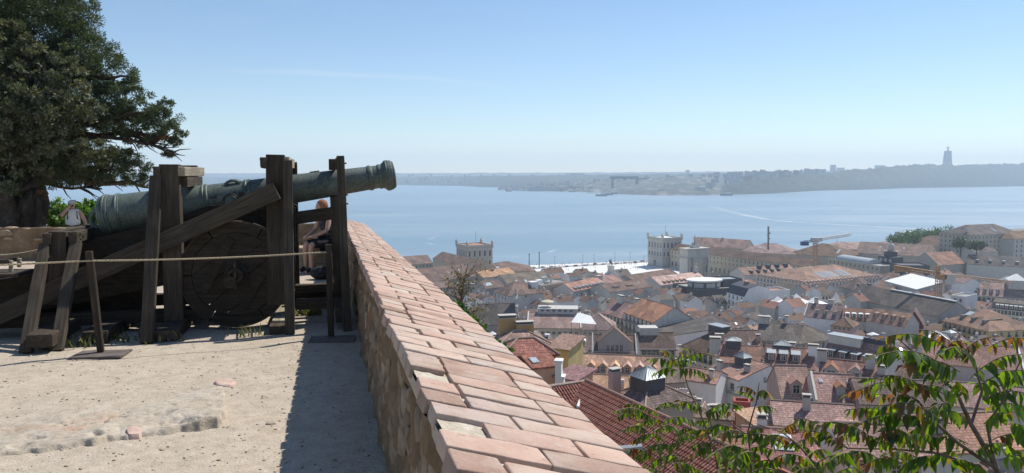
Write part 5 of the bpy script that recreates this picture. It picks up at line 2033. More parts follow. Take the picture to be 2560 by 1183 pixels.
def window_mesh(w, h, style='plain', frame='frame'):
 """opening seen from -y: stone surround, frame and two panes"""
 key = ('win', round(w, 2), round(h, 2), style, frame)
 if key in _cache:
  return _cache[key]
 mb = MB()
 s_ = .12
 mb.box(-w / 2 - s_, -.07, -.1, w / 2 + s_, .03, 0.0, 0)            # sill
 mb.box(-w / 2 - s_, -.05, 0, -w / 2, .03, h, 0)
 mb.box(w / 2, -.05, 0, w / 2 + s_, .03, h, 0)
 mb.box(-w / 2 - s_, -.055, h, w / 2 + s_, .03, h + s_, 0)
 mb.box(-w / 2, -.006, 0, w / 2, .03, h, 1)                          # glass
 f = .06
 mb.box(-f / 2, -.03, 0, f / 2, -.007, h, 2)
 mb.box(-w / 2, -.028, h * .62, w / 2, -.007, h * .62 + f, 2)
 mb.box(-w / 2, -.026, 0, -w / 2 + f, -.007, h, 2)
 mb.box(w / 2 - f, -.026, 0, w / 2, -.007, h, 2)
 if style == 'balcony':
  mb.box(-w / 2 - .35, -.5, -.22, w / 2 + .35, -.072, -.1, 0)
  for k in range(9):
   x = -w / 2 - .32 + (w + .64) * k / 8
   mb.box(x - .02, -.48, -.1, x + .02, -.44, .8, 3)
  mb.box(-w / 2 - .35, -.49, .8, w / 2 + .35, -.43, .86, 3)
 if style == 'arch':
  pts = [(math.cos(a) * (w / 2 + s_), -.05, h + s_ * .5 + math.sin(a) * w * .4) for a in np.linspace(0, math.pi, 9)]
  mb.prism(pts, (0, .08, 0), 0)
 me = mb.mesh('window', [MAT['stone_trim'], MAT['glass'], MAT[frame], MAT['rail']])
 _cache[key] = me
 return me


def dormer_mesh(kind, w, h, d, rc, wc):
 key = ('dorm', kind, round(w, 2), round(h, 2), round(d, 2), rc, wc)
 if key in _cache:
  return _cache[key]
 mb = MB()
 mb.box(-w / 2, 0, -1.2, w / 2, d, h, 0)
 if kind == 'gable':
  p = .42 * w
  mb.prism([(-w / 2, 0, h), (w / 2, 0, h), (0, 0, h + p)], (0, d, 0), 0)
  o = .18
  for s_ in (-1, 1):
   mb.prism([(s_ * (w / 2 + o), -o, h - .15), (0, -o, h + p + .02), (0, d + .6, h + p + .02), (s_ * (w / 2 + o), d + .2, h - .15)], (0, 0, .14), 1)
 elif kind == 'shed':
  o = .2
  mb.prism([(-w / 2 - o, -o, h), (w / 2 + o, -o, h), (w / 2 + o, d + .8, h + .35), (-w / 2 - o, d + .8, h + .35)], (0, 0, .14), 1)
 else:                                                     # curved top
  pts = []
  for a in np.linspace(0, math.pi, 7):
   pts.append((-(w / 2 + .15) * math.cos(a), -.15, h + .35 * math.sin(a)))
  mb.prism(pts, (0, d + .4, 0), 1)
 me = mb.mesh('dormer', [MAT[wc], MAT[rc]])
 fix_normals(me)
 _cache[key] = me
 return me


def chimney_mesh(w, d, h, mat, cap='slab'):
 key = ('chim', round(w, 2), round(d, 2), round(h, 2), mat, cap)
 if key in _cache:
  return _cache[key]
 mb = MB()
 mb.box(-w / 2, -d / 2, -1.5, w / 2, d / 2, h, 0)
 mb.box(-w / 2 - .08, -d / 2 - .08, h, w / 2 + .08, d / 2 + .08, h + .12, 1)
 if cap == 'slab':
  mb.box(-w / 2 + .05, -d / 2 + .05, h + .12, w / 2 - .05, d / 2 - .05, h + .4, 2)
  mb.box(-w / 2 - .1, -d / 2 - .1, h + .4, w / 2 + .1, d / 2 + .1, h + .5, 1)
 elif cap == 'pots':
  n = max(1, int(w / .4))
  for k in range(n):
   x = -w / 2 + w * (k + .5) / n
   mb.add([(x + .11 * math.cos(a), .11 * math.sin(a), z) for z in (h + .12, h + .6) for a in np.linspace(0, 2 * math.pi, 7)[:-1]],
     [(i, (i + 1) % 6, 6 + (i + 1) % 6, 6 + i) for i in range(6)] + [(6, 7, 8, 9, 10, 11)], 3)
 me = mb.mesh('chimney', [MAT[mat], MAT['stone_trim'], MAT['w_darkgrey'], MAT['brickred']])
 _cache[key] = me
 return me


def skylight_mesh(w, l_):
 key = ('sky', w, l_)
 if key in _cache:
  return _cache[key]
 mb = MB()
 mb.box(-w / 2, -l_ / 2, -.1, w / 2, l_ / 2, .1, 0)
 mb.box(-w / 2 + .08, -l_ / 2 + .08, .1, w / 2 - .08, l_ / 2 - .08, .125, 1)
 me = mb.mesh('skylight', [MAT['r_zinc'], MAT['skyl']])
 _cache[key] = me
 return me


def photo_box(a, ex, ey, L, w, z, rh, vis):
 """the box a building fills in the photograph: roof and the top of its walls"""
 q = []
 for fx in (0, L):
  for fy in (0, w):
   p = a[:2] + ex * fx + ey * fy
   q.append(to_px((p[0], p[1], z)))
   if fy == 0:
    q.append(to_px((p[0], p[1], z - vis)))
 p = a[:2] + ex * L / 2 + ey * w / 2
 q.append(to_px((p[0], p[1], z + rh)))
 return min(k[0] for k in q), max(k[0] for k in q), min(k[1] for k in q), max(k[1] for k in q)


HERO = []
FOOT = []                                                   # footprints of everything placed: (centre x, y, half L, half w, angle)
PLACED = []                                                 # (photo box, short noun) for wording labels by neighbours


class House:
 """a building in its own axes: x along its front eave, y away from the viewer, z up from its base"""

 def __init__(s, label, A, B, w=12.0, rh=3.5, H=None, roof='g', rc='brown', wc='white', z=None, ridge=False, rr=.5, name='house', cat='house', group=None, noun=None,
     over=.35, vis=4.0):
  if z is None:
   z = z_eave((A[1] + B[1]) / 2)
  a, b = at_z(A[0], A[1], z), at_z(B[0], B[1], z)
  ex = (b - a)[:2]
  L = float(np.linalg.norm(ex))
  ex = ex / L
  ey = np.array([-ex[1], ex[0]])
  if ey @ a[:2] < 0:
   ey = -ey
  if ridge:
   a = a - np.append(ey * w * rr, rh)
   z = z - rh
  if H is None:
   H = max(6.0, z - terrain(np.hypot(a[0], a[1])) + 2.0)
  s.L, s.w, s.rh, s.H, s.roof, s.rr = L, w, rh, H, roof, rr
  s.rc, s.wc = 'r_' + rc, 'w_' + wc
  s.ang = math.atan2(ex[1], ex[0])
  s.ex, s.ey, s.a, s.z = ex, ey, a, z
  s.root = empty(name, (a[0], a[1], z - H), s.ang, label, cat, group)
  s.dist = float(np.hypot(*(a[:2] + ex * L / 2)))
  c = a[:2] + ex * L / 2 + ey * w / 2
  FOOT.append((c[0], c[1], L / 2, w / 2, s.ang))
  s.over = over
  # which end wall is seen
  mid = a[:2] + ey * w / 2
  s.see_r = ex @ (-(mid + ex * L)) > 0
  s.see_l = -ex @ (-mid) > 0
  s.body()
  pts = [to_px((a[0], a[1], z)), to_px((b[0], b[1], z))]
  PLACED.append((pts[0][0], pts[1][0], (pts[0][1] + pts[1][1]) / 2, s.dist, noun))
  if noun:
   HERO.append(photo_box(a, ex, ey, L, w, z, rh, vis) + (s.dist,))

 # -- geometry
 def zr(s, x, y):
  """roof height above the base at a point"""
  H, w, L, rh = s.H, s.w, s.L, s.rh
  t = s.roof
  if t == 'g':
   k = s.rr * w
   return H + rh * (y / k if y < k else (w - y) / (w - k))
  if t == 'h':
   k = min(w, L) / 2
   return H + rh * max(0, min(1, min(x, L - x, y, w - y) / k))
  if t == 'y':
   return H + rh * (1 - abs(x - L / 2) / (L / 2))
  if t == 's':
   return H + rh * y / w
  if t == 'm':
   k = .14 * w
   return H + (rh * .7 * y / k if y < k else rh * .7 + rh * .3 * min((y - k), (w - k - y)) / (w / 2 - k))
  return H + .05

 def body(s):
  L, w, H, rh, o = s.L, s.w, s.H, s.rh, s.over
  mb = MB()
  e = .02
  mb.box(0, 0, 0, L, w, H)
  polys = []
  t = s.roof
  if t == 'g':
   k = s.rr * w
   for x in (0, L - .3):
    mb.prism([(x, 0.001, H - .01), (x, w - .001, H - .01), (x, k, H + rh - .02)], (.3, 0, 0))
   g0, g1 = rh / k, rh / (w - k)
   polys = [[(-o * .4, -o, H - o * g0), (L + o * .4, -o, H - o * g0), (L + o * .4, k, H + rh), (-o * .4, k, H + rh)],
      [(L + o * .4, w + o, H - o * g1), (-o * .4, w + o, H - o * g1), (-o * .4, k, H + rh), (L + o * .4, k, H + rh)]]
   s.ridgeline = [((-o * .4, k, H + rh), (L + o * .4, k, H + rh))]
  elif t == 'h':
   k = min(w, L) / 2
   g = rh / k
   zo = H - o * g
   c = [(-o, -o, zo), (L + o, -o, zo), (L + o, w + o, zo), (-o, w + o, zo)]
   if L >= w:
    r0, r1 = (k, w / 2, H + rh), (L - k, w / 2, H + rh)
   else:
    r0, r1 = (L / 2, k, H + rh), (L / 2, w - k, H + rh)
   if L >= w:
    polys = [[c[0], c[1], r1, r0], [c[2], c[3], r0, r1], [c[3], c[0], r0], [c[1], c[2], r1]]
   else:
    polys = [[c[0], c[1], r0], [c[2], c[3], r1], [c[3], c[0], r0, r1], [c[1], c[2], r1, r0]]
   if abs(L - w) < .05:
    polys = [[c[i], c[(i + 1) % 4], r0] for i in range(4)]
   s.ridgeline = [(r0, r1), (c[0], r0), (c[1], r1 if L >= w else r0)]
   if L >= w:
    s.ridgeline += [(c[3], r0), (c[2], r1)]
  elif t == 'y':
   g = rh / (L / 2)
   for y in (0, w - .3):
    mb.prism([(0.001, y, H - .01), (L - .001, y, H - .01), (L / 2, y, H + rh - .02)], (0, .3, 0))
   polys = [[(-o, -o * .4, H - o * g), (L / 2, -o * .4, H + rh), (L / 2, w + o * .4, H + rh), (-o, w + o * .4, H - o * g)],
      [(L / 2, -o * .4, H + rh), (L + o, -o * .4, H - o * g), (L + o, w + o * .4, H - o * g), (L / 2, w + o * .4, H + rh)]]
   s.ridgeline = [((L / 2, -o * .4, H + rh), (L / 2, w + o * .4, H + rh))]
  elif t == 's':
   mb.prism([(0, w, H), (0, w, H + rh - .02), (0, .001, H)], (L, 0, 0))
   g = rh / w
   polys = [[(-o, -o, H - o * g), (L + o, -o, H - o * g), (L + o, w + o, H + rh + o * g), (-o, w + o, H + rh + o * g)]]
   s.ridgeline = []
  elif t == 'm':
   k = .14 * w
   h1 = rh * .7
   for x in (0, L - .3):
    mb.prism([(x, .001, H - .01), (x, w - .001, H - .01), (x, w - k, H + h1 - .02), (x, w / 2, H + rh - .02), (x, k, H + h1 - .02)], (.3, 0, 0))
   polys = [[(-.05, -.15, H + .02), (L + .05, -.15, H + .02), (L + .05, k, H + h1), (-.05, k, H + h1)], [(-.05, k, H + h1), (L + .05, k, H + h1), (L + .05, w / 2, H + rh), (-.05, w / 2, H + rh)],
      [(L + .05, w - k, H + h1), (-.05, w - k, H + h1), (-.05, w / 2, H + rh), (L + .05, w / 2, H + rh)], [(L + .05, w + .1, H), (-.05, w + .1, H), (-.05, w - k, H + h1), (L + .05, w - k, H + h1)]]
   s.ridgeline = []
  else:                                                # flat with parapet
   p = .3
   for q in ((0, 0, L, p), (0, w - p, L, w), (0, p, p, w - p), (L - p, p, L, w - p)):
    mb.box(q[0], q[1], H - .01, q[2], q[3], H + .9)
   polys = [[(p, p, H + .06), (L - p, p, H + .06), (L - p, w - p, H + .06), (p, w - p, H + .06)]]
   s.ridgeline = []
  obj('wall', mb.mesh('wall', MAT[s.wc]), s.root)
  s.roof_o = obj('roof', roof_mesh(polys, MAT[s.rc]), s.root)
  # cornice under the eave on the seen sides
  if t in 'gh' and s.dist < 500:
   mb = MB()
   mb.box(-.12, -.14, H - .45, L + .12, -.003, H - .14)
   obj('cornice', mb.mesh('cornice', MAT['stone_trim']), s.root)
  if s.ridgeline and s.dist < 330:
   mb = MB()
   for a, b in s.ridgeline:
    a, b = np.array(a), np.array(b)
    if np.linalg.norm(a - b) > .3:
     mb.tube([a + (0, 0, .03), b + (0, 0, .03)], .13, 6)
   mb.build('ridge_tiles', MAT['ridge'], s.roof_o)

 def windows(s, rows=1, n=None, w=1.05, h=1.7, top=.7, gap=3.2, side='F', style='plain', x0=None, x1=None, frame='frame'):
  """rows of windows below the eave on one wall"""
  span_ = s.L if side == 'F' else s.w
  if (side == 'R' and not s.see_r) or (side == 'L' and not s.see_l):
   return s
  x0 = .6 if x0 is None else x0
  x1 = span_ - .6 if x1 is None else x1
  if n is None:
   n = max(1, int((x1 - x0) / 2.6))
  me = window_mesh(w, h, style, frame)
  for r in range(rows):
   zz = s.H - top - h - r * gap
   if zz < .3:
    break
   for i in range(n):
    x = x0 + (x1 - x0) * (i + .5) / n
    if side == 'F':
     m = Matrix.Translation((x, 0, zz))
    elif side == 'R':
     m = Matrix.Translation((s.L, x, zz)) @ Matrix.Rotation(math.pi / 2, 4, 'Z')
    else:
     m = Matrix.Translation((0, s.w - x, zz)) @ Matrix.Rotation(-math.pi / 2, 4, 'Z')
    obj('window', me, s.root, m)
  return s

 def dormers(s, n, kind='gable', w=1.3, h=1.3, t=.25, rc=None, wc='white', x0=.06, x1=.94, win=True, d=None, side='F'):
  rc = 'r_' + rc if rc else s.rc
  k = (s.rr if s.roof == 'g' else .5) * s.w
  if s.roof == 'h':
   k = min(s.w, s.L) / 2
  if s.roof == 'm':
   k = .14 * s.w
  d_ = d or k * (1 - t)
  me = dormer_mesh(kind, w, h, d_, rc, 'w_' + wc)
  wm = window_mesh(w * .62, h * .72)
  for i in range(n):
   f = x0 + (x1 - x0) * ((i + .5) / n)
   if side == 'F':
    x, y = s.L * f, k * t
    m = Matrix.Translation((x, y, s.zr(x, y) - .05))
   elif side == 'R':
    y, x = s.w * f, s.L - k * t
    m = Matrix.Translation((x, y, s.zr(x, y) - .05)) @ Matrix.Rotation(math.pi / 2, 4, 'Z')
   else:
    y, x = s.w * f, k * t
    m = Matrix.Translation((x, y, s.zr(x, y) - .05)) @ Matrix.Rotation(-math.pi / 2, 4, 'Z')
   o = obj('dormer', me, s.root, m)
   if win:
    obj('window', wm, o, Matrix.Translation((0, -.004, h * .16)))
  return s

 def chimneys(s, spots, mat='w_offwhite', cap='slab'):
  """spots: (fraction along, fraction deep, width, depth, height above the roof)"""
  for fx, fy, w, d, h in spots:
   x, y = s.L * fx, s.w * fy
   obj('chimney', chimney_mesh(w, d, h, mat, cap), s.root, Matrix.Translation((x, y, s.zr(x, y))))
  return s

 def skylights(s, spots, w=.8, l_=1.2):
  for fx, fy in spots:
   x, y = s.L * fx, s.w * fy
   g = (s.zr(x, y + .05) - s.zr(x, y - .05)) / .1
   obj('skylight', skylight_mesh(w, l_), s.root, Matrix.Translation((x, y, s.zr(x, y) + .02)) @ Matrix.Rotation(math.atan(g), 4, 'X'))
  return s

 def firewall(s, ends='LR', mat='w_white', hgt=.5, t=.35):
  """raised party walls along the gable edges"""
  for e in ends:
   x = -t * .4 if e == 'L' else s.L - t * .6
   k = s.rr * s.w
   o = s.over
   pr = [(x, -o, s.zr(0, 0) - .4), (x, -o, s.zr(0, 0) + hgt - .15), (x, k, s.H + s.rh + hgt), (x, s.w + o, s.zr(0, s.w) + hgt - .15), (x, s.w + o, s.zr(0, s.w) - .4)]
   mb = MB()
   mb.prism(pr, (t, 0, 0))
   obj('party_wall', mb.mesh('party_wall', MAT[mat]), s.root)
  return s

 def lantern(s, fx, fy, w, d, h, rh, roof='r_zinc', wall='w_darkgrey', seams=True):
  """rooftop lantern with a pyramid or flat lid"""
  x, y = s.L * fx, s.w * fy
  z = s.zr(x, y)
  mb = MB()
  mb.box(-w / 2, -d / 2, -2.0, w / 2, d / 2, h)
  o = obj('lantern', mb.mesh('lantern', MAT[wall]), s.root, Matrix.Translation((x, y, z)))
  mb = MB()
  e = .25
  c = [(-w / 2 - e, -d / 2 - e, h), (w / 2 + e, -d / 2 - e, h), (w / 2 + e, d / 2 + e, h), (-w / 2 - e, d / 2 + e, h)]
  if rh > 0:
   k = .05 if abs(w - d) < 2 else .25
   top = [(-w * k, -d * .03, h + rh), (w * k, -d * .03, h + rh), (w * k, d * .03, h + rh), (-w * k, d * .03, h + rh)]
   mb.add(c + top, [(0, 1, 5, 4), (1, 2, 6, 5), (2, 3, 7, 6), (3, 0, 4, 7), (4, 5, 6, 7), (3, 2, 1, 0)])
   if seams:
    for q in range(4):
     a, b = np.array(c[q]), np.array(c[(q + 1) % 4])
     ta, tb = np.array(top[q]), np.array(top[(q + 1) % 4])
     for k2 in range(0, 7):
      f = k2 / 6
      p0, p1 = a * (1 - f) + b * f, ta * (1 - f) + tb * f
      mb.tube([p0 + (0, 0, .02), p1 + (0, 0, .02)], .035, 4)
  else:
   mb.prism(c, (0, 0, .2))
  obj('lantern_roof', mb.mesh('lantern_roof', MAT[roof]), o)
  return s

 def band(s, z0, z1, proud=.12, mat='stone_trim', side='F', name='band'):
  mb = MB()
  if side == 'F':
   mb.box(-proud, -proud, z0, s.L + proud, -.003, z1)
  elif side == 'R':
   mb.box(s.L + .003, 0.0, z0, s.L + proud, s.w, z1)
  else:
   mb.box(-proud, 0.0, z0, -.003, s.w, z1)
  obj(name, mb.mesh(name, MAT[mat]), s.root)
  return s

 def balcony(s, z0, mat='rail', deep=.8, h=1.0, x0=0.0, x1=1.0, side='F', name='balcony'):
  """slab and railing of upright bars across a front"""
  n = s.L if side == 'F' else s.w
  a, b = n * x0, n * x1
  mb = MB()
  mb.box(a, -deep, z0 - .15, b, -.003, z0, 0)
  k = max(4, int((b - a) / .35))
  for i in range(k + 1):
   x = a + (b - a) * i / k
   mb.box(x - .018, -deep + .02, z0, x + .018, -deep + .06, z0 + h, 1)
  mb.box(a, -deep, z0 + h, b, -deep + .08, z0 + h + .06, 1)
  m = Matrix.Identity(4)
  if side == 'R':
   m = Matrix.Translation((s.L, 0, 0)) @ Matrix.Rotation(math.pi / 2, 4, 'Z')
  elif side == 'L':
   m = Matrix.Translation((0, s.w, 0)) @ Matrix.Rotation(-math.pi / 2, 4, 'Z')
  obj(name, mb.mesh(name, [MAT['stone_trim'], MAT[mat]]), s.root, m)
  return s

 def extra_box(s, name, x0, y0, z0, x1, y1, z1, mat):
  mb = MB()
  mb.box(x0, y0, z0, x1, y1, z1)
  return obj(name, mb.mesh(name, MAT[mat]), s.root)


def barrel_tiles(house, slope, limit=0, rib=.215, row=.36, mats=('tileA',), seed=1, umin=None):
 """real barrel tiles on a gable slope; the largest in view become single tiles, the others one mesh"""
 s = house
 k = s.rr * s.w
 L, H, rh, o = s.L, s.H, s.rh, s.over
 if slope == 'F':
  e0 = np.array([-o * .4, -o, H - o * rh / k])
  up = np.array([0, k, rh]) / math.hypot(k, rh)
  run = math.hypot(k + o, rh + o * rh / k)
 else:
  g = rh / (s.w - k)
  e0 = np.array([-o * .4, s.w + o, H - o * g])
  up = np.array([0, -(s.w - k), rh]) / math.hypot(s.w - k, rh)
  run = math.hypot(s.w - k + o, rh + o * g)
 ux = np.array([1.0, 0, 0])
 n = np.cross(ux, up)
 if n[2] < 0:
  n = -n
 rr = random.Random(seed)
 rows_, cols = int(run / row), int((L + o * .8) / rib)
 mw = s.root.matrix_basis
 items = []
 for j in range(rows_):
  for i in range(cols):
   p = e0 + ux * (rib * (i + .5)) + up * (row * j) + n * (.012 + .004 * rr.random())
   wp = np.array((Matrix.Translation(s.root.location) @ Matrix.Rotation(s.ang, 4, 'Z')) @ Vector(p))
   px, py = to_px(wp)
   vis = -60 < px < 2620 and py < 1230 and py > 300
   d = np.linalg.norm(wp - CAMV)
   items.append((d if vis else 1e6 + d, p, rr.uniform(-.03, .03)))
 # tile template
 r0, r1, ln = .088, .074, row * 1.13
 vs_, fs_ = [], []
 sg = 6
 for x, r in ((0, r0), (ln, r1)):
  for q in range(sg + 1):
   a = math.pi * q / sg
   vs_.append((-math.cos(a) * r, x, math.sin(a) * r * .85 + (.016 if x == 0 else 0)))
 for q in range(sg):
  fs_.append((q, q + 1, sg + 2 + q, sg + 1 + q))
 fs_.append(tuple(range(sg, -1, -1)))
 items.sort(key=lambda t: t[0])
 mb = MB()
 mb.add(vs_, [f for f in fs_ if len(f) == 4] + [fs_[-1]])
 tm = [mb.mesh('tile', MAT[m], False) for m in mats]
 fr = frame_matrix((0, 0, 0), ux, up, n)
 for d, p, tw in items[:limit]:
  obj('tile', rr.choice(tm), s.roof_o, Matrix.Translation(Vector(p)) @ fr @ Matrix.Rotation(tw, 4, 'Z'))
 rest = [it for it in items[limit:] if it[0] < 1e6 or it[0] - 1e6 < 70]
 if rest:
  V = np.array(vs_)
  quads = np.array([f for f in fs_ if len(f) == 4])
  allV, allF, mi = [], [], []
  for q, (d, p, tw) in enumerate(rest):
   allV.append(V[:, :1] * ux + V[:, 1:2] * up + V[:, 2:3] * n + p)
   allF.append(quads + q * len(V))
   mi += [rr.randrange(len(mats))] * len(quads)
  o_ = obj('roof_tiles', big_mesh('roof_tiles', np.concatenate(allV), np.concatenate(allF), [MAT[m] for m in mats], mi), s.roof_o)
  o_['kind'] = 'stuff'
# ================================================================== hillside, waterfront, river and far shore
Z_QUAY, Z_WATER = -91.0, -94.0


def interp_px(tab, px):
 return float(np.interp(px, [t[0] for t in tab], [t[1] for t in tab]))


QUAY = [(-400, 668), (600, 668), (1330, 662.5), (1480, 657), (1615, 651), (1900, 637), (2100, 621), (2230, 600), (2300, 583), (2420, 576), (2700, 566), (3200, 560)]


def build_setting():
 # ---- land under the town, down to the quay
 t = NT('town_ground')
 v = t.world()
 col = t.ramp(t.noise(v, .08, 6), [(.4, (0.2, 0.18, 0.155)), (.6, (0.28, 0.26, 0.23))])
 gm = t.out(col, .95)
 t = NT('hillside_scrub')
 v = t.world()
 col = t.ramp(t.noise(v, .5, 7, .65), [(.35, (0.05, 0.07, 0.025)), (.6, (0.12, 0.12, 0.05)), (.75, (0.22, 0.18, 0.11))])
 sm = t.out(col, .95, t.bump(t.noise(v, 2, 6), 1, .4))
 V, Fs, mi = [], [], []
 cols = np.concatenate([np.linspace(-400, 1000, 24), np.linspace(1040, 2700, 70), np.linspace(2760, 3200, 8)])
 rows = 46
 for px in cols:
  q = at_z(px, interp_px(QUAY, px), Z_QUAY)
  rmax = math.hypot(q[0], q[1])
  az = math.atan2(q[0], q[1])
  r0 = 2.6 if px < 1300 else 2.6
  for j in range(rows):
   f = j / (rows - 1)
   r = r0 * (rmax / r0) ** f
   x, y = math.sin(az) * r, math.cos(az) * r
   z = max(terrain(r), Z_QUAY)
   pp = N2 @ np.array([x, y])
   if pp < WALL_OUT + .3 and r < 40:
    z = min(z, -7.5)
   if r > rmax - 1:
    z = Z_QUAY
   V.append((x, y, z + (.3 * fbm((x, y, 0), .4) if r < 120 else 0)))
  V.append((math.sin(az) * rmax, math.cos(az) * rmax, Z_WATER - 2))
 m = rows + 1
 for i in range(len(cols) - 1):
  for j in range(rows):
   Fs.append((i * m + j, (i + 1) * m + j, (i + 1) * m + j + 1, i * m + j + 1))
   mi.append(1 if j < rows * .72 else 0)
 o = obj('terrain', big_mesh('terrain', np.array(V), np.array(Fs), [gm, sm], mi, True))
 fix_normals(o.data)
 tag(o, kind='structure')
 # ---- the river
 t = NT('river_water')
 v = t.world((1, 1, 1))
 big = t.noise(t.world((.0009, .0042, 1)), 1.0, 5, .55, .6)
 mid = t.noise(t.world((.004, .02, 1)), 1.0, 6, .6, .4)
 fine = t.noise(t.world((.25, .25, 1)), 1.0, 4, .6)
 col = t.ramp(t.math('ADD', t.math('MULTIPLY', big, .6), t.math('MULTIPLY', mid, .4)), [(.36, (0.14, 0.22, 0.275)), (.5, (0.19, 0.272, 0.322)), (.64, (0.26, 0.335, 0.374))])
 nb = t.bump(fine, .5, .6)
 nb = t.bump(mid, .25, 6.0, nb)
 rough = t.math('MULTIPLY_ADD', t.math('ADD', t.math('MULTIPLY', big, .5), t.math('MULTIPLY', mid, .5)), .5, .12)
 wm = t.out(col, rough, nb, spec=.5)
 wm_ = wm
 mb = MB()
 xs = np.linspace(-9000, 9000, 13)
 ys = [120, 700, 1500, 3000, 5000, 7000, 9600]
 vs_ = [(x, y, Z_WATER) for y in ys for x in xs]
 mb.add(vs_, [(j * 13 + i, j * 13 + i + 1, (j + 1) * 13 + i + 1, (j + 1) * 13 + i) for j in range(6) for i in range(12)])
 o = mb.build('river', wm)
 tag(o, kind='structure')

 # ---- far shores
 t = NT('wooded_hill')
 v = t.world()
 a = t.noise(v, .012, 6, .65)
 b = t.noise(t.world((1, 1, .5)), .05, 5, .6)
 col = t.ramp(b, [(.3, (0.014, 0.024, 0.013)), (.55, (0.03, 0.044, 0.02)), (.75, (0.06, 0.07, 0.035))])
 col = t.mix(t.ramp(a, [(.62, (0, 0, 0)), (.72, (.8, .8, .8))]), col, (0.3, 0.26, 0.2))
 hm = t.out(col, .95)
 t = NT('built_up_shore')
 v = t.world()
 vo = t.new('TexVoronoi', Scale=.03)
 t.l.new(t.world((1, 1, 2)), vo.inputs['Vector'])
 sc_ = t.new('SeparateColor')
 t.l.new(vo.outputs['Color'], sc_.inputs[0])
 col = t.ramp(sc_.outputs[0], [(.0, (0.05, 0.062, 0.045)), (.6, (0.085, 0.088, 0.07)), (.85, (0.15, 0.135, 0.12)), (1, (0.27, 0.245, 0.22))])
 tm = t.out(col, .95)

 def shore(name, tab, depth, mat, bump, n=260, rows=14, seed=0, zs=Z_WATER):
  """tab: (px, shore row, ridge row)"""
  px = np.linspace(tab[0][0], tab[-1][0], n)
  V = []
  for x in px:
   ys = np.interp(x, [q[0] for q in tab], [q[1] for q in tab])
   yr = np.interp(x, [q[0] for q in tab], [q[2] for q in tab])
   s_ = at_z(x, ys, zs)
   D = s_[1]
   r = at_y(x, yr, D + depth)
   for j in range(rows):
    f = j / (rows - 1)
    p = s_ * (1 - f) + r * f
    k = f ** .62 if bump > 4 else f
    z = s_[2] + (r[2] - s_[2]) * (k * (1 + .25 * math.sin(math.pi * f) * fbm((p[0], p[1], seed), .0016, 2)))
    z += bump * fbm((p[0], p[1], seed), .02, 4) * (0 if j == 0 else min(1, .35 + f))
    V.append((p[0], p[1], z))
   V.append((r[0] * 1.05, r[1] * 1.05, Z_WATER - 1))
  m = rows + 1
  Fs = [(i * m + j, (i + 1) * m + j, (i + 1) * m + j + 1, i * m + j + 1) for i in range(n - 1) for j in range(rows)]
  o = obj(name, big_mesh(name, np.array(V), np.array(Fs), mat, smooth=False))
  fix_normals(o.data)
  return tag(o, kind='structure')

 shore('far_hills', [(-500, 455, 433), (600, 455, 433.5), (1000, 455, 433), (1400, 455, 432), (1800, 455, 429), (2200, 455, 426), (3000, 455, 424)], 900, tm, 8, 240, 6, 3)
 shore('far_shore', [(-500, 460, 446), (0, 460, 444), (500, 461, 443), (1000, 463, 442), (1150, 465, 441), (1210, 468, 440), (1300, 470, 440), (1420, 470, 438), (1560, 470, 436), (1800, 470, 433), (2100, 468, 430)], 1400, hm, 7, 260, 12, 5)
 shore('shipyard_shore', [(1225, 476.5, 474), (1300, 477.5, 467), (1400, 478.5, 462), (1500, 482, 455), (1560, 486, 452), (1640, 489, 446), (1720, 489, 440), (1770, 488.6, 444), (1800, 488.2, 462), (1830, 487.6, 484)], 700, tm, 6, 260, 12, 8)
 shore('wooded_headland', [(1775, 488.3, 484), (1800, 488, 470), (1840, 486.5, 456), (1880, 485.5, 446), (1930, 484, 436), (1990, 480, 433), (2050, 477, 432), (2090, 476, 430), (2140, 475, 423), (2200, 473, 420), (2250, 471, 414), (2290, 470, 410), (2330, 469.5, 412), (2400, 468.5, 412), (2460, 467.5, 411), (2560, 466, 409), (2800, 464, 408)], 520, hm, 13, 420, 16, 9)


build_setting()


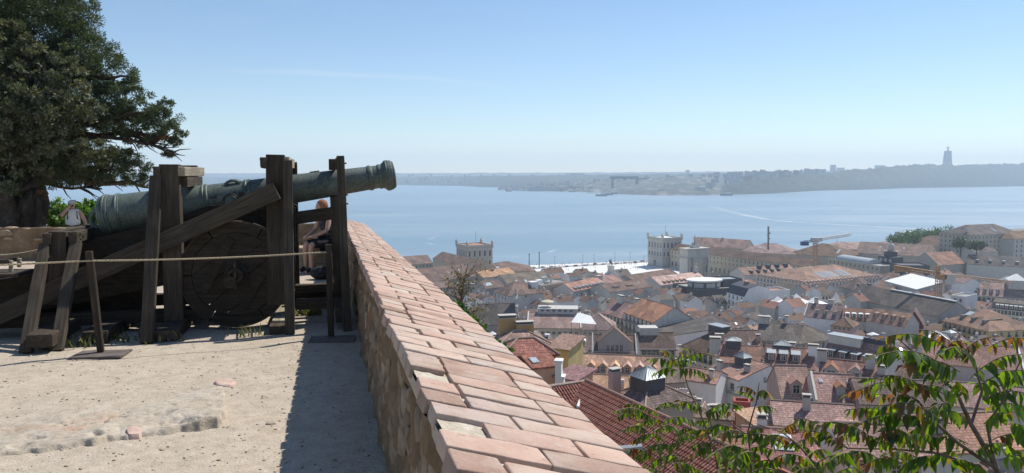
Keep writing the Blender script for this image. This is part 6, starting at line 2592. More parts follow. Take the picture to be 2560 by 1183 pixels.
def build_far_things():
 conc = simple('far_concrete', (0.42, 0.41, 0.39), (0.34, 0.33, 0.32), .05, .9)
 steel = simple('far_steel', (0.07, 0.06, 0.065), (0.05, 0.045, 0.05), .05, .8)
 # shipyard gantry
 a, b = at_z(1531, 481, Z_WATER), at_z(1592, 483, Z_WATER)
 b = b * (a[1] / b[1]) + np.array([0, 0, CAM_Z]) * (1 - a[1] / b[1])
 top = at_y(1531, 441, a[1])[2]
 c = (a + b) / 2
 g = empty('gantry_crane', (c[0], c[1], Z_WATER), 0, 'giant shipyard gantry crane standing on the far shore', 'crane')
 h = top - Z_WATER
 w = (b - a)[0] / 2
 mb = MB()
 mb.box(-w - 14, -8, h - 13, w + 6, 8, h)
 mb.build('girder', steel, g)
 for s_ in (-1, 1):
  for dy in (-1, 1):
   mb = MB()
   mb.tube([(s_ * w, dy * 26, 2), (s_ * w, dy * 5, h - 13)], 5.0, 4)
   mb.build('leg', steel, g)
 mb = MB()
 mb.box(-8, -4, h - 20, 8, 4, h - 13.2)
 mb.build('trolley', steel, g)
 # hilltop monument: tall arched pedestal with a figure, arms spread
 p = at_y(2368, 414, 6080)
 tp = at_y(2368, 378.5, 6080)[2]
 st = at_y(2368, 365.5, 6080)[2]
 g = empty('hilltop_monument', p, 0, 'tall pedestal monument topped by a figure with arms spread, on the far headland', 'monument')
 H1, H2 = tp - p[2], st - p[2]
 for sx in (-1, 1):
  for sy in (-1, 1):
   mb = MB()
   x0, x1 = 26, 19
   mb.add([(sx * (x0 - 12), sy * (x0 - 12), -20), (sx * x0, sy * (x0 - 12), -20), (sx * x0, sy * x0, -20), (sx * (x0 - 12), sy * x0, -20), (sx * (x1 - 12), sy * (x1 - 12), H1), (sx * x1, sy * (x1 - 12), H1), (sx * x1, sy * x1, H1), (sx * (x1 - 12), sy * x1, H1)],
     [(0, 1, 2, 3), (4, 5, 6, 7), (0, 1, 5, 4), (1, 2, 6, 5), (2, 3, 7, 6), (3, 0, 4, 7)])
   mb.build('pier', conc, g, fix=True)
 mb = MB()
 mb.box(-20, -20, H1 - 8, 20, 20, H1 + 3)
 mb.box(-14, -14, H1 * .3, 14, 14, H1 - 8)
 mb.build('platform', conc, g)
 mb = MB()
 k = H2 - H1
 mb.lathe([(6.5, H1 + 3), (6.0, H1 + k * .3), (5, H1 + k * .6), (6, H1 + k * .7), (3, H1 + k * .8), (2.6, H1 + k * .86), (3.4, H1 + k * .93), (1.5, H2)], 12)
 mb.tube([(-15, 0, H1 + k * .72), (-6, 0, H1 + k * .73), (6, 0, H1 + k * .73), (15, 0, H1 + k * .72)], [2.2, 3, 3, 2.2], 8)
 mb.build('figure', conc, g, smooth=True)
 # distinct blocks of flats on the far shore
 blocks = [(1592, 1628, 446, 476, 'dark slab block of flats right of the shipyard gantry'), (1676, 1702, 443, 470, 'tower block standing above the far shore, right of the slab block'), (1716, 1724, 426, 440, 'slim water tower on the skyline above the far town'),
    (2078, 2090, 413, 428, 'lone high-rise on the skyline left of the monument'), (2094, 2112, 420, 428, 'long low building beside the lone skyline high-rise'), (2190, 2212, 414, 421, 'pale low building on the ridge left of the monument'),
    (1712, 1740, 446, 458, 'row of pale flats on the far slope'), (1745, 1770, 450, 464, 'cluster of pale flats lower on the far slope'), (1560, 1585, 470, 477, 'long shipyard hall under the gantry'), (1374, 1420, 470, 477, 'grey shipyard hall left on the far quay'),
    (1320, 1365, 470, 477, 'low dark hall at the tip of the far quay'), (1425, 1462, 434, 440, 'wide block on the far-off skyline')]
 for k, (x0, x1, yt, yb, lab) in enumerate(blocks):
  d = at_z((x0 + x1) / 2, 482 if yb > 440 else 460, Z_WATER)[1] + (300 if yb > 440 else 0)
  a, b = at_y(x0, yb, d), at_y(x1, yt, d)
  w, h = b[0] - a[0], b[2] - a[2]
  g = empty('apartment_block' if 'hall' not in lab and 'tower on' not in lab else ('water_tower' if 'water' in lab else 'shipyard_hall'), a, 0, lab, 'building')
  mb = MB()
  mb.box(0, 0, -30, w, 30, h)
  mb.build('wall', conc if k != 0 else simple('far_slab', (0.2, 0.2, 0.21), None, .05, .9), g)
  mb = MB()
  mb.box(-1, -1, h + .01, w + 1, 31, h + 2.5)
  mb.build('roof', steel, g)
  for r_ in range(max(1, int(h / 9))):
   mb = MB()
   z = 4 + r_ * 9
   if z + 3 < h:
    mb.box(2, -.4, z, w - 2, -.05, z + 3)
    mb.build('window_band', MAT['glass'], g)
 # the rest of the far town: too small to tell apart
 rr = random.Random(9)
 mb = MB()
 for k in range(420):
  if rr.random() < .62:
   px = rr.uniform(1240, 2060)
   lo = np.interp(px, [1240, 1400, 1560, 1700, 1800, 1900, 2060], [474, 474, 482, 484, 462, 440, 430])
   hi = np.interp(px, [1240, 1400, 1560, 1700, 1800, 1900, 2060], [468, 455, 447, 438, 434, 430, 425])
   py = rr.uniform(hi, lo)
   d = at_z(px, np.interp(px, [1240, 1500, 1640, 1800, 2060], [476, 482, 489, 488, 477]), Z_WATER)[1] + 900 * (lo - py) / (lo - hi + 1) + 30
  else:
   px, py = rr.uniform(1000, 1900), rr.uniform(436, 462)
   d = at_z(px, 466, Z_WATER)[1] + 1100 * (462 - py) / 26
  p = at_y(px, py, d)
  w, h = rr.uniform(8, 26), rr.uniform(5, 14)
  mb.box(p[0], p[1], p[2] - 12, p[0] + w, p[1] + 14, p[2] + h, rr.randrange(3))
 o = mb.build('distant_town', [simple('town_pale', (0.46, 0.44, 0.41), None, .05, .9), simple('town_roof', (0.34, 0.2, 0.15), None, .05, .9), conc])
 tag(o, 'pale far-off town scattered over the opposite shore', 'town', kind='stuff')
 # piers and boats
 for lab, pts in (('long far jetty reaching left from the shipyard', [(1288, 477.5), (1460, 478.5)]), ('second far jetty slanting out in front of the gantry', [(1470, 484.5), (1552, 478.5)])):
  a, b = at_z(*pts[0], Z_WATER), at_z(*pts[1], Z_WATER)
  mb = MB()
  mb.prism([a, b, b + np.array([0, 22, 0]), a + np.array([0, 22, 0])], (0, 0, 5))
  o = mb.build('jetty', conc, fix=True)
  tag(o, lab, 'jetty')
 hull = simple('ship_hull', (0.1, 0.11, 0.13), (0.16, 0.15, 0.15), .1, .7)
 white = simple('ship_white', (0.7, 0.7, 0.7), None, .1, .6)
 for lab, px, py, ln in (('moored barge off the far jetty, left of a pair', 1430, 480, 36), ('moored barge off the far jetty, right of a pair', 1449, 479, 34), ('nearest dark vessel anchored below the gantry', 1504, 490.5, 48), ('middle dark vessel anchored below the gantry', 1518, 488, 46),
       ('dark vessel closest to the gantry quay', 1533, 485.5, 44), ('ferry trailing a short wake off the headland', 1816, 489.5, 52), ('small boat far out on the river, left', 1272, 479, 30)):
  p = at_z(px, py, Z_WATER)
  b = empty('boat', p, 0, lab, 'boat')
  h = ln * .16
  mb = MB()
  mb.add([(-ln / 2, -4, 0), (ln / 2, -4, 0), (ln / 2, 4, 0), (-ln / 2, 4, 0), (-ln / 2 - 3, -5, h), (ln / 2 + 1, -5, h), (ln / 2 + 1, 5, h), (-ln / 2 - 3, 5, h)], [(0, 3, 2, 1), (4, 5, 6, 7), (0, 1, 5, 4), (1, 2, 6, 5), (2, 3, 7, 6), (3, 0, 4, 7)])
  mb.build('hull', hull, b)
  mb = MB()
  mb.box(-ln * .1, -3, h, ln * .35, 3, h + 5)
  mb.build('deckhouse', white, b)
 # wakes: broken foam lying on the water
 t = NT('wake_foam')
 nz_ = t.noise(t.world((.06, .16, 1)), 1, 5, .7)
 tr = t.new('BsdfTransparent')
 df = t.new('BsdfDiffuse')
 df.inputs['Color'].default_value = (.85, .87, .88, 1)
 ms = t.new('MixShader')
 uv = t.new('UVMap')
 sx = t.new('SeparateXYZ')
 t.l.new(uv.outputs[0], sx.inputs[0])
 edge = t.math('SUBTRACT', 1.0, t.math('POWER', t.math('ABSOLUTE', sx.outputs[1]), 2.0))
 fac = t.math('MULTIPLY', t.math('MULTIPLY', edge, sx.outputs[0]), t.ramp(nz_, [(.42, (0, 0, 0)), (.6, (1, 1, 1))]))
 t.l.new(fac, ms.inputs[0])
 t.l.new(tr.outputs[0], ms.inputs[1])
 t.l.new(df.outputs[0], ms.inputs[2])
 t.l.new(ms.outputs[0], t.n['Material Output'].inputs['Surface'])
 fm = t.mat

 def wake(label, pts, widths, strength):
  P = [at_z(px, py, Z_WATER + .25) for px, py in pts]
  V, Fs, UV = [], [], []
  n = len(P)
  for i in range(n):
   d = P[min(i + 1, n - 1)] - P[max(i - 1, 0)]
   d /= np.linalg.norm(d)
   s_ = np.array([-d[1], d[0], 0])
   V += [P[i] + s_ * widths[i], P[i], P[i] - s_ * widths[i]]
  me = bpy.data.meshes.new('wake')
  for i in range(n - 1):
   for k in range(2):
    Fs.append((i * 3 + k, i * 3 + k + 1, i * 3 + 4 + k, i * 3 + 3 + k))
    UV += [(strength[i], 1 - k), (strength[i], -k), (strength[i + 1], -k), (strength[i + 1], 1 - k)]
  me.from_pydata([tuple(v) for v in V], [], Fs)
  me.uv_layers.new(name='UVMap').data.foreach_set('uv', np.array(UV, np.float32).ravel())
  me.materials.append(fm)
  o = obj('boat_wake', me)
  tag(o, label, 'wake', kind='stuff')
 wake('long curving white boat wake across the river at the right', [(1770, 512), (1800, 524), (1840, 533), (1880, 542), (1920, 549), (1980, 555), (2060, 560), (2150, 565), (2260, 571), (2420, 575), (2500, 577)],
   [20, 16, 14, 12, 10, 10, 9, 9, 9, 10, 10], [.12, .3, .5, .9, .8, .9, .9, .9, 1.0, 1.0, 1])
 wake('short wake behind the ferry off the headland', [(1824, 489.8), (1850, 490.4), (1880, 490.8)], [12, 12, 10], [.8, .5, .1])
 for lab, pts in (('glittering foam patch on the river left of the twin turrets', [(1072, 602), (1082, 594), (1098, 588)]), ('glittering foam patch on the river behind the square', [(1364, 634), (1380, 628), (1392, 622)]), ('small foam streak on the river left of the square', [(1275, 640), (1290, 642), (1304, 641)]),
      ('thin foam streak left of the turreted tower', [(1068, 606), (1080, 612), (1096, 614)])):
  wake(lab, pts, [3, 4, 2.5], [.2, .4, .15])
 # tall poles on the waterfront
 # ---- haze: the air between here and the far shore
 t = bpy.data.materials.new('haze_air')
 t.use_nodes = True
 n, l = t.node_tree.nodes, t.node_tree.links
 n.clear()
 out = n.new('ShaderNodeOutputMaterial')
 pv = n.new('ShaderNodeVolumePrincipled')
 pv.inputs['Color'].default_value = (0.72, 0.86, 1.0, 1)
 pv.inputs['Density'].default_value = 1.25e-4
 pv.inputs['Anisotropy'].default_value = 0.1
 l.new(pv.outputs[0], out.inputs['Volume'])
 mb = MB()
 mb.box(-9500, -250, Z_WATER - 3.5, 9500, 10500, 240)
 o = mb.build('haze', t)
 tag(o, 'pale blue haze over the river and far shore', 'haze', kind='stuff')


build_far_things()
# ================================================================== the waterfront square and its landmarks
G1 = R(26.0)                                             # the grid of the lower town
U1 = np.array([math.cos(G1), math.sin(G1)])
U2 = np.array([-math.sin(G1), math.cos(G1)])


def grid_house(label, corner_px, z, L, w, near='C', **kw):
 """house on the town grid; corner_px is its nearest corner at eave height z, L runs along U1, w along U2"""
 c = at_z(corner_px[0], corner_px[1], z)
 b = c[:2] + U1 * L
 pa, pb = to_px((c[0], c[1], z)), to_px((b[0], b[1], z))
 return House(label, pa, pb, w=w, z=z, **kw)


def tower(label, corner_px, base_px_y, side, roof_mat):
 """turreted pavilion at the end of the square"""
 z = Z_QUAY
 c = at_z(corner_px, base_px_y, z)
 t = empty('corner_tower', (c[0], c[1], z), G1, label, 'tower')
 a = side
 H = 27.5
 mb = MB()
 mb.box(0, 0, 0, a, a, H)
 mb.build('wall', MAT['w_limestone'], t)
 for z0, z1, p in ((8.6, 9.3, .5), (17.2, 17.9, .45), (H - .8, H + .5, .7), (0, 1.4, .35)):
  mb = MB()
  mb.box(-p, -p, z0, a + p, -.004, z1)
  mb.box(-p, -.004, z0, -.004, a + p, z1)
  mb.build('cornice', MAT['stone_trim'], t)
 mb = MB()
 for q in ((-.3, -.3, a + .3, .4), (-.3, a - .4, a + .3, a + .3), (-.3, .4, .4, a - .4), (a - .4, .4, a + .3, a - .4)):
  mb.box(q[0], q[1], H + .5, q[2], q[3], H + 2.0)
 mb.build('parapet', MAT['w_limestone'], t)
 mb = MB()
 mb.add([(.5, .5, H + .55), (a - .5, .5, H + .55), (a - .5, a - .5, H + .55), (.5, a - .5, H + .55), (a * .5, a * .5, H + 2.6)], [(0, 1, 4), (1, 2, 4), (2, 3, 4), (3, 0, 4)])
 mb.build('roof', MAT[roof_mat], t)
 for (x, y) in ((0, 0), (a, 0), (a, a), (0, a)):
  mb = MB()
  mb.lathe([(1.25, H + .5), (1.25, H + 3.4), (1.5, H + 3.5), (1.5, H + 3.9), (1.2, H + 4.4), (.8, H + 5.2), (.3, H + 5.7), (.12, H + 6.4)], 10)
  o = mb.build('turret', MAT['w_limestone'], t)
  o.location = (x, y, 0)
 n = 5
 for r_, zz, h in ((0, 11.0, 4.2), (1, 19.2, 5.0)):
  me = window_mesh(1.7, h, 'arch')
  for i in range(n):
   x = a * (i + .5) / n
   obj('window', me, t, Matrix.Translation((x, 0, zz)))
   obj('window', me, t, Matrix.Translation((0, a - x, zz)) @ Matrix.Rotation(-math.pi / 2, 4, 'Z'))
 for x in (a * .5,):
  mb = MB()
  mb.box(x - 1.6, -.1, 0.02, x + 1.6, .05, 6.5)
  mb.build('door', MAT['glass'], t)
  mb = MB()
  mb.box(-.1, x - 1.6, 0.02, .05, x + 1.6, 6.5)
  mb.build('door', MAT['glass'], t)
 for i in range(n + 1):
  for z0, z1 in ((9.3, 17.2), (17.9, H - .8)):
   mb = MB()
   x = a * i / n
   mb.box(max(0, x - .35), -.22, z0, min(a, x + .35), -.003, z1)
   mb.box(-.22, max(0.0, x - .35), z0, -.003, min(a, x + .35), z1)
   mb.build('pilaster', MAT['stone_trim'], t)
 mb = MB()
 mb.tube([(a * .6, a * .6, H + 1.5), (a * .6, a * .6, H + 13)], .12, 5)
 mb.build('flagpole', MAT['rail'], t)
 FOOT.append((c[0] + (U1 + U2)[0] * a / 2, c[1] + (U1 + U2)[1] * a / 2, a / 2, a / 2, G1))
 return t, c


def build_square():
 # ---- paving
 t = NT('pale_stone_paving')
 v = t.world()
 a = t.noise(v, .2, 6, .6)
 col = t.ramp(a, [(.35, (0.74, 0.72, 0.68)), (.7, (0.66, 0.64, 0.6))])
 pm = t.out(col, .6, spec=.4)
 pts = [(1180, 706), (1215, 672), (1330, 663.3), (1480, 657.6), (1612, 651.8), (1720, 664), (1760, 690), (1700, 712), (1400, 716)]
 P = [at_z(px, py, Z_QUAY + .02) for px, py in pts]
 mb = MB()
 mb.add(P, [tuple(range(len(P)))])
 o = mb.build('square', pm, fix=True)
 tag(o, kind='structure')
 line = simple('paving_line', (0.82, 0.8, 0.76), None, .3, .6)
 dark = simple('roadway', (0.36, 0.35, 0.33), (.3, .29, .28), .2, .9)
 c0 = at_z(1527, 684, Z_QUAY)
 for k in range(9):
  mb = MB()
  p = c0[:2] + U1 * (-72 + 18 * k)
  q = [np.append(p + U1 * dx + U2 * dy, Z_QUAY + .03) for dx, dy in ((-.8, -30), (.8, -30), (.8, 52), (-.8, 52))]
  mb.add(q, [(0, 1, 2, 3)])
  o = mb.build('paving_strip', line)
  tag(o, kind='structure')
 for k in range(7):
  mb = MB()
  p = c0[:2] + U2 * (-26 + 12 * k)
  q = [np.append(p + U1 * dx + U2 * dy, Z_QUAY + .026) for dx, dy in ((-78, -.3), (78, -.3), (78, .3), (-78, .3))]
  mb.add(q, [(0, 1, 2, 3)])
  o = mb.build('paving_strip', simple('grey_paving_line', (0.5, 0.49, 0.46), None, .3, .7) if k == 0 else bpy.data.materials['grey_paving_line'])
  tag(o, kind='structure')
 mb = MB()
 q = [np.append(c0[:2] + U1 * dx + U2 * dy, Z_QUAY + .04) for dx, dy in ((-110, 58), (95, 58), (95, 70), (-110, 70))]
 mb.add(q, [(0, 1, 2, 3)])
 o = mb.build('waterfront_road', dark)
 tag(o, kind='structure')

 # ---- towers
 tower('west corner tower of the square, four turrets and a white roof', 1655, 669.5, 23.5, 'r_white')
 tower('east corner tower at the water, four turrets and a reddish flat roof', 1168, 697, 24.5, 'r_red')
 # ---- triumphal arch
 z = Z_QUAY
 c = at_z(1718, 700, z)
 t = empty('triumphal_arch', (c[0], c[1], z), G1, 'pale stone triumphal arch crowned with a sculpture group beside the square', 'arch')
 L, w, H = 24, 11, 27
 mb = MB()
 ow = 8.0
 pr = [(0, 0, 0), (L / 2 - ow / 2, 0, 0)] + [(L / 2 - ow / 2 * math.cos(a), 0, 12 + ow / 2 * math.sin(a)) for a in np.linspace(0, math.pi, 11)] + [(L / 2 + ow / 2, 0, 0), (L, 0, 0), (L, 0, H), (0, 0, H)]
 mb.prism(pr, (0, w, 0))
 mb.build('body', MAT['w_limestone'], t, fix=True)
 for z0, z1, p in ((18.5, 19.4, .7), (H - .9, H + .2, .9)):
  mb = MB()
  mb.box(-p, -p, z0, L + p, w + p, z1)
  mb.build('cornice', MAT['stone_trim'], t)
 for x in (2, 5.5, L - 5.5, L - 2):
  mb = MB()
  mb.lathe([(.9, 0), (.9, 1), (.75, 1.2), (.68, 17), (.95, 17.6), (.95, 18.4)], 10)
  o = mb.build('column', MAT['stone_trim'], t, smooth=True)
  o.location = (x, -.9, 0)
 for x in (3.7, L - 3.7):
  mb = MB()
  mb.box(x - .8, -.05, 6, x + .8, .1, 11)
  mb.build('niche', MAT['glass'], t)
 mb = MB()
 mb.lathe([(2.2, 0), (2.2, .35), (1.7, .4), (1.6, .3)], 20, 'y')
 o = mb.build('clock_face', MAT['stone_trim'], t)
 o.location = (L / 2, -.3, 23)
 g = obj('sculpture_group', None, t)
 mb = MB()
 mb.box(L / 2 - 4, w / 2 - 2, H + .2, L / 2 + 4, w / 2 + 2, H + 3)
 mb.build('plinth', MAT['w_limestone'], g)
 for x, h, r_ in ((0, 8.5, 1.2), (-2.6, 5.2, 1.1), (2.6, 5.2, 1.1)):
  mb = MB()
  b = H + (3 if x == 0 else .2)
  mb.lathe([(r_, b), (r_ * .95, b + h * .35), (r_ * .6, b + h * .5), (r_ * .85, b + h * .7), (r_ * .35, b + h * .83), (r_ * .42, b + h * .9), (.1, b + h)], 9)
  if x == 0:
   mb.tube([(-3.2, 0, b + h * .72), (-1, 0, b + h * .7), (1, 0, b + h * .7), (3.2, 0, b + h * .72)], [.35, .5, .5, .35], 6)
  o = mb.build('figure', MAT['stone_trim'], g, smooth=True)
  o.location = (L / 2 + x, w / 2, 0)
 FOOT.append((c[0] + (U1 * L / 2 + U2 * w / 2)[0], c[1] + (U1 * L / 2 + U2 * w / 2)[1], L / 2, w / 2, G1))

 # ---- equestrian statue on its pedestal
 c = at_z(1527, 686, z)
 t = empty('equestrian_statue', (c[0], c[1], z), G1 + 1.57, 'dark equestrian statue on a tall pale pedestal in the middle of the square', 'statue')
 br = simple('dark_bronze', (0.035, 0.05, 0.045), (0.06, 0.075, 0.065), 1, .6, metallic=.3)
 mb = MB()
 mb.box(-5, -3.6, 0, 5, 3.6, 1.2)
 mb.box(-3.6, -2.4, 1.2, 3.6, 2.4, 2.4)
 mb.box(-2.8, -1.8, 2.4, 2.8, 1.8, 7.4)
 mb.box(-3.3, -2.2, 7.4, 3.3, 2.2, 8.1)
 mb.build('pedestal', MAT['w_limestone'], t)
 nd = {'hip': ((-1.6, 0, 10.9), .75), 'mid': ((0, 0, 10.8), .72), 'chest': ((1.4, 0, 11.1), .78), 'neck': ((2.2, 0, 12.3), .45), 'poll': ((2.6, 0, 13.2), .34), 'nose': ((3.4, 0, 12.7), .2), 'tail': ((-2.5, 0, 10.6), .25), 'tailb': ((-2.8, 0, 9.2), .18),
   'kfl': ((1.5, .4, 9.7), .28), 'ffl': ((1.4, .4, 8.2), .16), 'kfr': ((2.2, -.4, 10.1), .27), 'ffr': ((2.3, -.4, 9.2), .15), 'hbl': ((-1.7, .4, 9.8), .36), 'bl': ((-2.1, .4, 8.9), .18), 'fbl': ((-1.8, .4, 8.2), .15), 'hbr': ((-1.5, -.4, 9.8), .36), 'brr': ((-1.9, -.4, 8.9), .18), 'fbr': ((-1.5, -.4, 8.2), .15)}
 eg = [('hip', 'mid'), ('mid', 'chest'), ('chest', 'neck'), ('neck', 'poll'), ('poll', 'nose'), ('hip', 'tail'), ('tail', 'tailb'), ('chest', 'kfl'), ('kfl', 'ffl'), ('chest', 'kfr'), ('kfr', 'ffr'), ('hip', 'hbl'), ('hbl', 'bl'), ('bl', 'fbl'), ('hip', 'hbr'), ('hbr', 'brr'), ('brr', 'fbr')]
 skin_figure('horse', nd, eg, br, t, 'mid', 1)
 nd = {'pel': ((0, 0, 11.5), .42), 'chest': ((.1, 0, 12.7), .48), 'neck': ((.1, 0, 13.4), .2), 'head': ((.15, 0, 13.9), .3), 'plume': ((0, 0, 14.7), .25), 'ls': ((.1, .55, 13.1), .2), 'lh': ((.9, .5, 12.6), .14), 'rs': ((.1, -.55, 13.1), .2), 'rh': ((1.1, -.8, 13.2), .14), 'lk': ((.5, .8, 11.0), .25), 'lf': ((.4, .85, 9.9), .16), 'rk': ((.5, -.8, 11.0), .25), 'rf': ((.4, -.85, 9.9), .16)}
 eg = [('pel', 'chest'), ('chest', 'neck'), ('neck', 'head'), ('head', 'plume'), ('chest', 'ls'), ('ls', 'lh'), ('chest', 'rs'), ('rs', 'rh'), ('pel', 'lk'), ('lk', 'lf'), ('pel', 'rk'), ('rk', 'rf')]
 skin_figure('rider', nd, eg, br, t, 'pel', 1)

 # ---- poles, lamps, walkers, cars
 lp = None
 spots = [(1323, 673, 14, 'dark waterfront pole, left of the pair beyond the square'), (1348, 671, 15, 'dark waterfront pole, right of the pair beyond the square')]
 for px, py, h, lab in spots:
  p = at_z(px, py, z)
  b = empty('pole', p, 0, lab, 'pole')
  mb = MB()
  mb.tube([(0, 0, 0), (0, 0, h)], [.5, .35], 8)
  mb.build('shaft', MAT['rail'], b)
  mb = MB()
  mb.lathe([(.6, h), (.7, h + .4), (.2, h + 1.2)], 8)
  mb.build('finial', MAT['rail'], b)
 side_names = {}
 lamps = [(1387, 672, 'first lamp post from the left along the waterfront road'), (1457, 668, 'lamp post left of the equestrian statue'), (1485, 667, 'tall lamp post just left of the equestrian statue'), (1537, 662, 'lamp post just behind the equestrian statue'), (1575, 661, 'lamp post midway between the statue and the west tower'), (1610, 670, 'lamp post at the foot of the west tower')]
 for px, py, lab in lamps:
  p = at_z(px, py, z)
  b = empty('lamp_post', p, G1, lab, 'lamp post')
  h = 12
  mb = MB()
  mb.tube([(0, 0, 0), (0, 0, h)], [.16, .1], 6)
  mb.build('post', MAT['rail'], b)
  for s_ in (-1, 1):
   mb = MB()
   mb.tube([(0, 0, h - .3), (s_ * .8, 0, h + .1), (s_ * 1.5, 0, h)], .08, 5)
   mb.build('arm', MAT['rail'], b)
   mb = MB()
   mb.box(s_ * 1.5 - .35, -.2, h - .25, s_ * 1.5 + .35, .2, h)
   mb.build('lamp_head', MAT['frame'], b)
 rr = random.Random(3)
 walkers = [simple('walker_%d' % i, c, None, 2, .9) for i, c in enumerate(((.05, .05, .06), (.12, .1, .1), (.3, .1, .08), (.1, .14, .25)))]
 wmesh = []
 for mt in walkers:
  mb = MB()
  rings = [(.12, .0), (.15, .05), (.13, .45), (.17, .85), (.2, 1.1), (.24, 1.4), (.1, 1.48), (.12, 1.6), (.11, 1.7), (.03, 1.76)]
  mb.lathe([(r_, h) for r_, h in rings], 8)
  for s_ in (-1, 1):
   mb.tube([(s_ * .22, 0, 1.38), (s_ * .28, .05, 1.05), (s_ * .24, .15, .82)], [.06, .05, .04], 5)
  wmesh.append(mb.mesh('pedestrian', mt, True))
 for k in range(90):
  if k < 55:
   px, py = rr.uniform(1335, 1620), rr.uniform(661, 668)
   py -= (px - 1335) / 285 * 9
  else:
   px, py = rr.uniform(1290, 1640), rr.uniform(668, 697)
  p = at_z(px, py + 2, z)
  o = obj('pedestrian', rr.choice(wmesh))
  o.location = p
  o.rotation_euler = (0, 0, rr.uniform(0, 6))
  tag(o, 'tiny figure walking on the pale waterfront square', 'person', 'pedestrians on the square')
 cmats = [simple('car_%d' % i, c, None, 1, .35) for i, c in enumerate(((.04, .04, .05), (.3, .3, .32), (.06, .07, .12), (.5, .5, .5), (.25, .05, .05)))]
 for k in range(16):
  f = k / 15
  p = c0[:2] + U1 * (-95 + 175 * f + rr.uniform(-3, 3)) + U2 * rr.choice((61.5, 66))
  b = empty('parked_car', (p[0], p[1], Z_QUAY + .04), G1, 'small car on the waterfront road beyond the square', 'car', 'cars on the waterfront road')
  mb = MB()
  mb.prism([(-2.1, -.85, .3), (2.1, -.85, .3), (2.15, -.85, .75), (1.2, -.85, .9), (.7, -.8, 1.45), (-1.1, -.8, 1.45), (-1.9, -.85, .95), (-2.15, -.85, .8)], (0, 1.7, 0))
  mb.build('body', rr.choice(cmats), b, fix=True)
  for x in (-1.3, 1.3):
   for y in (-.9, .72):
    mb = MB()
    mb.lathe([(.33, 0), (.33, .18)], 10, 'y')
    o = mb.build('wheel', MAT['rail'], b)
    o.location = (x, y, .33)


build_square()


def lattice(mb, p0, p1, w, n, r=.09, mi=0, up=None):
 """square lattice mast or jib from p0 to p1"""
 p0, p1 = np.array(p0, float), np.array(p1, float)
 x = (p1 - p0) / np.linalg.norm(p1 - p0)
 a = np.array(up if up is not None else ((1, 0, 0) if abs(x[2]) > .7 else (0, 0, 1)), float)
 a = a - x * (a @ x)
 a /= np.linalg.norm(a)
 b = np.cross(x, a)
 cs = [(a * i + b * j) * w / 2 for i, j in ((-1, -1), (1, -1), (1, 1), (-1, 1))]
 for c in cs:
  mb.tube([p0 + c, p1 + c], r * 1.6, 4, mi)
 for k in range(n):
  q0, q1 = p0 + (p1 - p0) * k / n, p0 + (p1 - p0) * (k + 1) / n
  for i in range(4):
   c, d = cs[i], cs[(i + 1) % 4]
   mb.tube([q0 + c, q1 + d] if k % 2 else [q0 + d, q1 + c], r, 4, mi)
   mb.tube([q1 + c, q1 + d], r, 4, mi)


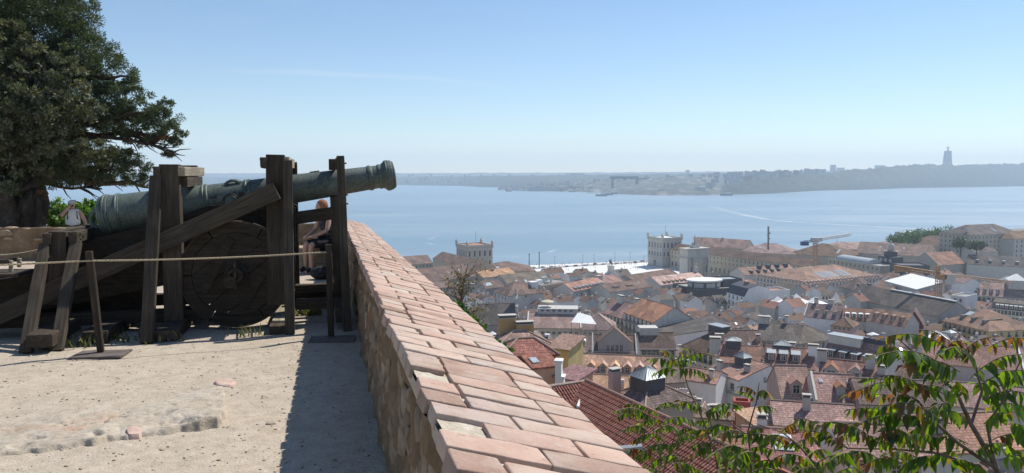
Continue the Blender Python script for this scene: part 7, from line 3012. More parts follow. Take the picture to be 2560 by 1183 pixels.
def build_cranes():
 orange = simple('crane_orange', (0.45, 0.25, 0.1), (0.4, 0.22, 0.09), .5, .6)
 tan = simple('crane_faded', (0.5, 0.3, 0.19), None, .5, .7)
 blue = simple('crane_blue', (0.04, 0.09, 0.24), None, .5, .5)
 pale = simple('crane_white', (0.6, 0.6, 0.58), None, .5, .6)
 # far crane, luffed jib to the right
 z0 = Z_QUAY
 D = 600.0
 P = lambda px, py: at_y(px, py, D)
 b = P(2040, 668)
 t = empty('tower_crane', b, 0, 'far tower crane with orange mast, blue counterweight and white jib', 'crane')
 mb = MB()
 lattice(mb, (0, 0, -4), P(2038, 604) - b, 2.6, 16, .13)
 mb.build('mast', tan, t)
 mb = MB()
 lattice(mb, P(2040, 600) - b, P(2134, 588) - b + np.array([0, 6, 0]), 2.0, 18, .11)
 mb.build('jib', pale, t)
 mb = MB()
 h = P(2041, 598) - b
 mb.box(h[0] - 4, h[1] - 1.6, h[2] - 1.8, h[0] + 4, h[1] + 1.6, h[2] + 1.2)
 mb.build('slewing_platform', pale, t)
 mb = MB()
 mb.box(h[0] - 1.2, h[1] - 2.6, h[2] - 2.5, h[0] + 1.2, h[1] - .9, h[2])
 mb.build('cab', pale, t)
 mb = MB()
 lattice(mb, P(2038, 602) - b, P(2010, 604) - b, 1.6, 4, .1)
 mb.build('counter_jib', blue, t)
 c = P(2012, 607) - b
 mb = MB()
 mb.box(c[0] - 3, c[1] - 1.5, c[2] - 2.2, c[0] + 2.6, c[1] + 1.5, c[2] + 1.0)
 mb.build('counterweight', blue, t)
 j = P(2093, 595) - b
 mb = MB()
 mb.tube([j, j - np.array([0, 0, 8])], .12, 4)
 mb.build('hook_rope', tan, t)
 # near crane, jib to the left
 D = 395.0
 P = lambda px, py: at_y(px, py, D)
 b = P(2342, 850)
 t = empty('tower_crane', b, 0, 'nearer tower crane, orange lattice mast rising behind the red-tipped leaves', 'crane')
 mb = MB()
 lattice(mb, (0, 0, -3), P(2347, 690) - b, 2.2, 26, .1)
 mb.build('mast', tan, t)
 mb = MB()
 lattice(mb, P(2350, 684) - b, P(2236, 667) - b, 1.4, 20, .1)
 mb.build('jib', orange, t)
 mb = MB()
 e = P(2236, 668) - b
 mb.box(e[0], e[1] - .2, e[2] - 2.4, e[0] + 8, e[1] + .2, e[2] + .4)
 mb.build('sign_panel', orange, t)
 mb = MB()
 lattice(mb, P(2344, 684) - b, P(2532, 706) - b, 1.2, 22, .08)
 mb.build('counter_jib', tan, t)
 mb = MB()
 c = P(2345, 664) - b
 lattice(mb, P(2345, 686) - b, c, 1.2, 4, .1)
 mb.build('apex', orange, t)
 mb = MB()
 c = P(2352, 690) - b
 mb.box(c[0] - 2.4, c[1] - 1.2, c[2] - 1.6, c[0] + 2.4, c[1] + 1.2, c[2] + .8)
 mb.build('slewing_platform', orange, t)
 c = P(2374, 696) - b
 mb = MB()
 mb.box(c[0] - 3, c[1] - 1.2, c[2] - 3.2, c[0] + 2.2, c[1] + 1.2, c[2] + 2.2)
 mb.build('counterweight', MAT['w_offwhite'], t)
 # radio mast
 D = 640.0
 b = at_y(1921, 614, D)
 tp = at_y(1921, 566, D)
 t = empty('radio_mast', b, 0, 'thin lattice radio mast with small dishes rising above the brown roofs', 'mast')
 mb = MB()
 lattice(mb, (0, 0, -4), tp - b, .9, 22, .09)
 mb.build('lattice', MAT['shutter'], t)
 for k, (hz, dx) in enumerate(((6, .9), (8.5, -.9), (10.5, .9))):
  mb = MB()
  mb.lathe([(.1, 0), (.7, .25), (.75, .3)], 10, 'y')
  o = mb.build('dish', MAT['frame'], t)
  o.location = (dx, -.5, hz)


build_cranes()
# ================================================================== the buildings one can pick out, from the water back to the wall
MAT['tileA'] = simple('barrel_tile_a', (0.23, 0.085, 0.06), (0.3, 0.125, 0.09), 9, .8, .3, 30, .004, vary=.2)
MAT['tileB'] = simple('barrel_tile_b', (0.19, 0.065, 0.048), (0.25, 0.1, 0.072), 9, .8, .3, 30, .004, vary=.2)
MAT['tileC'] = simple('barrel_tile_c', (0.32, 0.16, 0.12), (0.25, 0.1, 0.075), 9, .8, .3, 30, .004, vary=.2)


def build_waterfront():
 # ---- east side of the square (left in view)
 House('brown-roofed east wing at the far left, against the river', (1000, 664), (1082, 657), 17, 6, roof='g', rc='brown', wc='cream', noun='east wing').windows(1, 9, top=1.2)
 House('long cream east wing slanting towards the east tower', (1082, 646), (1190, 674), 18, 5.5, roof='g', rc='brown', wc='cream', z=-72, noun='east wing').windows(1, 16, top=1.5)
 House('broad low reddish roof right of the east tower', (1205, 680), (1340, 678), 40, 6, roof='h', rc='brown', wc='cream', z=-77, noun='broad reddish roof').skylights([(.3, .2)], 3, 3)
 House('long brown warehouse roof in front of the east wing', (1042, 708), (1192, 690), 26, 8, roof='g', rc='brown', wc='grey', z=-75, noun='long brown warehouse').skylights([(.6, .25), (.8, .3)], 1, 1.6)
 House('bright terracotta gable roof below the east tower', (1208, 694), (1290, 684), 17, 4, roof='g', rc='orange', wc='stone', z=-76, noun='bright terracotta roof').chimneys([(.45, .4, 2.0, 1.2, .8)], 'w_darkgrey')
 House('grey-brown steep roofed hall with two long skylights', (1272, 716), (1380, 706), 24, 6.5, roof='g', rc='grey', wc='grey', z=-73, noun='grey-brown hall').skylights([(.25, .12), (.45, .12)], 1.6, 4.5)
 House('low brown shed with a row of small windows, behind the bare shrub', (1065, 722), (1140, 716), 14, 3, roof='g', rc='brown', wc='offwhite', noun='low brown shed').windows(1, 9, 1, 1.4)
 House('flat pale roofed block behind the bare shrub', (1160, 716), (1205, 712), 12, 1, roof='f', rc='flat', wc='palegrey', noun='flat pale block').windows(1, 5, 1.4, 1.4)
 House('small gable with a grey skylight left of the steep hall', (1215, 722), (1262, 716), 14, 4, roof='g', rc='brown', wc='grey', noun='small gable').skylights([(.3, .25)], 5, 3)
 # ---- west side (right in view): wings of the square
 House('long yellow arcaded wing with a brown roof leading from the west tower', (1676, 624), (2015, 667), 20, 5.5, roof='g', rc='brown', wc='cream', z=-73, name='palace_wing', noun='long yellow wing').windows(2, 34, 1.3, 2.4, 1.2, 4.2).windows(1, 30, 2.2, 4.2, 11.5, style='arch')
 House('pinkish roofed block behind the long yellow wing', (1730, 613), (1862, 622), 24, 8, roof='g', rc='pink', wc='cream', z=-74, noun='pinkish block').chimneys([(.5, .45, 2, 1.2, 1.2)], 'w_grey')
 House('large reddish hall roof left of the radio mast', (1850, 630), (1990, 636), 40, 8, roof='h', rc='pink', wc='cream', z=-75, noun='large reddish hall').skylights([(.35, .25)], 4, 3)
 House('highest brown hip roof behind the far crane', (1965, 634), (2120, 644), 50, 9.5, roof='h', rc='brown', wc='stone', z=-75, noun='highest brown hip roof').skylights([(.8, .22)], 2, 9)
 House('wide brown roof dotted with small skylights before the riverside trees', (2140, 632), (2330, 642), 46, 9, roof='g', rc='brown', wc='stone', z=-74, noun='dotted brown roof').skylights([(.3, .15), (.38, .15), (.46, .15), (.54, .15), (.3, .3), (.62, .3), (.46, .36)], 1.6, 2.2)
 House('broad brown hall roof between the far crane and the riverside trees', (2060, 622), (2240, 626), 36, 6, roof='h', rc='pink', wc='stone', z=-76, noun='broad brown hall')
 House('long low brown roof under the riverside trees at the right', (2290, 612), (2425, 615), 34, 9, roof='h', rc='brown', wc='stone', z=-74, noun='long low brown roof')
 # vaulted hall with a clock turret
 h = House('vaulted grey hall carrying a dark clock turret', (2070, 648), (2200, 668), 34, 1, roof='f', rc='flat', wc='stone', z=-72, name='market_hall', noun='vaulted grey hall').windows(1, 12, 1.6, 2.2)
 mb = MB()
 for i in range(12):
  a0, a1 = math.pi * i / 12, math.pi * (i + 1) / 12
  mb.prism([(h.L * .1, 10 - 7 * math.cos(a0), h.H + .2 + 4 * math.sin(a0)), (h.L * .1, 10 - 7 * math.cos(a1), h.H + .2 + 4 * math.sin(a1)), (h.L * .1, 10, h.H + .2)], (h.L * .62, 0, 0))
 obj('barrel_vault', mb.mesh('barrel_vault', MAT['r_zinc']), h.root)
 mb = MB()
 x, y = h.L * .72, 26
 mb.box(x - 8, y - 5, h.H, x + 8, y + 5, h.H + 6)
 mb.box(x - 3.5, y - 3.5, h.H + 6, x + 3.5, y + 3.5, h.H + 10)
 o = obj('turret', mb.mesh('turret', MAT['r_slate']), h.root)
 mb = MB()
 mb.lathe([(2.4, h.H + 10), (2.4, h.H + 13.5), (2.7, h.H + 13.8), (2.4, h.H + 15), (1.6, h.H + 16.2), (.5, h.H + 17), (.15, h.H + 19)], 12)
 q = mb.build('cupola', MAT['w_limestone'], o, smooth=True)
 q.location = (x, y, 0)
 for dx in (-5, 0, 5):
  mb = MB()
  mb.lathe([(1.5, 0), (1.5, .2)], 14, 'y')
  q = mb.build('round_window', MAT['w_palegrey'], o)
  q.location = (x + dx, y - 5.2, h.H + 3)
 House('blue-grey metal plant room on a flat roof, right of the clock turret', (2250, 666), (2325, 667), 20, 1, roof='f', rc='slate', wc='darkgrey', z=-68, noun='blue-grey plant room')
 House('terracotta gable roof with party walls right of the plant room', (2345, 663), (2415, 658), 24, 9, roof='g', rc='red', wc='stone', z=-73, noun='terracotta gable').firewall('LR', 'w_grey', .8)
 House('grey-brown terrace roof below the tall right-hand block', (2418, 660), (2570, 668), 24, 7, roof='g', rc='grey', wc='offwhite', z=-73, noun='grey-brown terrace').dormers(4, 'shed', 2, 1.4, .3, 'zinc', 'grey')
 House('pale-lidded house tucked below the tall right-hand block', (2436, 632), (2495, 630), 16, 4, roof='g', rc='grey', wc='palegrey', z=-68, noun='pale-lidded house')
 h = House('tall many-windowed block with a dark hip roof, at the far right', (2424, 588), (2548, 582), 30, 8, H=40, roof='h', rc='dark', wc='stone', z=-54, name='apartment_building', cat='building', noun='tall right-hand block').windows(5, 13, 1.2, 2.2, 1.5, 4.4).band(38.5, 39.4, .5).skylights([(.6, .2)], 2.4, 6).chimneys([(.06, .2, 1.4, 1.4, 2.5)])
 h.windows(5, 7, 1.2, 2.2, 1.5, 4.4, 'L')
 House('pale stone block cut by the right edge of the view', (2536, 598), (2640, 592), 26, 6, H=36, roof='h', rc='brown', wc='palegrey', z=-58, name='apartment_building', cat='building', noun='edge block').windows(6, 9, 1.2, 2.2, 1.2, 4.2, style='balcony')

 # ---- riverside trees
 rr = random.Random(2)
 labs = ['rounded riverside tree, leftmost of the far grove', 'second riverside tree from the left in the far grove', 'riverside tree in the middle of the far grove', 'riverside tree right of the middle in the far grove', 'farther riverside tree near the pale quay building', 'rightmost riverside tree beside the tall block',
   'dark tree growing against the tall right-hand block', 'small dark tree left of the tall right-hand block']
 for k, (px, py, r, D) in enumerate(((2243, 597, 20, 800), (2275, 592, 22, 820), (2305, 588, 24, 840), (2340, 585, 22, 860), (2375, 581, 20, 880), (2412, 580, 20, 880), (2442, 612, 17, 640), (2402, 607, 17, 680))):
  c = at_y(px, py, D)
  m = mpp(c)
  b = np.array([c[0], c[1], Z_QUAY])
  if k >= 6:
   b[2] = c[2] - 16
  t = empty('riverside_tree', b, 0, labs[k], 'tree', 'trees by the river')
  mb = MB()
  limb(mb, [(0, 0, 0), (.2, 0, (c - b)[2] * .5), c - b], .6, .2, 7, .3)
  mb.build('trunk', MAT['bark'], t)
  pc, pr = puffs([(px, py, r, D, .7), (px - r * .6, py + r * .25, r * .7, D, .7), (px + r * .6, py + r * .2, r * .7, D, .7)], 240, 40 + k, .3)
  V, Fq = leaf_cloud(pc, pr * 1.2, 14, 1.6, .4, seed=60 + k)
  o = obj('crown', big_mesh('crown', V - b, Fq, MAT['ivy'] if k < 6 else MAT['pine']), t)
  o['kind'] = 'stuff'
 o = House('pale quay building with a flat roof beyond the riverside trees', (2262, 583), (2300, 580), 14, 1, H=10, roof='f', rc='white', wc='palegrey', z=-80, noun='quay building')


build_waterfront()


def build_midtown():
 # ---- row just in front of the square
 h = House('cream flat-roofed building with rooftop plant, left of the square', (1352, 716), (1424, 704), 15, 1, roof='f', rc='flat', wc='cream', z=-69, noun='cream flat-roofed building')
 h.windows(2, 5, 1.2, 2, .9, 3.4, 'L').windows(1, 1, 2.2, 2, .9, x0=h.L * .8)
 h.band(h.H - .5, h.H + .2, .3).band(h.H - .5, h.H + .2, .3, side='L')
 for k, (x, y, a, b, c, mt) in enumerate(((4, 6, 5, 3, 2.6, 'w_white'), (12, 8, 4, 3, 3.5, 'w_palegrey'), (15, 4, 1, 1, 5, 'w_offwhite'), (9, 3, 3, 2, 1.4, 'r_zinc'))):
  h.extra_box('rooftop_unit', x, y, h.H + .08, x + a, y + b, h.H + .08 + c, mt)
 h = House('pale building with a row of eight small dormers below the statue', (1434, 728), (1518, 712), 16, 4, roof='g', rc='red', wc='offwhite', z=-71, noun='eight-dormer building')
 h.dormers(8, 'shed', 1.5, 1.4, .06, 'zinc', 'offwhite', .05, .98).windows(2, 7, 1.2, 2.3, 2.2, 3.8).band(h.H - 1.6, h.H - 1.1, .2)
 House('brown gable roof with a boxy stair-top, left of the statue pedestal', (1478, 714), (1560, 702), 18, 3.6, roof='g', rc='red', wc='grey', z=-72, noun='boxy stair-top roof').chimneys([(.4, .3, 4.5, 3, 2.2)], 'w_palegrey').firewall('LR', 'w_stone', .5)
 House('long brown roof with a shallow shed dormer, right of the eight dormers', (1524, 730), (1632, 716), 18, 3.8, roof='g', rc='brown', wc='offwhite', z=-71, noun='shallow shed-dormer roof').dormers(2, 'shed', 5, .8, .35, 'brown', 'grey', .1, .7, win=False).skylights([(.8, .3)], 1.2, 1.6)
 House('long brown roof rising towards the arch', (1592, 708), (1700, 690), 20, 4.5, roof='g', rc='brown', wc='grey', z=-74, noun='roof before the arch').firewall('R', 'w_grey')
 h = House('white fronted block with orange roof and a long row of dormers below the arch', (1652, 713), (1768, 699), 18, 4.4, roof='g', rc='orange', wc='palegrey', z=-71, noun='orange dormer block')
 h.dormers(10, 'shed', 1.5, 1.3, .12, 'orange', 'cream', .08, .97).windows(2, 9, 1.2, 2.0, 1.6, 3.4, style='plain').chimneys([(.98, .5, 1.5, 2.2, 3)])
 h = House('dark modern block with a white octagonal rooftop pavilion', (1742, 728), (1850, 722), 28, 1, roof='f', rc='flat', wc='darkgrey', z=-68, name='office_block', cat='building', noun='octagonal pavilion block')
 cx, cy, r = h.L * .42, 12, 10.5
 z0 = h.H + .1
 mb = MB()
 pts = [(cx + r * math.cos(a + .39), cy + r * .75 * math.sin(a + .39)) for a in np.linspace(0, 2 * math.pi, 9)[:-1]]
 mb.prism([(x, y, z0) for x, y in pts], (0, 0, 4))
 pv = obj('pavilion', mb.mesh('pavilion', MAT['w_darkgrey']), h.root)
 for i in range(8):
  (xa, ya), (xb, yb) = pts[i], pts[(i + 1) % 8]
  nx, ny = (xa + xb) / 2 - cx, (ya + yb) / 2 - cy
  k = math.hypot(nx, ny)
  nx, ny = nx / k * .08, ny / k * .08
  mb = MB()
  f0, f1 = .12, .88
  mb.prism([(xa + (xb - xa) * f0 + nx, ya + (yb - ya) * f0 + ny, z0 + .6), (xa + (xb - xa) * f1 + nx, ya + (yb - ya) * f1 + ny, z0 + .6), (xa + (xb - xa) * f1 + nx, ya + (yb - ya) * f1 + ny, z0 + 3.2), (xa + (xb - xa) * f0 + nx, ya + (yb - ya) * f0 + ny, z0 + 3.2)], (nx, ny, 0))
  obj('window', mb.mesh('window', MAT['w_palegrey']), pv)
 mb = MB()
 pts2 = [(cx + (r + 1.2) * math.cos(a + .39), cy + (r + 1.2) * .75 * math.sin(a + .39)) for a in np.linspace(0, 2 * math.pi, 17)[:-1]]
 mb.prism([(x, y, z0 + 4.02) for x, y in pts2], (0, 0, .9))
 obj('pavilion_roof', mb.mesh('pavilion_roof', MAT['r_white']), pv)
 House('blue-black rooftop box behind the octagonal pavilion', (1808, 702), (1856, 700), 14, 1, H=7, roof='f', rc='zinc', wc='darkgrey', z=-64, noun='blue-black box')
 h = House('pink tiled roof with a row of black-fronted dormers left of the louvred roof', (1862, 688), (1992, 678), 16, 4.5, roof='g', rc='pink', wc='offwhite', z=-72, noun='black-dormer roof')
 h.dormers(5, 'shed', 1.6, 1.8, .12, 'slate', 'darkgrey', .1, .75).dormers(4, 'flat', 2.4, 2.4, .6, 'slate', 'darkgrey', .3, .98, win=False)
 h = House('big pink hip-roofed block with two louvred skylights and small dormers all round', (2016, 710), (2206, 692), 44, 7.5, roof='h', rc='pink', wc='offwhite', z=-70, noun='louvred pink roof')
 h.windows(3, 22, 1.2, 2.0, 1.2, 3.4).windows(3, 14, 1.2, 2.0, 1.2, 3.4, 'L').dormers(20, 'shed', 1.3, 1.0, .02, 'pink', 'white', .02, .98, d=2.0).dormers(14, 'shed', 1.3, 1.0, .02, 'pink', 'white', .02, .98, d=2.0, side='L')
 for f0, f1 in ((.3, .52), (.55, .68)):
  for k in range(10 if f0 < .4 else 6):
   n = 10 if f0 < .4 else 6
   x = h.L * (f0 + (f1 - f0) * k / n)
   y = 9.5
   o = obj('louvre', skylight_mesh(.9, 9.0), h.root, Matrix.Translation((x, y, h.zr(x, y) + .05)) @ Matrix.Rotation(math.atan(h.rh / (min(h.w, h.L) / 2)), 4, 'X'))
 # white sheet roof
 h = House('grey walled building covered by a tilted bright white roof sheet', (2213, 702), (2292, 723), 17, 4.5, roof='s', rc='white', wc='palegrey', z=-68, noun='white sheet roof')
 h.windows(1, 1, .8, .8, 2)
 House('small brown mansard with three dormers left of the white sheet roof', (2134, 724), (2200, 722), 16, 6, roof='h', rc='brown', wc='grey', z=-70, noun='small brown mansard').dormers(3, 'shed', 1.2, 1.6, .2, 'grey', 'darkgrey', .2, .8)
 House('pale gable end left of the small brown mansard', (1972, 730), (2015, 726), 15, 4, roof='y', rc='grey', wc='palegrey', noun='pale gable end')
 House('low white front with two windows before the louvred pink roof', (2052, 738), (2082, 741), 12, 3, roof='g', rc='grey', wc='white', noun='low white front').windows(1, 3, 1.2, 1.6)
 # dark long roof
 h = House('very long black roof with a white ridge gutter, left of the nearer crane mast', (2112, 742), (2345, 791), 22, 6.5, roof='g', rc='dark', wc='grey', z=-67, noun='long black roof')
 h.extra_box('ridge_gutter', h.L * .35, h.w / 2 - .5, h.H + h.rh + .05, h.L * 1.0, h.w / 2 + .5, h.H + h.rh + .5, 'r_white')
 for f in (.32, .62):
  h.extra_box('seam', h.L * f - .12, .2, h.H - .05, h.L * f + .12, .6, h.H + .2, 'w_grey')
 House('maroon gable end beside the nearer crane mast', (2262, 808), (2308, 812), 12, 5.5, roof='y', rc='brown', wc='maroon', z=-62, noun='maroon gable')
 House('white box house with a reddish lid right of the nearer crane', (2412, 708), (2450, 706), 9, 3, roof='y', rc='pink', wc='white', z=-62, noun='white box house')
 h = House('pink roofed block with arched dormers and a pale pyramid lantern at the right edge', (2440, 738), (2590, 746), 20, 6.5, roof='g', rc='pink', wc='palegrey', z=-69, noun='pyramid-lantern block')
 h.dormers(4, 'curve', 1.6, 1.6, .25, 'slate', 'white', .0, .45).windows(1, 12, 1.6, 2.2, 1.2).lantern(.72, .45, 9, 9, 3.2, 3.4, 'r_white', 'w_palegrey', False)
 h = House('white blank-walled house right of the nearer crane mast', (2378, 742), (2412, 746), 16, 3, roof='f', rc='flat', wc='white', z=-63, noun='white blank-walled house')
 h.windows(1, 2, 1, 1.5)
 h = House('yellow fronted corner block with hipped pink roof behind the red-tipped leaves', (2356, 800), (2472, 828), 24, 6.5, roof='h', rc='pink', wc='yellow', z=-63, noun='yellow corner block')
 h.windows(3, 9, 1.2, 2.1, .9, 3.6, style='balcony').windows(3, 6, 1.2, 2.1, .9, 3.6, 'R', style='balcony').dormers(3, 'shed', 1.4, 1.2, .3, 'grey', 'grey', .15, .85).skylights([(.3, .3)], 3, 3)
 h = House('blue fronted house right of the yellow corner block', (2474, 826), (2545, 806), 14, 2, roof='f', rc='flat', wc='blue', z=-64, noun='blue fronted house')
 h.windows(3, 7, 1.1, 2.1, .8, 3.4, style='balcony').lantern(.2, .5, 6, 6, 3, 2)
 h = House('pale terrace with many attic windows at the right edge', (2480, 770), (2600, 782), 16, 4, roof='m', rc='grey', wc='offwhite', z=-66, noun='pale attic terrace').windows(2, 12, 1.2, 1.9)
 h.dormers(9, 'shed', 1.2, 1.6, .1, 'zinc', 'white')

 # ---- white mansard house and neighbours
 h = House('white three-storey house with blue-black mansard and blank white gable wall', (1817, 730), (1861, 742), 17, 6.0, roof='m', rc='slate', wc='white', z=-64, noun='white mansard house')
 h.windows(3, 4, 1.1, 2.0, .8, 3.3)
 h.chimneys([(.5, .4, 2.5, 1.4, 1.0)], 'brickred')
 h = House('white annex with two windows behind the white mansard house', (1898, 722), (1926, 730), 12, 2, roof='f', rc='red', wc='white', z=-64, noun='white annex').windows(1, 2, .9, 1.6, 1.4)
 House('row of grey attic houses left of the white mansard house', (1792, 758), (1818, 757), 12, 3.5, roof='g', rc='grey', wc='grey', noun='grey attic row').dormers(2, 'gable', 1.4, 1.4, .15)
 # tents
 p = at_z(1990, 757, -66)
 t = empty('white_canopy', p, .2, 'bright white tent canopy on a roof terrace', 'canopy')
 mb = MB()
 for k, (x, y, s_, h_) in enumerate(((-9, 3, 5, 3.4), (0, 0, 7.5, 5), (9, -2, 6, 3))):
  mb.add([(x - s_, y - s_ * .7, 0), (x + s_, y - s_ * .7, 0), (x + s_, y + s_ * .7, .2), (x - s_, y + s_ * .7, .2), (x - s_ * .4, y, h_ * .45), (x, y, h_), (x + s_ * .5, y, h_ * .4)], [(0, 1, 6, 5), (0, 5, 4), (1, 2, 6), (2, 3, 4, 5), (2, 5, 6), (3, 0, 4)])
 mb.build('fabric', MAT['r_white'], t)
 for x in (-12, -4, 4, 12):
  mb = MB()
  mb.tube([(x, -4, -6), (x, -4, .6)], .12, 6)
  mb.build('pole', MAT['rail'], t)
 # ---- left-centre: white house with dark side wall
 h = House('white three-storey house with a hipped brown roof, right of the bare shrub', (1234, 728), (1270, 739), 22, 6, roof='h', rc='brown', wc='offwhite', z=-63, noun='white three-storey house')
 h.windows(3, 4, 1.0, 1.9, .9, 3.5).windows(1, 1, 1, 1, side='R').extra_box('rooftop_unit', h.L * .5, h.w * .75, h.H + 1, h.L * .5 + 5, h.w * .75 + 4, h.H + 5.5, 'r_white')
 h = House('large dark grey church roof beside the baroque gable', (1196, 812), (1292, 810), 16, 7, roof='g', rc='dark', wc='grey', z=-58, name='church', cat='church', noun='dark church roof')
 # its baroque front: a curved gable wall standing at the end
 mb = MB()
 pr = [(-5, 0), (5, 0), (5, 6), (4, 7.5), (3.2, 10), (2.2, 11), (1.6, 13), (.8, 14), (0, 14.6), (-.8, 14), (-1.6, 13), (-2.2, 11), (-3.2, 10), (-4, 7.5), (-5, 6)]
 mb.prism([(h.L, 8 + x, h.H - 4 + z) for x, z in pr], (1.2, 0, 0))
 o = obj('baroque_gable', mb.mesh('baroque_gable', MAT['w_limestone']), h.root)
 for y, z in ((3.4, 6.5), (12.6, 6.5), (8, 15.2)):
  mb = MB()
  mb.lathe([(.6, 0), (.7, .4), (.3, .9), (.5, 1.5), (.15, 2.6), (.05, 3.2)], 8)
  q = mb.build('pinnacle', MAT['stone_trim'], o, smooth=True)
  q.location = (h.L + .6, y, h.H - 4 + z - .5)
 # ---- roof terrace house
 h = House('cream house with a furnished roof terrace above its tiled slope', (1318, 818), (1452, 820), 16, 4.2, roof='g', rc='pink', wc='cream', z=-56, noun='roof terrace house')
 h.windows(1, 9, 1.2, .9, 1.6).firewall('LR', 'w_white', .4)
 h.extra_box('roof_terrace', h.L * .18, h.w * .45, h.H + 2, h.L * .95, h.w * .95, h.H + h.rh + 1.6, 'w_palegrey')
 for k in range(6):
  x = h.L * (.24 + .11 * k)
  h.extra_box('vent_opening', x, h.w * .45 - .06, h.H + h.rh + .6, x + 1.2, h.w * .45 - .004, h.H + h.rh + 1.2, 'w_darkgrey')
 mb = MB()
 mb.lathe([(2.6, 0), (2.4, .25), (.2, .9)], 14)
 q = mb.build('parasol', MAT['w_cream'], h.root)
 q.location = (h.L * .36, h.w * .7, h.H + h.rh + 3.6)
 mb = MB()
 mb.tube([(0, 0, -2.1), (0, 0, .2)], .05, 5)
 mb.build('parasol_pole', MAT['rail'], q)
 h = House('hipped roof house joined right of the roof terrace house', (1452, 822), (1540, 824), 15, 4.6, roof='h', rc='pink', wc='stone', z=-56, noun='hipped house beside the terrace').windows(1, 6, 1.1, 1.1, 1.4)
 p = at_z(1458, 806, -50)
 mb = MB()
 mb.add([(-4.2, 0, 0), (4.6, -.5, -.6), (3.0, 4, 1.6), (-1.5, 4.5, 2.6)], [(0, 1, 2, 3)])
 t = empty('white_awning', p, 0, 'bright white triangular awning beside the roof terrace', 'awning')
 o = mb.build('fabric', MAT['r_white'], t)
 o.modifiers.new('s', 'SOLIDIFY').thickness = .08
 for x, y, zt in ((-4.1, .1, 0), (4.4, -.4, -.6)):
  mb = MB()
  mb.tube([(x, y, -4), (x, y, zt)], .08, 5)
  mb.build('pole', MAT['rail'], t)
 # ---- balcony buildings
 h = House('grey balconied apartment house, left of the balconied pair', (1505, 781), (1562, 797), 16, 4.5, roof='g', rc='red', wc='offwhite', z=-55, noun='left balconied house')
 h.windows(3, 6, 1.2, 2.2, .5, 3.3).balcony(h.H - 3.1).balcony(h.H - 6.4).chimneys([(.2, .45, 3.5, 1.5, 2.5), (.8, .5, 2.4, 1.4, 2)])
 h = House('taller balconied apartment house with attic storey and long white side wall', (1560, 780), (1634, 806), 17, 5, roof='g', rc='red', wc='offwhite', z=-52, noun='right balconied house', rr=.5)
 h.windows(4, 7, 1.2, 2.2, .5, 3.3).balcony(h.H - 3.1).balcony(h.H - 6.4).balcony(h.H - 9.7).windows(1, 1, .9, 1.3, 3, side='R')
 h = House('long white party wall house below the balconied pair', (1634, 812), (1668, 840), 22, 3, roof='s', rc='dark', wc='white', z=-54, noun='long white party wall')
 h.windows(1, 1, 1, 1.6, .8, side='R')
 h = House('hip roofed cream house with a grey box lantern', (1703, 864), (1788, 888), 15, 5, roof='h', rc='brown', wc='cream', z=-49, noun='cream hip house')
 h.windows(2, 6, 1.2, 2.3, .7, 3.5, style='balcony').windows(1, 3, 1.1, 1.8, .8, side='R').lantern(.5, .55, 5.5, 3.2, 1.4, 0, 'r_zinc', 'w_darkgrey').chimneys([(.95, .6, 2.6, 1.2, 1.4)], 'w_pink')
 h = House('long curved-looking grey-brown roof over a shaded front', (1890, 848), (2000, 858), 17, 4.5, roof='g', rc='grey', wc='grey', z=-54, noun='long grey-brown roof').windows(1, 9, 1.2, 1.8, .8)
 h.chimneys([(.1, .5, 4, 2, 1.6), (.62, .55, 1.2, 1.2, 2.6)], 'w_palegrey')
 h = House('angled continuation of the long grey-brown roof', (2000, 858), (2092, 846), 16, 4.5, roof='h', rc='grey', wc='grey', z=-54, noun='angled grey-brown roof').windows(1, 7, 1.2, 1.8, .8)
 h = House('wide brown roof sloping down right of the cream hip house', (1800, 886), (1912, 888), 15, 5.5, roof='g', rc='brown', wc='offwhite', z=-49, noun='wide brown roof').skylights([(.25, .3), (.7, .2)]).chimneys([(.05, .3, 2.4, 1.2, 1.2), (.93, .3, 1.2, 1, 1.2)], 'w_pink')
 h = House('pink wall attic house with a low brown hip above small windows', (2078, 812), (2132, 818), 10, 2.6, roof='h', rc='brown', wc='pink', z=-56, noun='pink attic house').windows(1, 4, 1, .8, .6)
 h = House('terrace with a row of white arched dormers, mid right', (2108, 798), (2240, 806), 11, 4, roof='g', rc='red', wc='offwhite', z=-60, noun='white dormer row').dormers(6, 'curve', 1.7, 1.5, .2, 'white', 'white', .02, .8)
 h = House('pink roofs with tall party walls left of the long black roof', (2010, 790), (2105, 800), 13, 5, roof='g', rc='pink', wc='white', z=-61, noun='party-wall pink roofs').firewall('LR').chimneys([(.2, .6, 1.6, 1.4, 3), (.6, .6, 2.2, 1.5, 2.6)]).dormers(3, 'shed', 1.3, 1.3, .3, 'grey', 'white', .2, .9)
 h = House('rose roofed house with small windows before the maroon gable', (2166, 800), (2262, 816), 11, 4.5, roof='g', rc='pink', wc='palegrey', z=-59, noun='rose roofed house').dormers(4, 'flat', 1.7, 2.0, .25, 'pink', 'pink', .05, .95)


build_midtown()


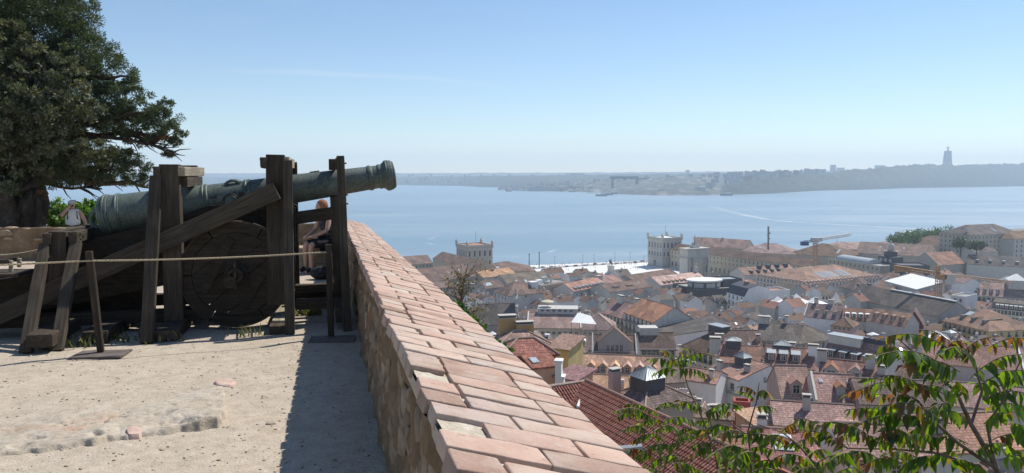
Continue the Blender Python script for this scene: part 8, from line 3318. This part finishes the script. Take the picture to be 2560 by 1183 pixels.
def build_foreground_town():
 # ---- left: yellow houses under the wall
 h = House('yellow house with pale striped pink tiles just below the ivy', (1250, 860), (1370, 854), 5.5, 1.3, roof='h', rc='pink', wc='yellow', z=-23, noun='yellow house')
 h.windows(1, 1, .8, 1.2, .4, x0=.5, x1=3).chimneys([(.28, .8, 2.6, 1.2, 2.4), (.62, .6, 2.6, 1.0, 1.0)], 'w_ochre')
 h = House('tall blank yellow gable wall right of the dark tiled hip roof', (1370, 866), (1421, 873), 5, 1.0, roof='s', rc='pink', wc='yellow', z=-25, noun='yellow gable wall')
 h = House('dark tiled hip roof over a red boarded wall, below the yellow house', (1258, 886), (1390, 880), 4.2, 1.3, roof='h', rc='oxide', wc='wine', z=-18.5, noun='dark hip roof')
 h.extra_box('board_wall', h.L * .38, -.12, h.H - 3.2, h.L * .93, -.005, h.H - .5, 'w_wine')
 h = House('low dark tiled lean-to under the red boarded wall', (1335, 916), (1392, 910), 2.2, .5, roof='s', rc='oxide', wc='peach', z=-17.5, noun='dark lean-to').skylights([(.2, .5)])
 h = House('orange rendered house end behind the white chimneys', (1392, 938), (1440, 948), 3, .4, roof='s', rc='oxide', wc='peach', z=-18.5, noun='orange house end')
 # ---- row with dormers
 h = House('brown striped roof with two white gabled dormers and a balustrade', (1412, 876), (1476, 877), 12, 3.4, roof='g', rc='brown', wc='offwhite', noun='two-white-dormer house')
 h.dormers(2, 'gable', 1.6, 1.7, .22, 'white', 'white', .12, .9).balcony(h.H - .1, 'frame', .5, .8).windows(1, 3, 1, 1.6, 1.2)
 h = House('grey attic house with one wide tiled dormer and stone balustrade', (1482, 884), (1592, 886), 11, 4.2, roof='g', rc='brown', wc='grey', noun='wide-dormer house')
 h.dormers(1, 'gable', 9, 2.4, .15, 'brown', 'grey', .1, .9, win=False, d=4).balcony(h.H - .1, 'frame', .9, .9).windows(1, 6, 1.1, 1.8, 1.0).firewall('LR', 'w_palegrey', .4)
 for k in range(4):
  obj('window', window_mesh(.9, 1.7), h.root, Matrix.Translation((h.L * .5 - 1.8 + 1.2 * k, .78, h.H + .5)))
 h = House('striped roof house with dark attic windows, behind the left sapling tip', (1600, 872), (1690, 872), 9, 4, roof='g', rc='brown', wc='offwhite', noun='striped roof house')
 h.windows(1, 7, 1.6, 1.6, .5).band(h.H - .35, h.H - .05, .25).extra_box('roof_terrace', 0.5, h.w * .4, h.H + 1, 6, h.w * .9, h.H + h.rh + 1.4, 'w_palegrey')
 h = House('bright red tiled roof with a row of six pointed dormers', (1449, 935), (1650, 944), 10, 3.3, roof='g', rc='orange', wc='peach', noun='six-dormer red roof')
 h.dormers(6, 'gable', 1.55, 1.35, .12, 'orange', 'peach', .06, .98).firewall('L', 'w_white', .35).windows(1, 9, .9, 1.3, .6)
 h = House('small plain pink roof left of the six-dormer roof', (1416, 908), (1466, 908), 8, 3.2, roof='g', rc='pink', wc='peach', noun='small plain pink roof').chimneys([(.55, .3, .35, .35, .8)], 'w_darkgrey')
 h = House('pale orange tiled roof in front of the six-dormer roof', (1446, 977), (1566, 984), 9, 2.0, roof='g', rc='orange', wc='peach', noun='pale orange roof').skylights([(.1, .6)])
 h.extra_box('roof_hatch', h.L * .86, 1.3, h.H + .3, h.L * .94, 2.3, h.H + 2.0, 'w_stone')
 # ---- nearest roof: real barrel tiles
 h = House('nearest roof, dark red barrel tiles sloping down behind the parapet', (1467, 953), (1872, 1140), 13, 3.2, roof='g', rc='oxide', wc='peach', z=-12.4, ridge=True, noun='nearest red roof')
 barrel_tiles(h, 'F', 300, mats=('tileA', 'tileB', 'tileA', 'tileC'), seed=3)
 mb = MB()
 n = int(h.L / .4)
 for k in range(n):
  x = h.L * k / n
  mb.lathe([(.0, 0)], 3) if False else None
  r0, r1 = .14, .12
  vs_ = []
  for xx, r_ in ((x, r0), (x + h.L / n * 1.12, r1)):
   for q in range(7):
    a = math.pi * q / 6
    vs_.append((xx, h.w / 2 - math.cos(a) * r_, h.H + h.rh + math.sin(a) * r_ + .02))
  mb.add(vs_, [(q, q + 1, 8 + q, 7 + q) for q in range(6)])
 obj('ridge_capping', mb.mesh('ridge_capping', MAT['tileC']), h.roof_o)
 h = House('short wing of the nearest roof, its tiles running down to a white valley', (1352, 970), (1466, 953.5), 9, 2.6, roof='g', rc='oxide', wc='peach', z=-12.5, ridge=True, noun='short dark red wing')
 barrel_tiles(h, 'F', 0, mats=('tileA', 'tileB', 'tileC'), seed=5)
 mb = MB()
 a, b = at_y(1463, 962, 51.0), at_y(1444, 1018, 47.5)
 mb.tube([a, (a + b) / 2, b], .1, 6)
 o = mb.build('valley_gutter', MAT['r_white'])
 tag(o, 'white valley gutter between the two nearest dark red roof slopes', 'gutter')
 # grey pipe under the wall's edge
 a, b = at_y(1545, 1128, 33), at_y(1605, 1122, 33)
 mb = MB()
 mb.tube([a, b], .22, 12)
 o = mb.build('roof_pipe', MAT['r_zinc'])
 tag(o, 'blue-grey metal pipe end by the outer lip of the parapet', 'pipe')
 # white chimneys beside it
 for k, (px, py, w_, h_, lab) in enumerate(((1397, 941, .52, 1.25, 'white chimney, taller of two beside the parapet'), (1403, 961, .52, .6, 'white chimney, shorter of two beside the parapet'))):
  p = at_y(px, py, 62)
  o = empty('chimney_stack', p, -.2, lab, 'chimney')
  mb = MB()
  mb.box(-w_ / 2, -.4, -3, w_ / 2, .4, h_)
  mb.build('shaft', MAT['w_white'], o)
  mb = MB()
  mb.box(-w_ / 2 - .08, -.48, h_ + .003, w_ / 2 + .08, .48, h_ + .18)
  mb.build('cap', MAT['r_white'], o)
 # ---- brown hip with the metal pyramid
 h = House('brown hip roof with a grey metal pyramid lantern and a tall pink chimney', (1612, 1021), (1735, 996), 7, 1.9, roof='h', rc='brown', wc='stone', z=-27, noun='metal pyramid roof')
 h.lantern(.42, .5, 3.2, 3.0, .9, 1.3, 'r_zinc', 'w_darkgrey')
 h.chimneys([(.0, .85, 1.35, .9, 3.2)], 'w_pink', 'slab')
 h = House('brown tiled rear slope behind the metal pyramid lantern', (1652, 956), (1712, 952), 6, 1.4, roof='g', rc='brown', wc='grey', noun='brown rear slope')
 # ---- white gable house
 h = House('white house with a big blank gable wall and a grey metal roof lantern', (1793, 931), (1848, 949), 12.5, 2.0, roof='g', rc='red', wc='white', z=-40, noun='white gable house', rr=.68, vis=9)
 h.windows(1, 2, .9, 1.5, 1.3).windows(1, 1, .35, 1.0, .5, side='R', x0=6.6, x1=7.6)
 h.balcony(h.H - 3.2, 'frame', .7, .9, .55, 1.0).lantern(.15, .5, 2.6, 2.2, 1.4, 1.2, 'r_zinc', 'w_darkgrey').chimneys([(.75, .3, 1.1, .8, 1.0), (-.2, .15, 1.2, .8, 1.2)], 'w_palegrey').skylights([(.45, .25), (.5, .45)], .6, .9)
 h = House('lower white walled wing left of the big white gable', (1706, 946), (1790, 958), 8, 1.5, roof='g', rc='red', wc='white', noun='lower white wing')
 h.chimneys([(.8, .2, .9, .7, 1.2)])
 # ---- to its right
 h = House('pale pink tiled mansard with a peaked dormer right of the white gable', (1954, 992), (2034, 994), 10, 4.2, roof='g', rc='orange', wc='pink', noun='pale pink mansard')
 h.dormers(1, 'gable', 1.8, 1.8, .08, 'red', 'pink', .2, .75).windows(1, 2, 1.0, 1.4, .7)
 h = House('ribbed brown-red roof with one small dormer and two skylights', (2040, 1000), (2150, 1006), 10, 3.2, roof='g', rc='red', wc='blue', noun='two-skylight ribbed roof')
 h.dormers(1, 'gable', 1.3, 1.3, .2, 'red', 'grey', .35, .85).skylights([(.2, .35), (.85, .35)], .6, .8).firewall('L', 'w_offwhite', .3)
 h = House('grey roof house with five flat-topped dormers and blue railing', (2050, 899), (2208, 930), 11, 5, roof='g', rc='red', wc='offwhite', noun='five-dormer house')
 h.dormers(5, 'shed', 1.6, 1.8, .15, 'zinc', 'darkgrey', .05, 1.0).balcony(h.H - .1, 'bluerail', .6, .9).windows(1, 9, 1.1, 1.7, 1.0).lantern(.25, .5, 8, 3.2, .5, 0, 'r_zinc', 'w_offwhite').extra_box('solar_panel', h.L * .52, 5.2, h.H + 4.2, h.L * .95, 5.6, h.H + 6.0, 'r_slate')
 h = House('red tiled house with three flat-topped dormers, left of the blue railing', (1912, 912), (2036, 922), 11, 3.4, roof='g', rc='red', wc='offwhite', noun='three-dormer house')
 h.dormers(3, 'shed', 1.7, 1.7, .25, 'zinc', 'darkgrey', .0, .75).lantern(.35, .6, 3.6, 3.0, 1.0, 1.0, 'r_zinc', 'w_darkgrey').chimneys([(.55, .65, 1.6, 1.2, 1.4), (.98, .35, 2.2, 1.0, 2.0)], 'w_white')
 h = House('red tiled roof with a wide attic dormer and pale chimneys', (2046, 950), (2210, 968), 10, 3.4, roof='g', rc='red', wc='palegrey', noun='wide attic dormer roof')
 h.dormers(2, 'gable', 2.4, 1.4, .2, 'red', 'palegrey', .0, .75).chimneys([(.02, .45, 1.8, .8, 1.8), (.78, .4, 1.7, 1.0, 2.0), (.95, .3, 1.4, .8, 1.0)], 'w_palegrey').skylights([(.9, .15)])
 h = House('large striped roof seen through the right sapling', (2150, 1006), (2340, 1014), 10, 2.6, roof='g', rc='brown', wc='pink', noun='large striped roof').windows(1, 8, 1, 1.4, .6)
 h = House('grey gabled house with a metal lantern behind the white gable', (1800, 903), (1905, 908), 10, 3.0, roof='g', rc='red', wc='grey', noun='grey-lantern house').lantern(.35, .5, 3.4, 2.6, 1.3, .7, 'r_zinc', 'w_darkgrey').chimneys([(-.1, .4, 2.6, 1.6, 2.2)], 'w_palegrey')
 # ---- bottom: red roofs
 h = House('long bright red roof in front of the pale pink mansard', (1936, 1058), (2150, 1072), 8, 1.7, roof='g', rc='red', wc='palegrey', noun='long bright red roof', ridge=False).chimneys([(.42, .35, .9, .6, 1.4)], 'w_palegrey')
 h = House('red ribbed roof with a big flat skylight, behind the middle sapling', (1870, 1140), (2058, 1152), 8, 1.3, roof='g', rc='oxide', wc='pink', noun='flat-skylight roof').skylights([(.52, .25)], 1.6, 2.2)
 h.chimneys([(.28, .55, .8, .6, .8)], 'w_white')
 h = House('bright red walled house end between the saplings', (1834, 1018), (1876, 1021), 2.2, 1, roof='f', rc='flat', wc='redwall', noun='red walled house')
 h = House('peach walled house with a low tile roof beside the red walled house', (1890, 1062), (1950, 1054), 4, .6, roof='s', rc='orange', wc='peach', noun='peach walled house')
 h = House('dim grey-walled house under the brown hip roof', (1738, 1040), (1830, 1048), 2.5, .4, roof='s', rc='brown', wc='grey', noun='dim grey house')
 h = House('white walled house with a small barred window at the bottom right', (2110, 1140), (2330, 1150), 8, 1.7, roof='g', rc='red', wc='white', noun='white walled house').windows(1, 4, .8, 1.2, .6)
 h = House('red tiled roof behind the trunk of the right sapling', (2330, 1130), (2580, 1115), 9, 2.0, roof='g', rc='red', wc='palegrey', noun='red roof by the trunk').chimneys([(.2, .3, 1.6, 1.2, .8)], 'w_grey')
 h = House('broad red striped roof at the right edge behind the orange leaf tips', (2310, 905), (2560, 925), 13, 3.8, roof='g', rc='red', wc='palegrey', noun='broad red striped roof').lantern(.18, .75, 5, 5, 2.5, 1.5, 'r_zinc', 'w_palegrey').firewall('R')
 h = House('grey gable house half hidden by the right sapling leaves', (2240, 960), (2360, 975), 9, 2.6, roof='g', rc='brown', wc='offwhite', noun='half-hidden grey house').chimneys([(.5, .4, 1.4, 1, 1.2)])
 h = House('rust roofed house low at the right edge among the leaves', (2380, 1010), (2600, 1030), 9, 2.4, roof='g', rc='red', wc='palegrey', noun='rust roofed house')
 h = House('red roofed house at the bottom centre behind the saplings', (1720, 1178), (1885, 1176), 7, 1.4, roof='g', rc='red', wc='pink', noun='bottom centre house')


build_foreground_town()
# ================================================================== the packed small houses between
def overlaps(c, hl, hw, ang, pad=.5):
 """separating axis test against every placed footprint"""
 def corners(cx, cy, a, b, t):
  e, f = np.array([math.cos(t), math.sin(t)]), np.array([-math.sin(t), math.cos(t)])
  return [np.array([cx, cy]) + e * a * i + f * b * j for i, j in ((-1, -1), (1, -1), (1, 1), (-1, 1))]
 p = corners(c[0], c[1], hl, hw, ang)
 for (x, y, a, b, t) in FOOT:
  if math.hypot(x - c[0], y - c[1]) > math.hypot(a, b) + math.hypot(hl, hw):
   continue
  q = corners(x, y, a - pad, b - pad, t)
  sep = False
  for th in (ang, ang + math.pi / 2, t, t + math.pi / 2):
   n = np.array([math.cos(th), math.sin(th)])
   pa, qa = [n @ k for k in p], [n @ k for k in q]
   if max(pa) < min(qa) or max(qa) < min(pa):
    sep = True
    break
  if not sep:
   return True
 return False


def build_fill():
 rr = random.Random(77)
 used_labels = set()
 nouns = [p for p in PLACED if p[4]]
 made = 0
 extra = 0
 far_mb = MB()
 roofs = ['brown'] * 8 + ['red'] * 5 + ['pink'] * 4 + ['grey'] * 2 + ['dark'] * 1 + ['orange'] * 1
 word = {'brown': 'brown', 'red': 'red', 'pink': 'pink', 'grey': 'grey-brown', 'dark': 'blackish', 'orange': 'orange'}
 walls = ['offwhite', 'white', 'white', 'palegrey', 'cream', 'pink', 'stone']
 rows = []
 # rows run along the grid far off, and more freely on the slope
 d = 64.0
 while d < 640:
  rows.append(d)
  d += 5.0 + d * .0125
 for d, beyond in [(q, False) for q in rows] + [(q, True) for q in rows]:
  az = R(-15) if beyond else R(-4.5)
  while az < (R(-4) if beyond else R(36)):
   k = d / 400
   L = rr.uniform(5.5, 10.5) * (.66 + .4 * k)
   w = rr.uniform(6, 9.5) * (.72 + .34 * k)
   step = L * 1.0 / d
   dd = d + rr.uniform(-3, 3) * (1 + k)
   x, y = math.sin(az) * dd, math.cos(az) * dd
   az += step * .8
   if dd < 330:
    ang = -az * .55 + rr.choice((-.25, .1, .3, -.05)) + rr.uniform(-.1, .1)
   else:
    ang = G1 + rr.uniform(-.05, .05) + (math.pi / 2 if rr.random() < .35 else 0) - (math.pi if rr.random() < 0 else 0)
   if rr.random() < .05:
    continue
   if overlaps((x, y), L / 2, w / 2, ang if ang < 1.2 else ang, .9):
    continue
   # skip what would stand in the square or the water
   px, py = to_px((x, y, terrain(dd) + 12))
   if not (700 if beyond else 1040) < px < 2680:
    continue
   if beyond and N2 @ np.array([x, y]) < 9:
    continue
   if 1190 < px < 1740 and to_px((x, y, Z_QUAY))[1] < 722:
    continue
   if dd > 560 and px < 1850:
    continue
   if N2 @ np.array([x, y]) < 4 + .12 * dd:
    pass
   ze = terrain(dd) + rr.uniform(9, 14) + (2 if dd > 300 else 0) + (4.5 if dd > 400 else 0)
   e = np.array([math.cos(ang), math.sin(ang)])
   f = np.array([-math.sin(ang), math.cos(ang)])
   if f @ np.array([x, y]) < 0:
    e, f = -e, -f
   a = np.array([x, y]) - e * L / 2 - f * w / 2
   b = a + e * L
   if a[1] < 5 or b[1] < 5:
    continue
   pa, pb = to_px((a[0], a[1], ze)), to_px((b[0], b[1], ze))
   if pa[0] > pb[0] - 2:
    pa, pb = pb, pa
    if pb[0] - pa[0] < 3:
     continue
   ok = False
   rh0 = w * .3
   for drop in (0, 3, 6, 10):
    bx = photo_box(np.append(a, ze - drop), e, f, L, w, ze - drop, rh0, 2.0)
    bad = False
    for q in HERO:
     if dd < q[4] - 2:
      ox = min(bx[1], q[1]) - max(bx[0], q[0])
      oy = min(bx[3] + 30, q[3]) - max(bx[2], q[2])
      if ox > 0 and oy > 0 and (ox * oy > .1 * (q[1] - q[0]) * (q[3] - q[2]) or (ox > 8 and oy > .25 * (q[3] - q[2]))):
       bad = True
       break
    if not bad:
     ok = True
     ze -= drop
     break
   if not ok:
    continue
   pa, pb = to_px((a[0], a[1], ze)), to_px((b[0], b[1], ze))
   if pa[0] > pb[0]:
    pa, pb = pb, pa
   rc = rr.choice(roofs)
   wc = rr.choice(walls)
   kind = rr.choice('gggghhy')
   rh = w * rr.uniform(.22, .34) if kind != 'y' else L * rr.uniform(.22, .32)
   if made >= 296 or beyond:
    # past three hundred: the smallest and farthest join one mesh
    o0 = Matrix.Translation((a[0], a[1], ze)) @ Matrix.Rotation(math.atan2(e[1], e[0]), 4, 'Z')
    T = lambda p: tuple(o0 @ Vector(p))
    sgn = 1 if f @ np.array([-e[1], e[0]]) > 0 else -1
    w_ = w * sgn
    far_mb.add([T(q) for q in ((0, 0, -14), (L, 0, -14), (L, w_, -14), (0, w_, -14), (0, 0, 0), (L, 0, 0), (L, w_, 0), (0, w_, 0), (0, w_ / 2, rh - .1), (L, w_ / 2, rh - .1))], [(0, 1, 5, 4), (1, 2, 6, 9, 5), (2, 3, 7, 6), (3, 0, 4, 8, 7)], rr.randrange(3, 6))
    mi_ = rr.choice((0, 0, 1, 2))
    far_mb.add([T(q) for q in ((-.3, -.3 * sgn, -.2), (L + .3, -.3 * sgn, -.2), (L + .3, w_ / 2, rh), (-.3, w_ / 2, rh), (L + .3, w_ + .3 * sgn, -.2), (-.3, w_ + .3 * sgn, -.2))], [(0, 1, 2, 3), (3, 2, 4, 5)], mi_)
    if rr.random() < .7:
     cx_, cy_ = L * rr.uniform(.1, .9), w_ * rr.uniform(.3, .6)
     for q0, q1, zt in ((.5, .4, rh + 1.2),):
      far_mb.add([T(q) for q in ((cx_ - q0, cy_ - q1, 0), (cx_ + q0, cy_ - q1, 0), (cx_ + q0, cy_ + q1, 0), (cx_ - q0, cy_ + q1, 0), (cx_ - q0, cy_ - q1, zt), (cx_ + q0, cy_ - q1, zt), (cx_ + q0, cy_ + q1, zt), (cx_ - q0, cy_ + q1, zt))], [(0, 1, 5, 4), (1, 2, 6, 5), (2, 3, 7, 6), (3, 0, 4, 7), (4, 5, 6, 7)], 3)
    cxy = np.array([x, y])
    FOOT.append((x, y, L / 2, w / 2, ang))
    extra += 1
    continue
   h = House('x', pa, pb, w, rh, roof=kind, rc=rc, wc=wc, z=ze, group='small houses packed between the larger roofs')
   feats = []
   nd = 0
   if dd < 520:
    h.windows(2, max(2, int(h.L / 2.6)), 1.0, 1.6, .8, 3.2)
    if rr.random() < .5:
     h.windows(2, max(2, int(h.w / 3)), .9, 1.5, .8, 3.2, 'R')
     h.windows(2, max(2, int(h.w / 3)), .9, 1.5, .8, 3.2, 'L')
   if kind == 'g' and rr.random() < .42:
    nd = rr.randint(1, max(1, int(h.L / 4)))
    dk = rr.choice(('gable', 'shed', 'flat'))
    h.dormers(nd, dk, rr.uniform(1.2, 1.7), rr.uniform(1.2, 1.6), rr.uniform(.2, .35), rr.choice((rc, 'zinc')), rr.choice(('white', 'grey', 'offwhite')))
    feats.append({1: 'one dormer', 2: 'two dormers', 3: 'three dormers'}.get(nd, 'a dormer row'))
   nc = rr.choice((0, 1, 1, 2, 2, 3))
   if nc:
    h.chimneys([(rr.uniform(.05, .95), rr.uniform(.3, .7), rr.uniform(.6, 1.7), rr.uniform(.5, .9), rr.uniform(.7, 1.9)) for _ in range(nc)], rr.choice(('w_white', 'w_offwhite', 'w_palegrey', 'w_pink', 'brickred')), rr.choice(('slab', 'pots', 'slab')))
    feats.append({1: 'one chimney', 2: 'two chimneys', 3: 'three chimneys'}[nc])
   if kind == 'g' and rr.random() < .35:
    h.firewall(rr.choice(('L', 'R', 'LR')), rr.choice(('w_white', 'w_offwhite', 'w_grey')), rr.uniform(.3, .8))
    feats.append('raised party wall')
   if rr.random() < .3:
    h.skylights([(rr.uniform(.15, .85), rr.uniform(.12, .35)) for _ in range(rr.randint(1, 3))])
    feats.append('skylight')
   if rr.random() < .1:
    h.lantern(.5, .5, rr.uniform(2, 3.4), rr.uniform(2, 3), rr.uniform(.8, 1.6), rr.choice((0, .9, 1.2)), rr.choice(('r_zinc', 'r_white')), rr.choice(('w_darkgrey', 'w_palegrey', 'w_white')), False)
    feats.append('roof lantern')
   if rr.random() < .4:
    for _ in range(rr.randint(1, 2)):
     bx_, by_ = h.L * rr.uniform(.1, .8), h.w * rr.uniform(.35, .6)
     zz_ = h.zr(bx_, by_)
     s1, s2, s3 = rr.uniform(.6, 1.8), rr.uniform(.6, 1.4), rr.uniform(.5, 1.3)
     h.extra_box('roof_hut', bx_, by_, zz_ - .6, bx_ + s1, by_ + s2, zz_ + s3, rr.choice(('w_white', 'r_zinc', 'w_offwhite', 'w_grey')))
   # word it by the nearest landmark in the picture
   cx, cy = (pa[0] + pb[0]) / 2, (pa[1] + pb[1]) / 2
   best = sorted(nouns, key=lambda q: (max(0, q[0] - cx, cx - q[1])) ** 2 + ((q[2] - cy) * 1.6) ** 2)[:4]
   kn = {'g': 'gabled', 'h': 'hipped', 'y': 'end-gabled'}[kind]
   label = None
   for q in best:
    rel = 'right of' if cx > q[1] else ('left of' if cx < q[0] else ('behind' if cy < q[2] else 'in front of'))
    for ft in (feats[:1], feats[:2], feats[-1:]):
     fx = (' with ' + ' and '.join(ft)) if ft else ''
     lab = f'{kn} {word[rc]} roof{fx}, {wc.replace("palegrey", "pale grey").replace("offwhite", "off-white")} walls, {rel} the {q[4]}'
     if lab not in used_labels and len(lab.split()) <= 16:
      label = lab
      break
    if label:
     break
   label = label or lab
   used_labels.add(label)
   h.root['label'] = label
   made += 1

 if extra:
  o = far_mb.build('distant_rooftops', [MAT['far_' + k] for k in ('brown', 'red', 'grey')] + [MAT['w_offwhite'], MAT['w_palegrey'], MAT['w_white']], fix=True)
  tag(o, 'mass of small far rooftops filling the lower town', 'rooftops', kind='stuff')



for _k, _c1 in (('brown', (0.18, 0.113, 0.082)), ('red', (0.31, 0.165, 0.12)), ('grey', (0.155, 0.13, 0.11))):
 MAT['far_' + _k] = simple('far_roof_' + _k, _c1, tuple(q * .7 for q in _c1), .15, .9)
build_fill()
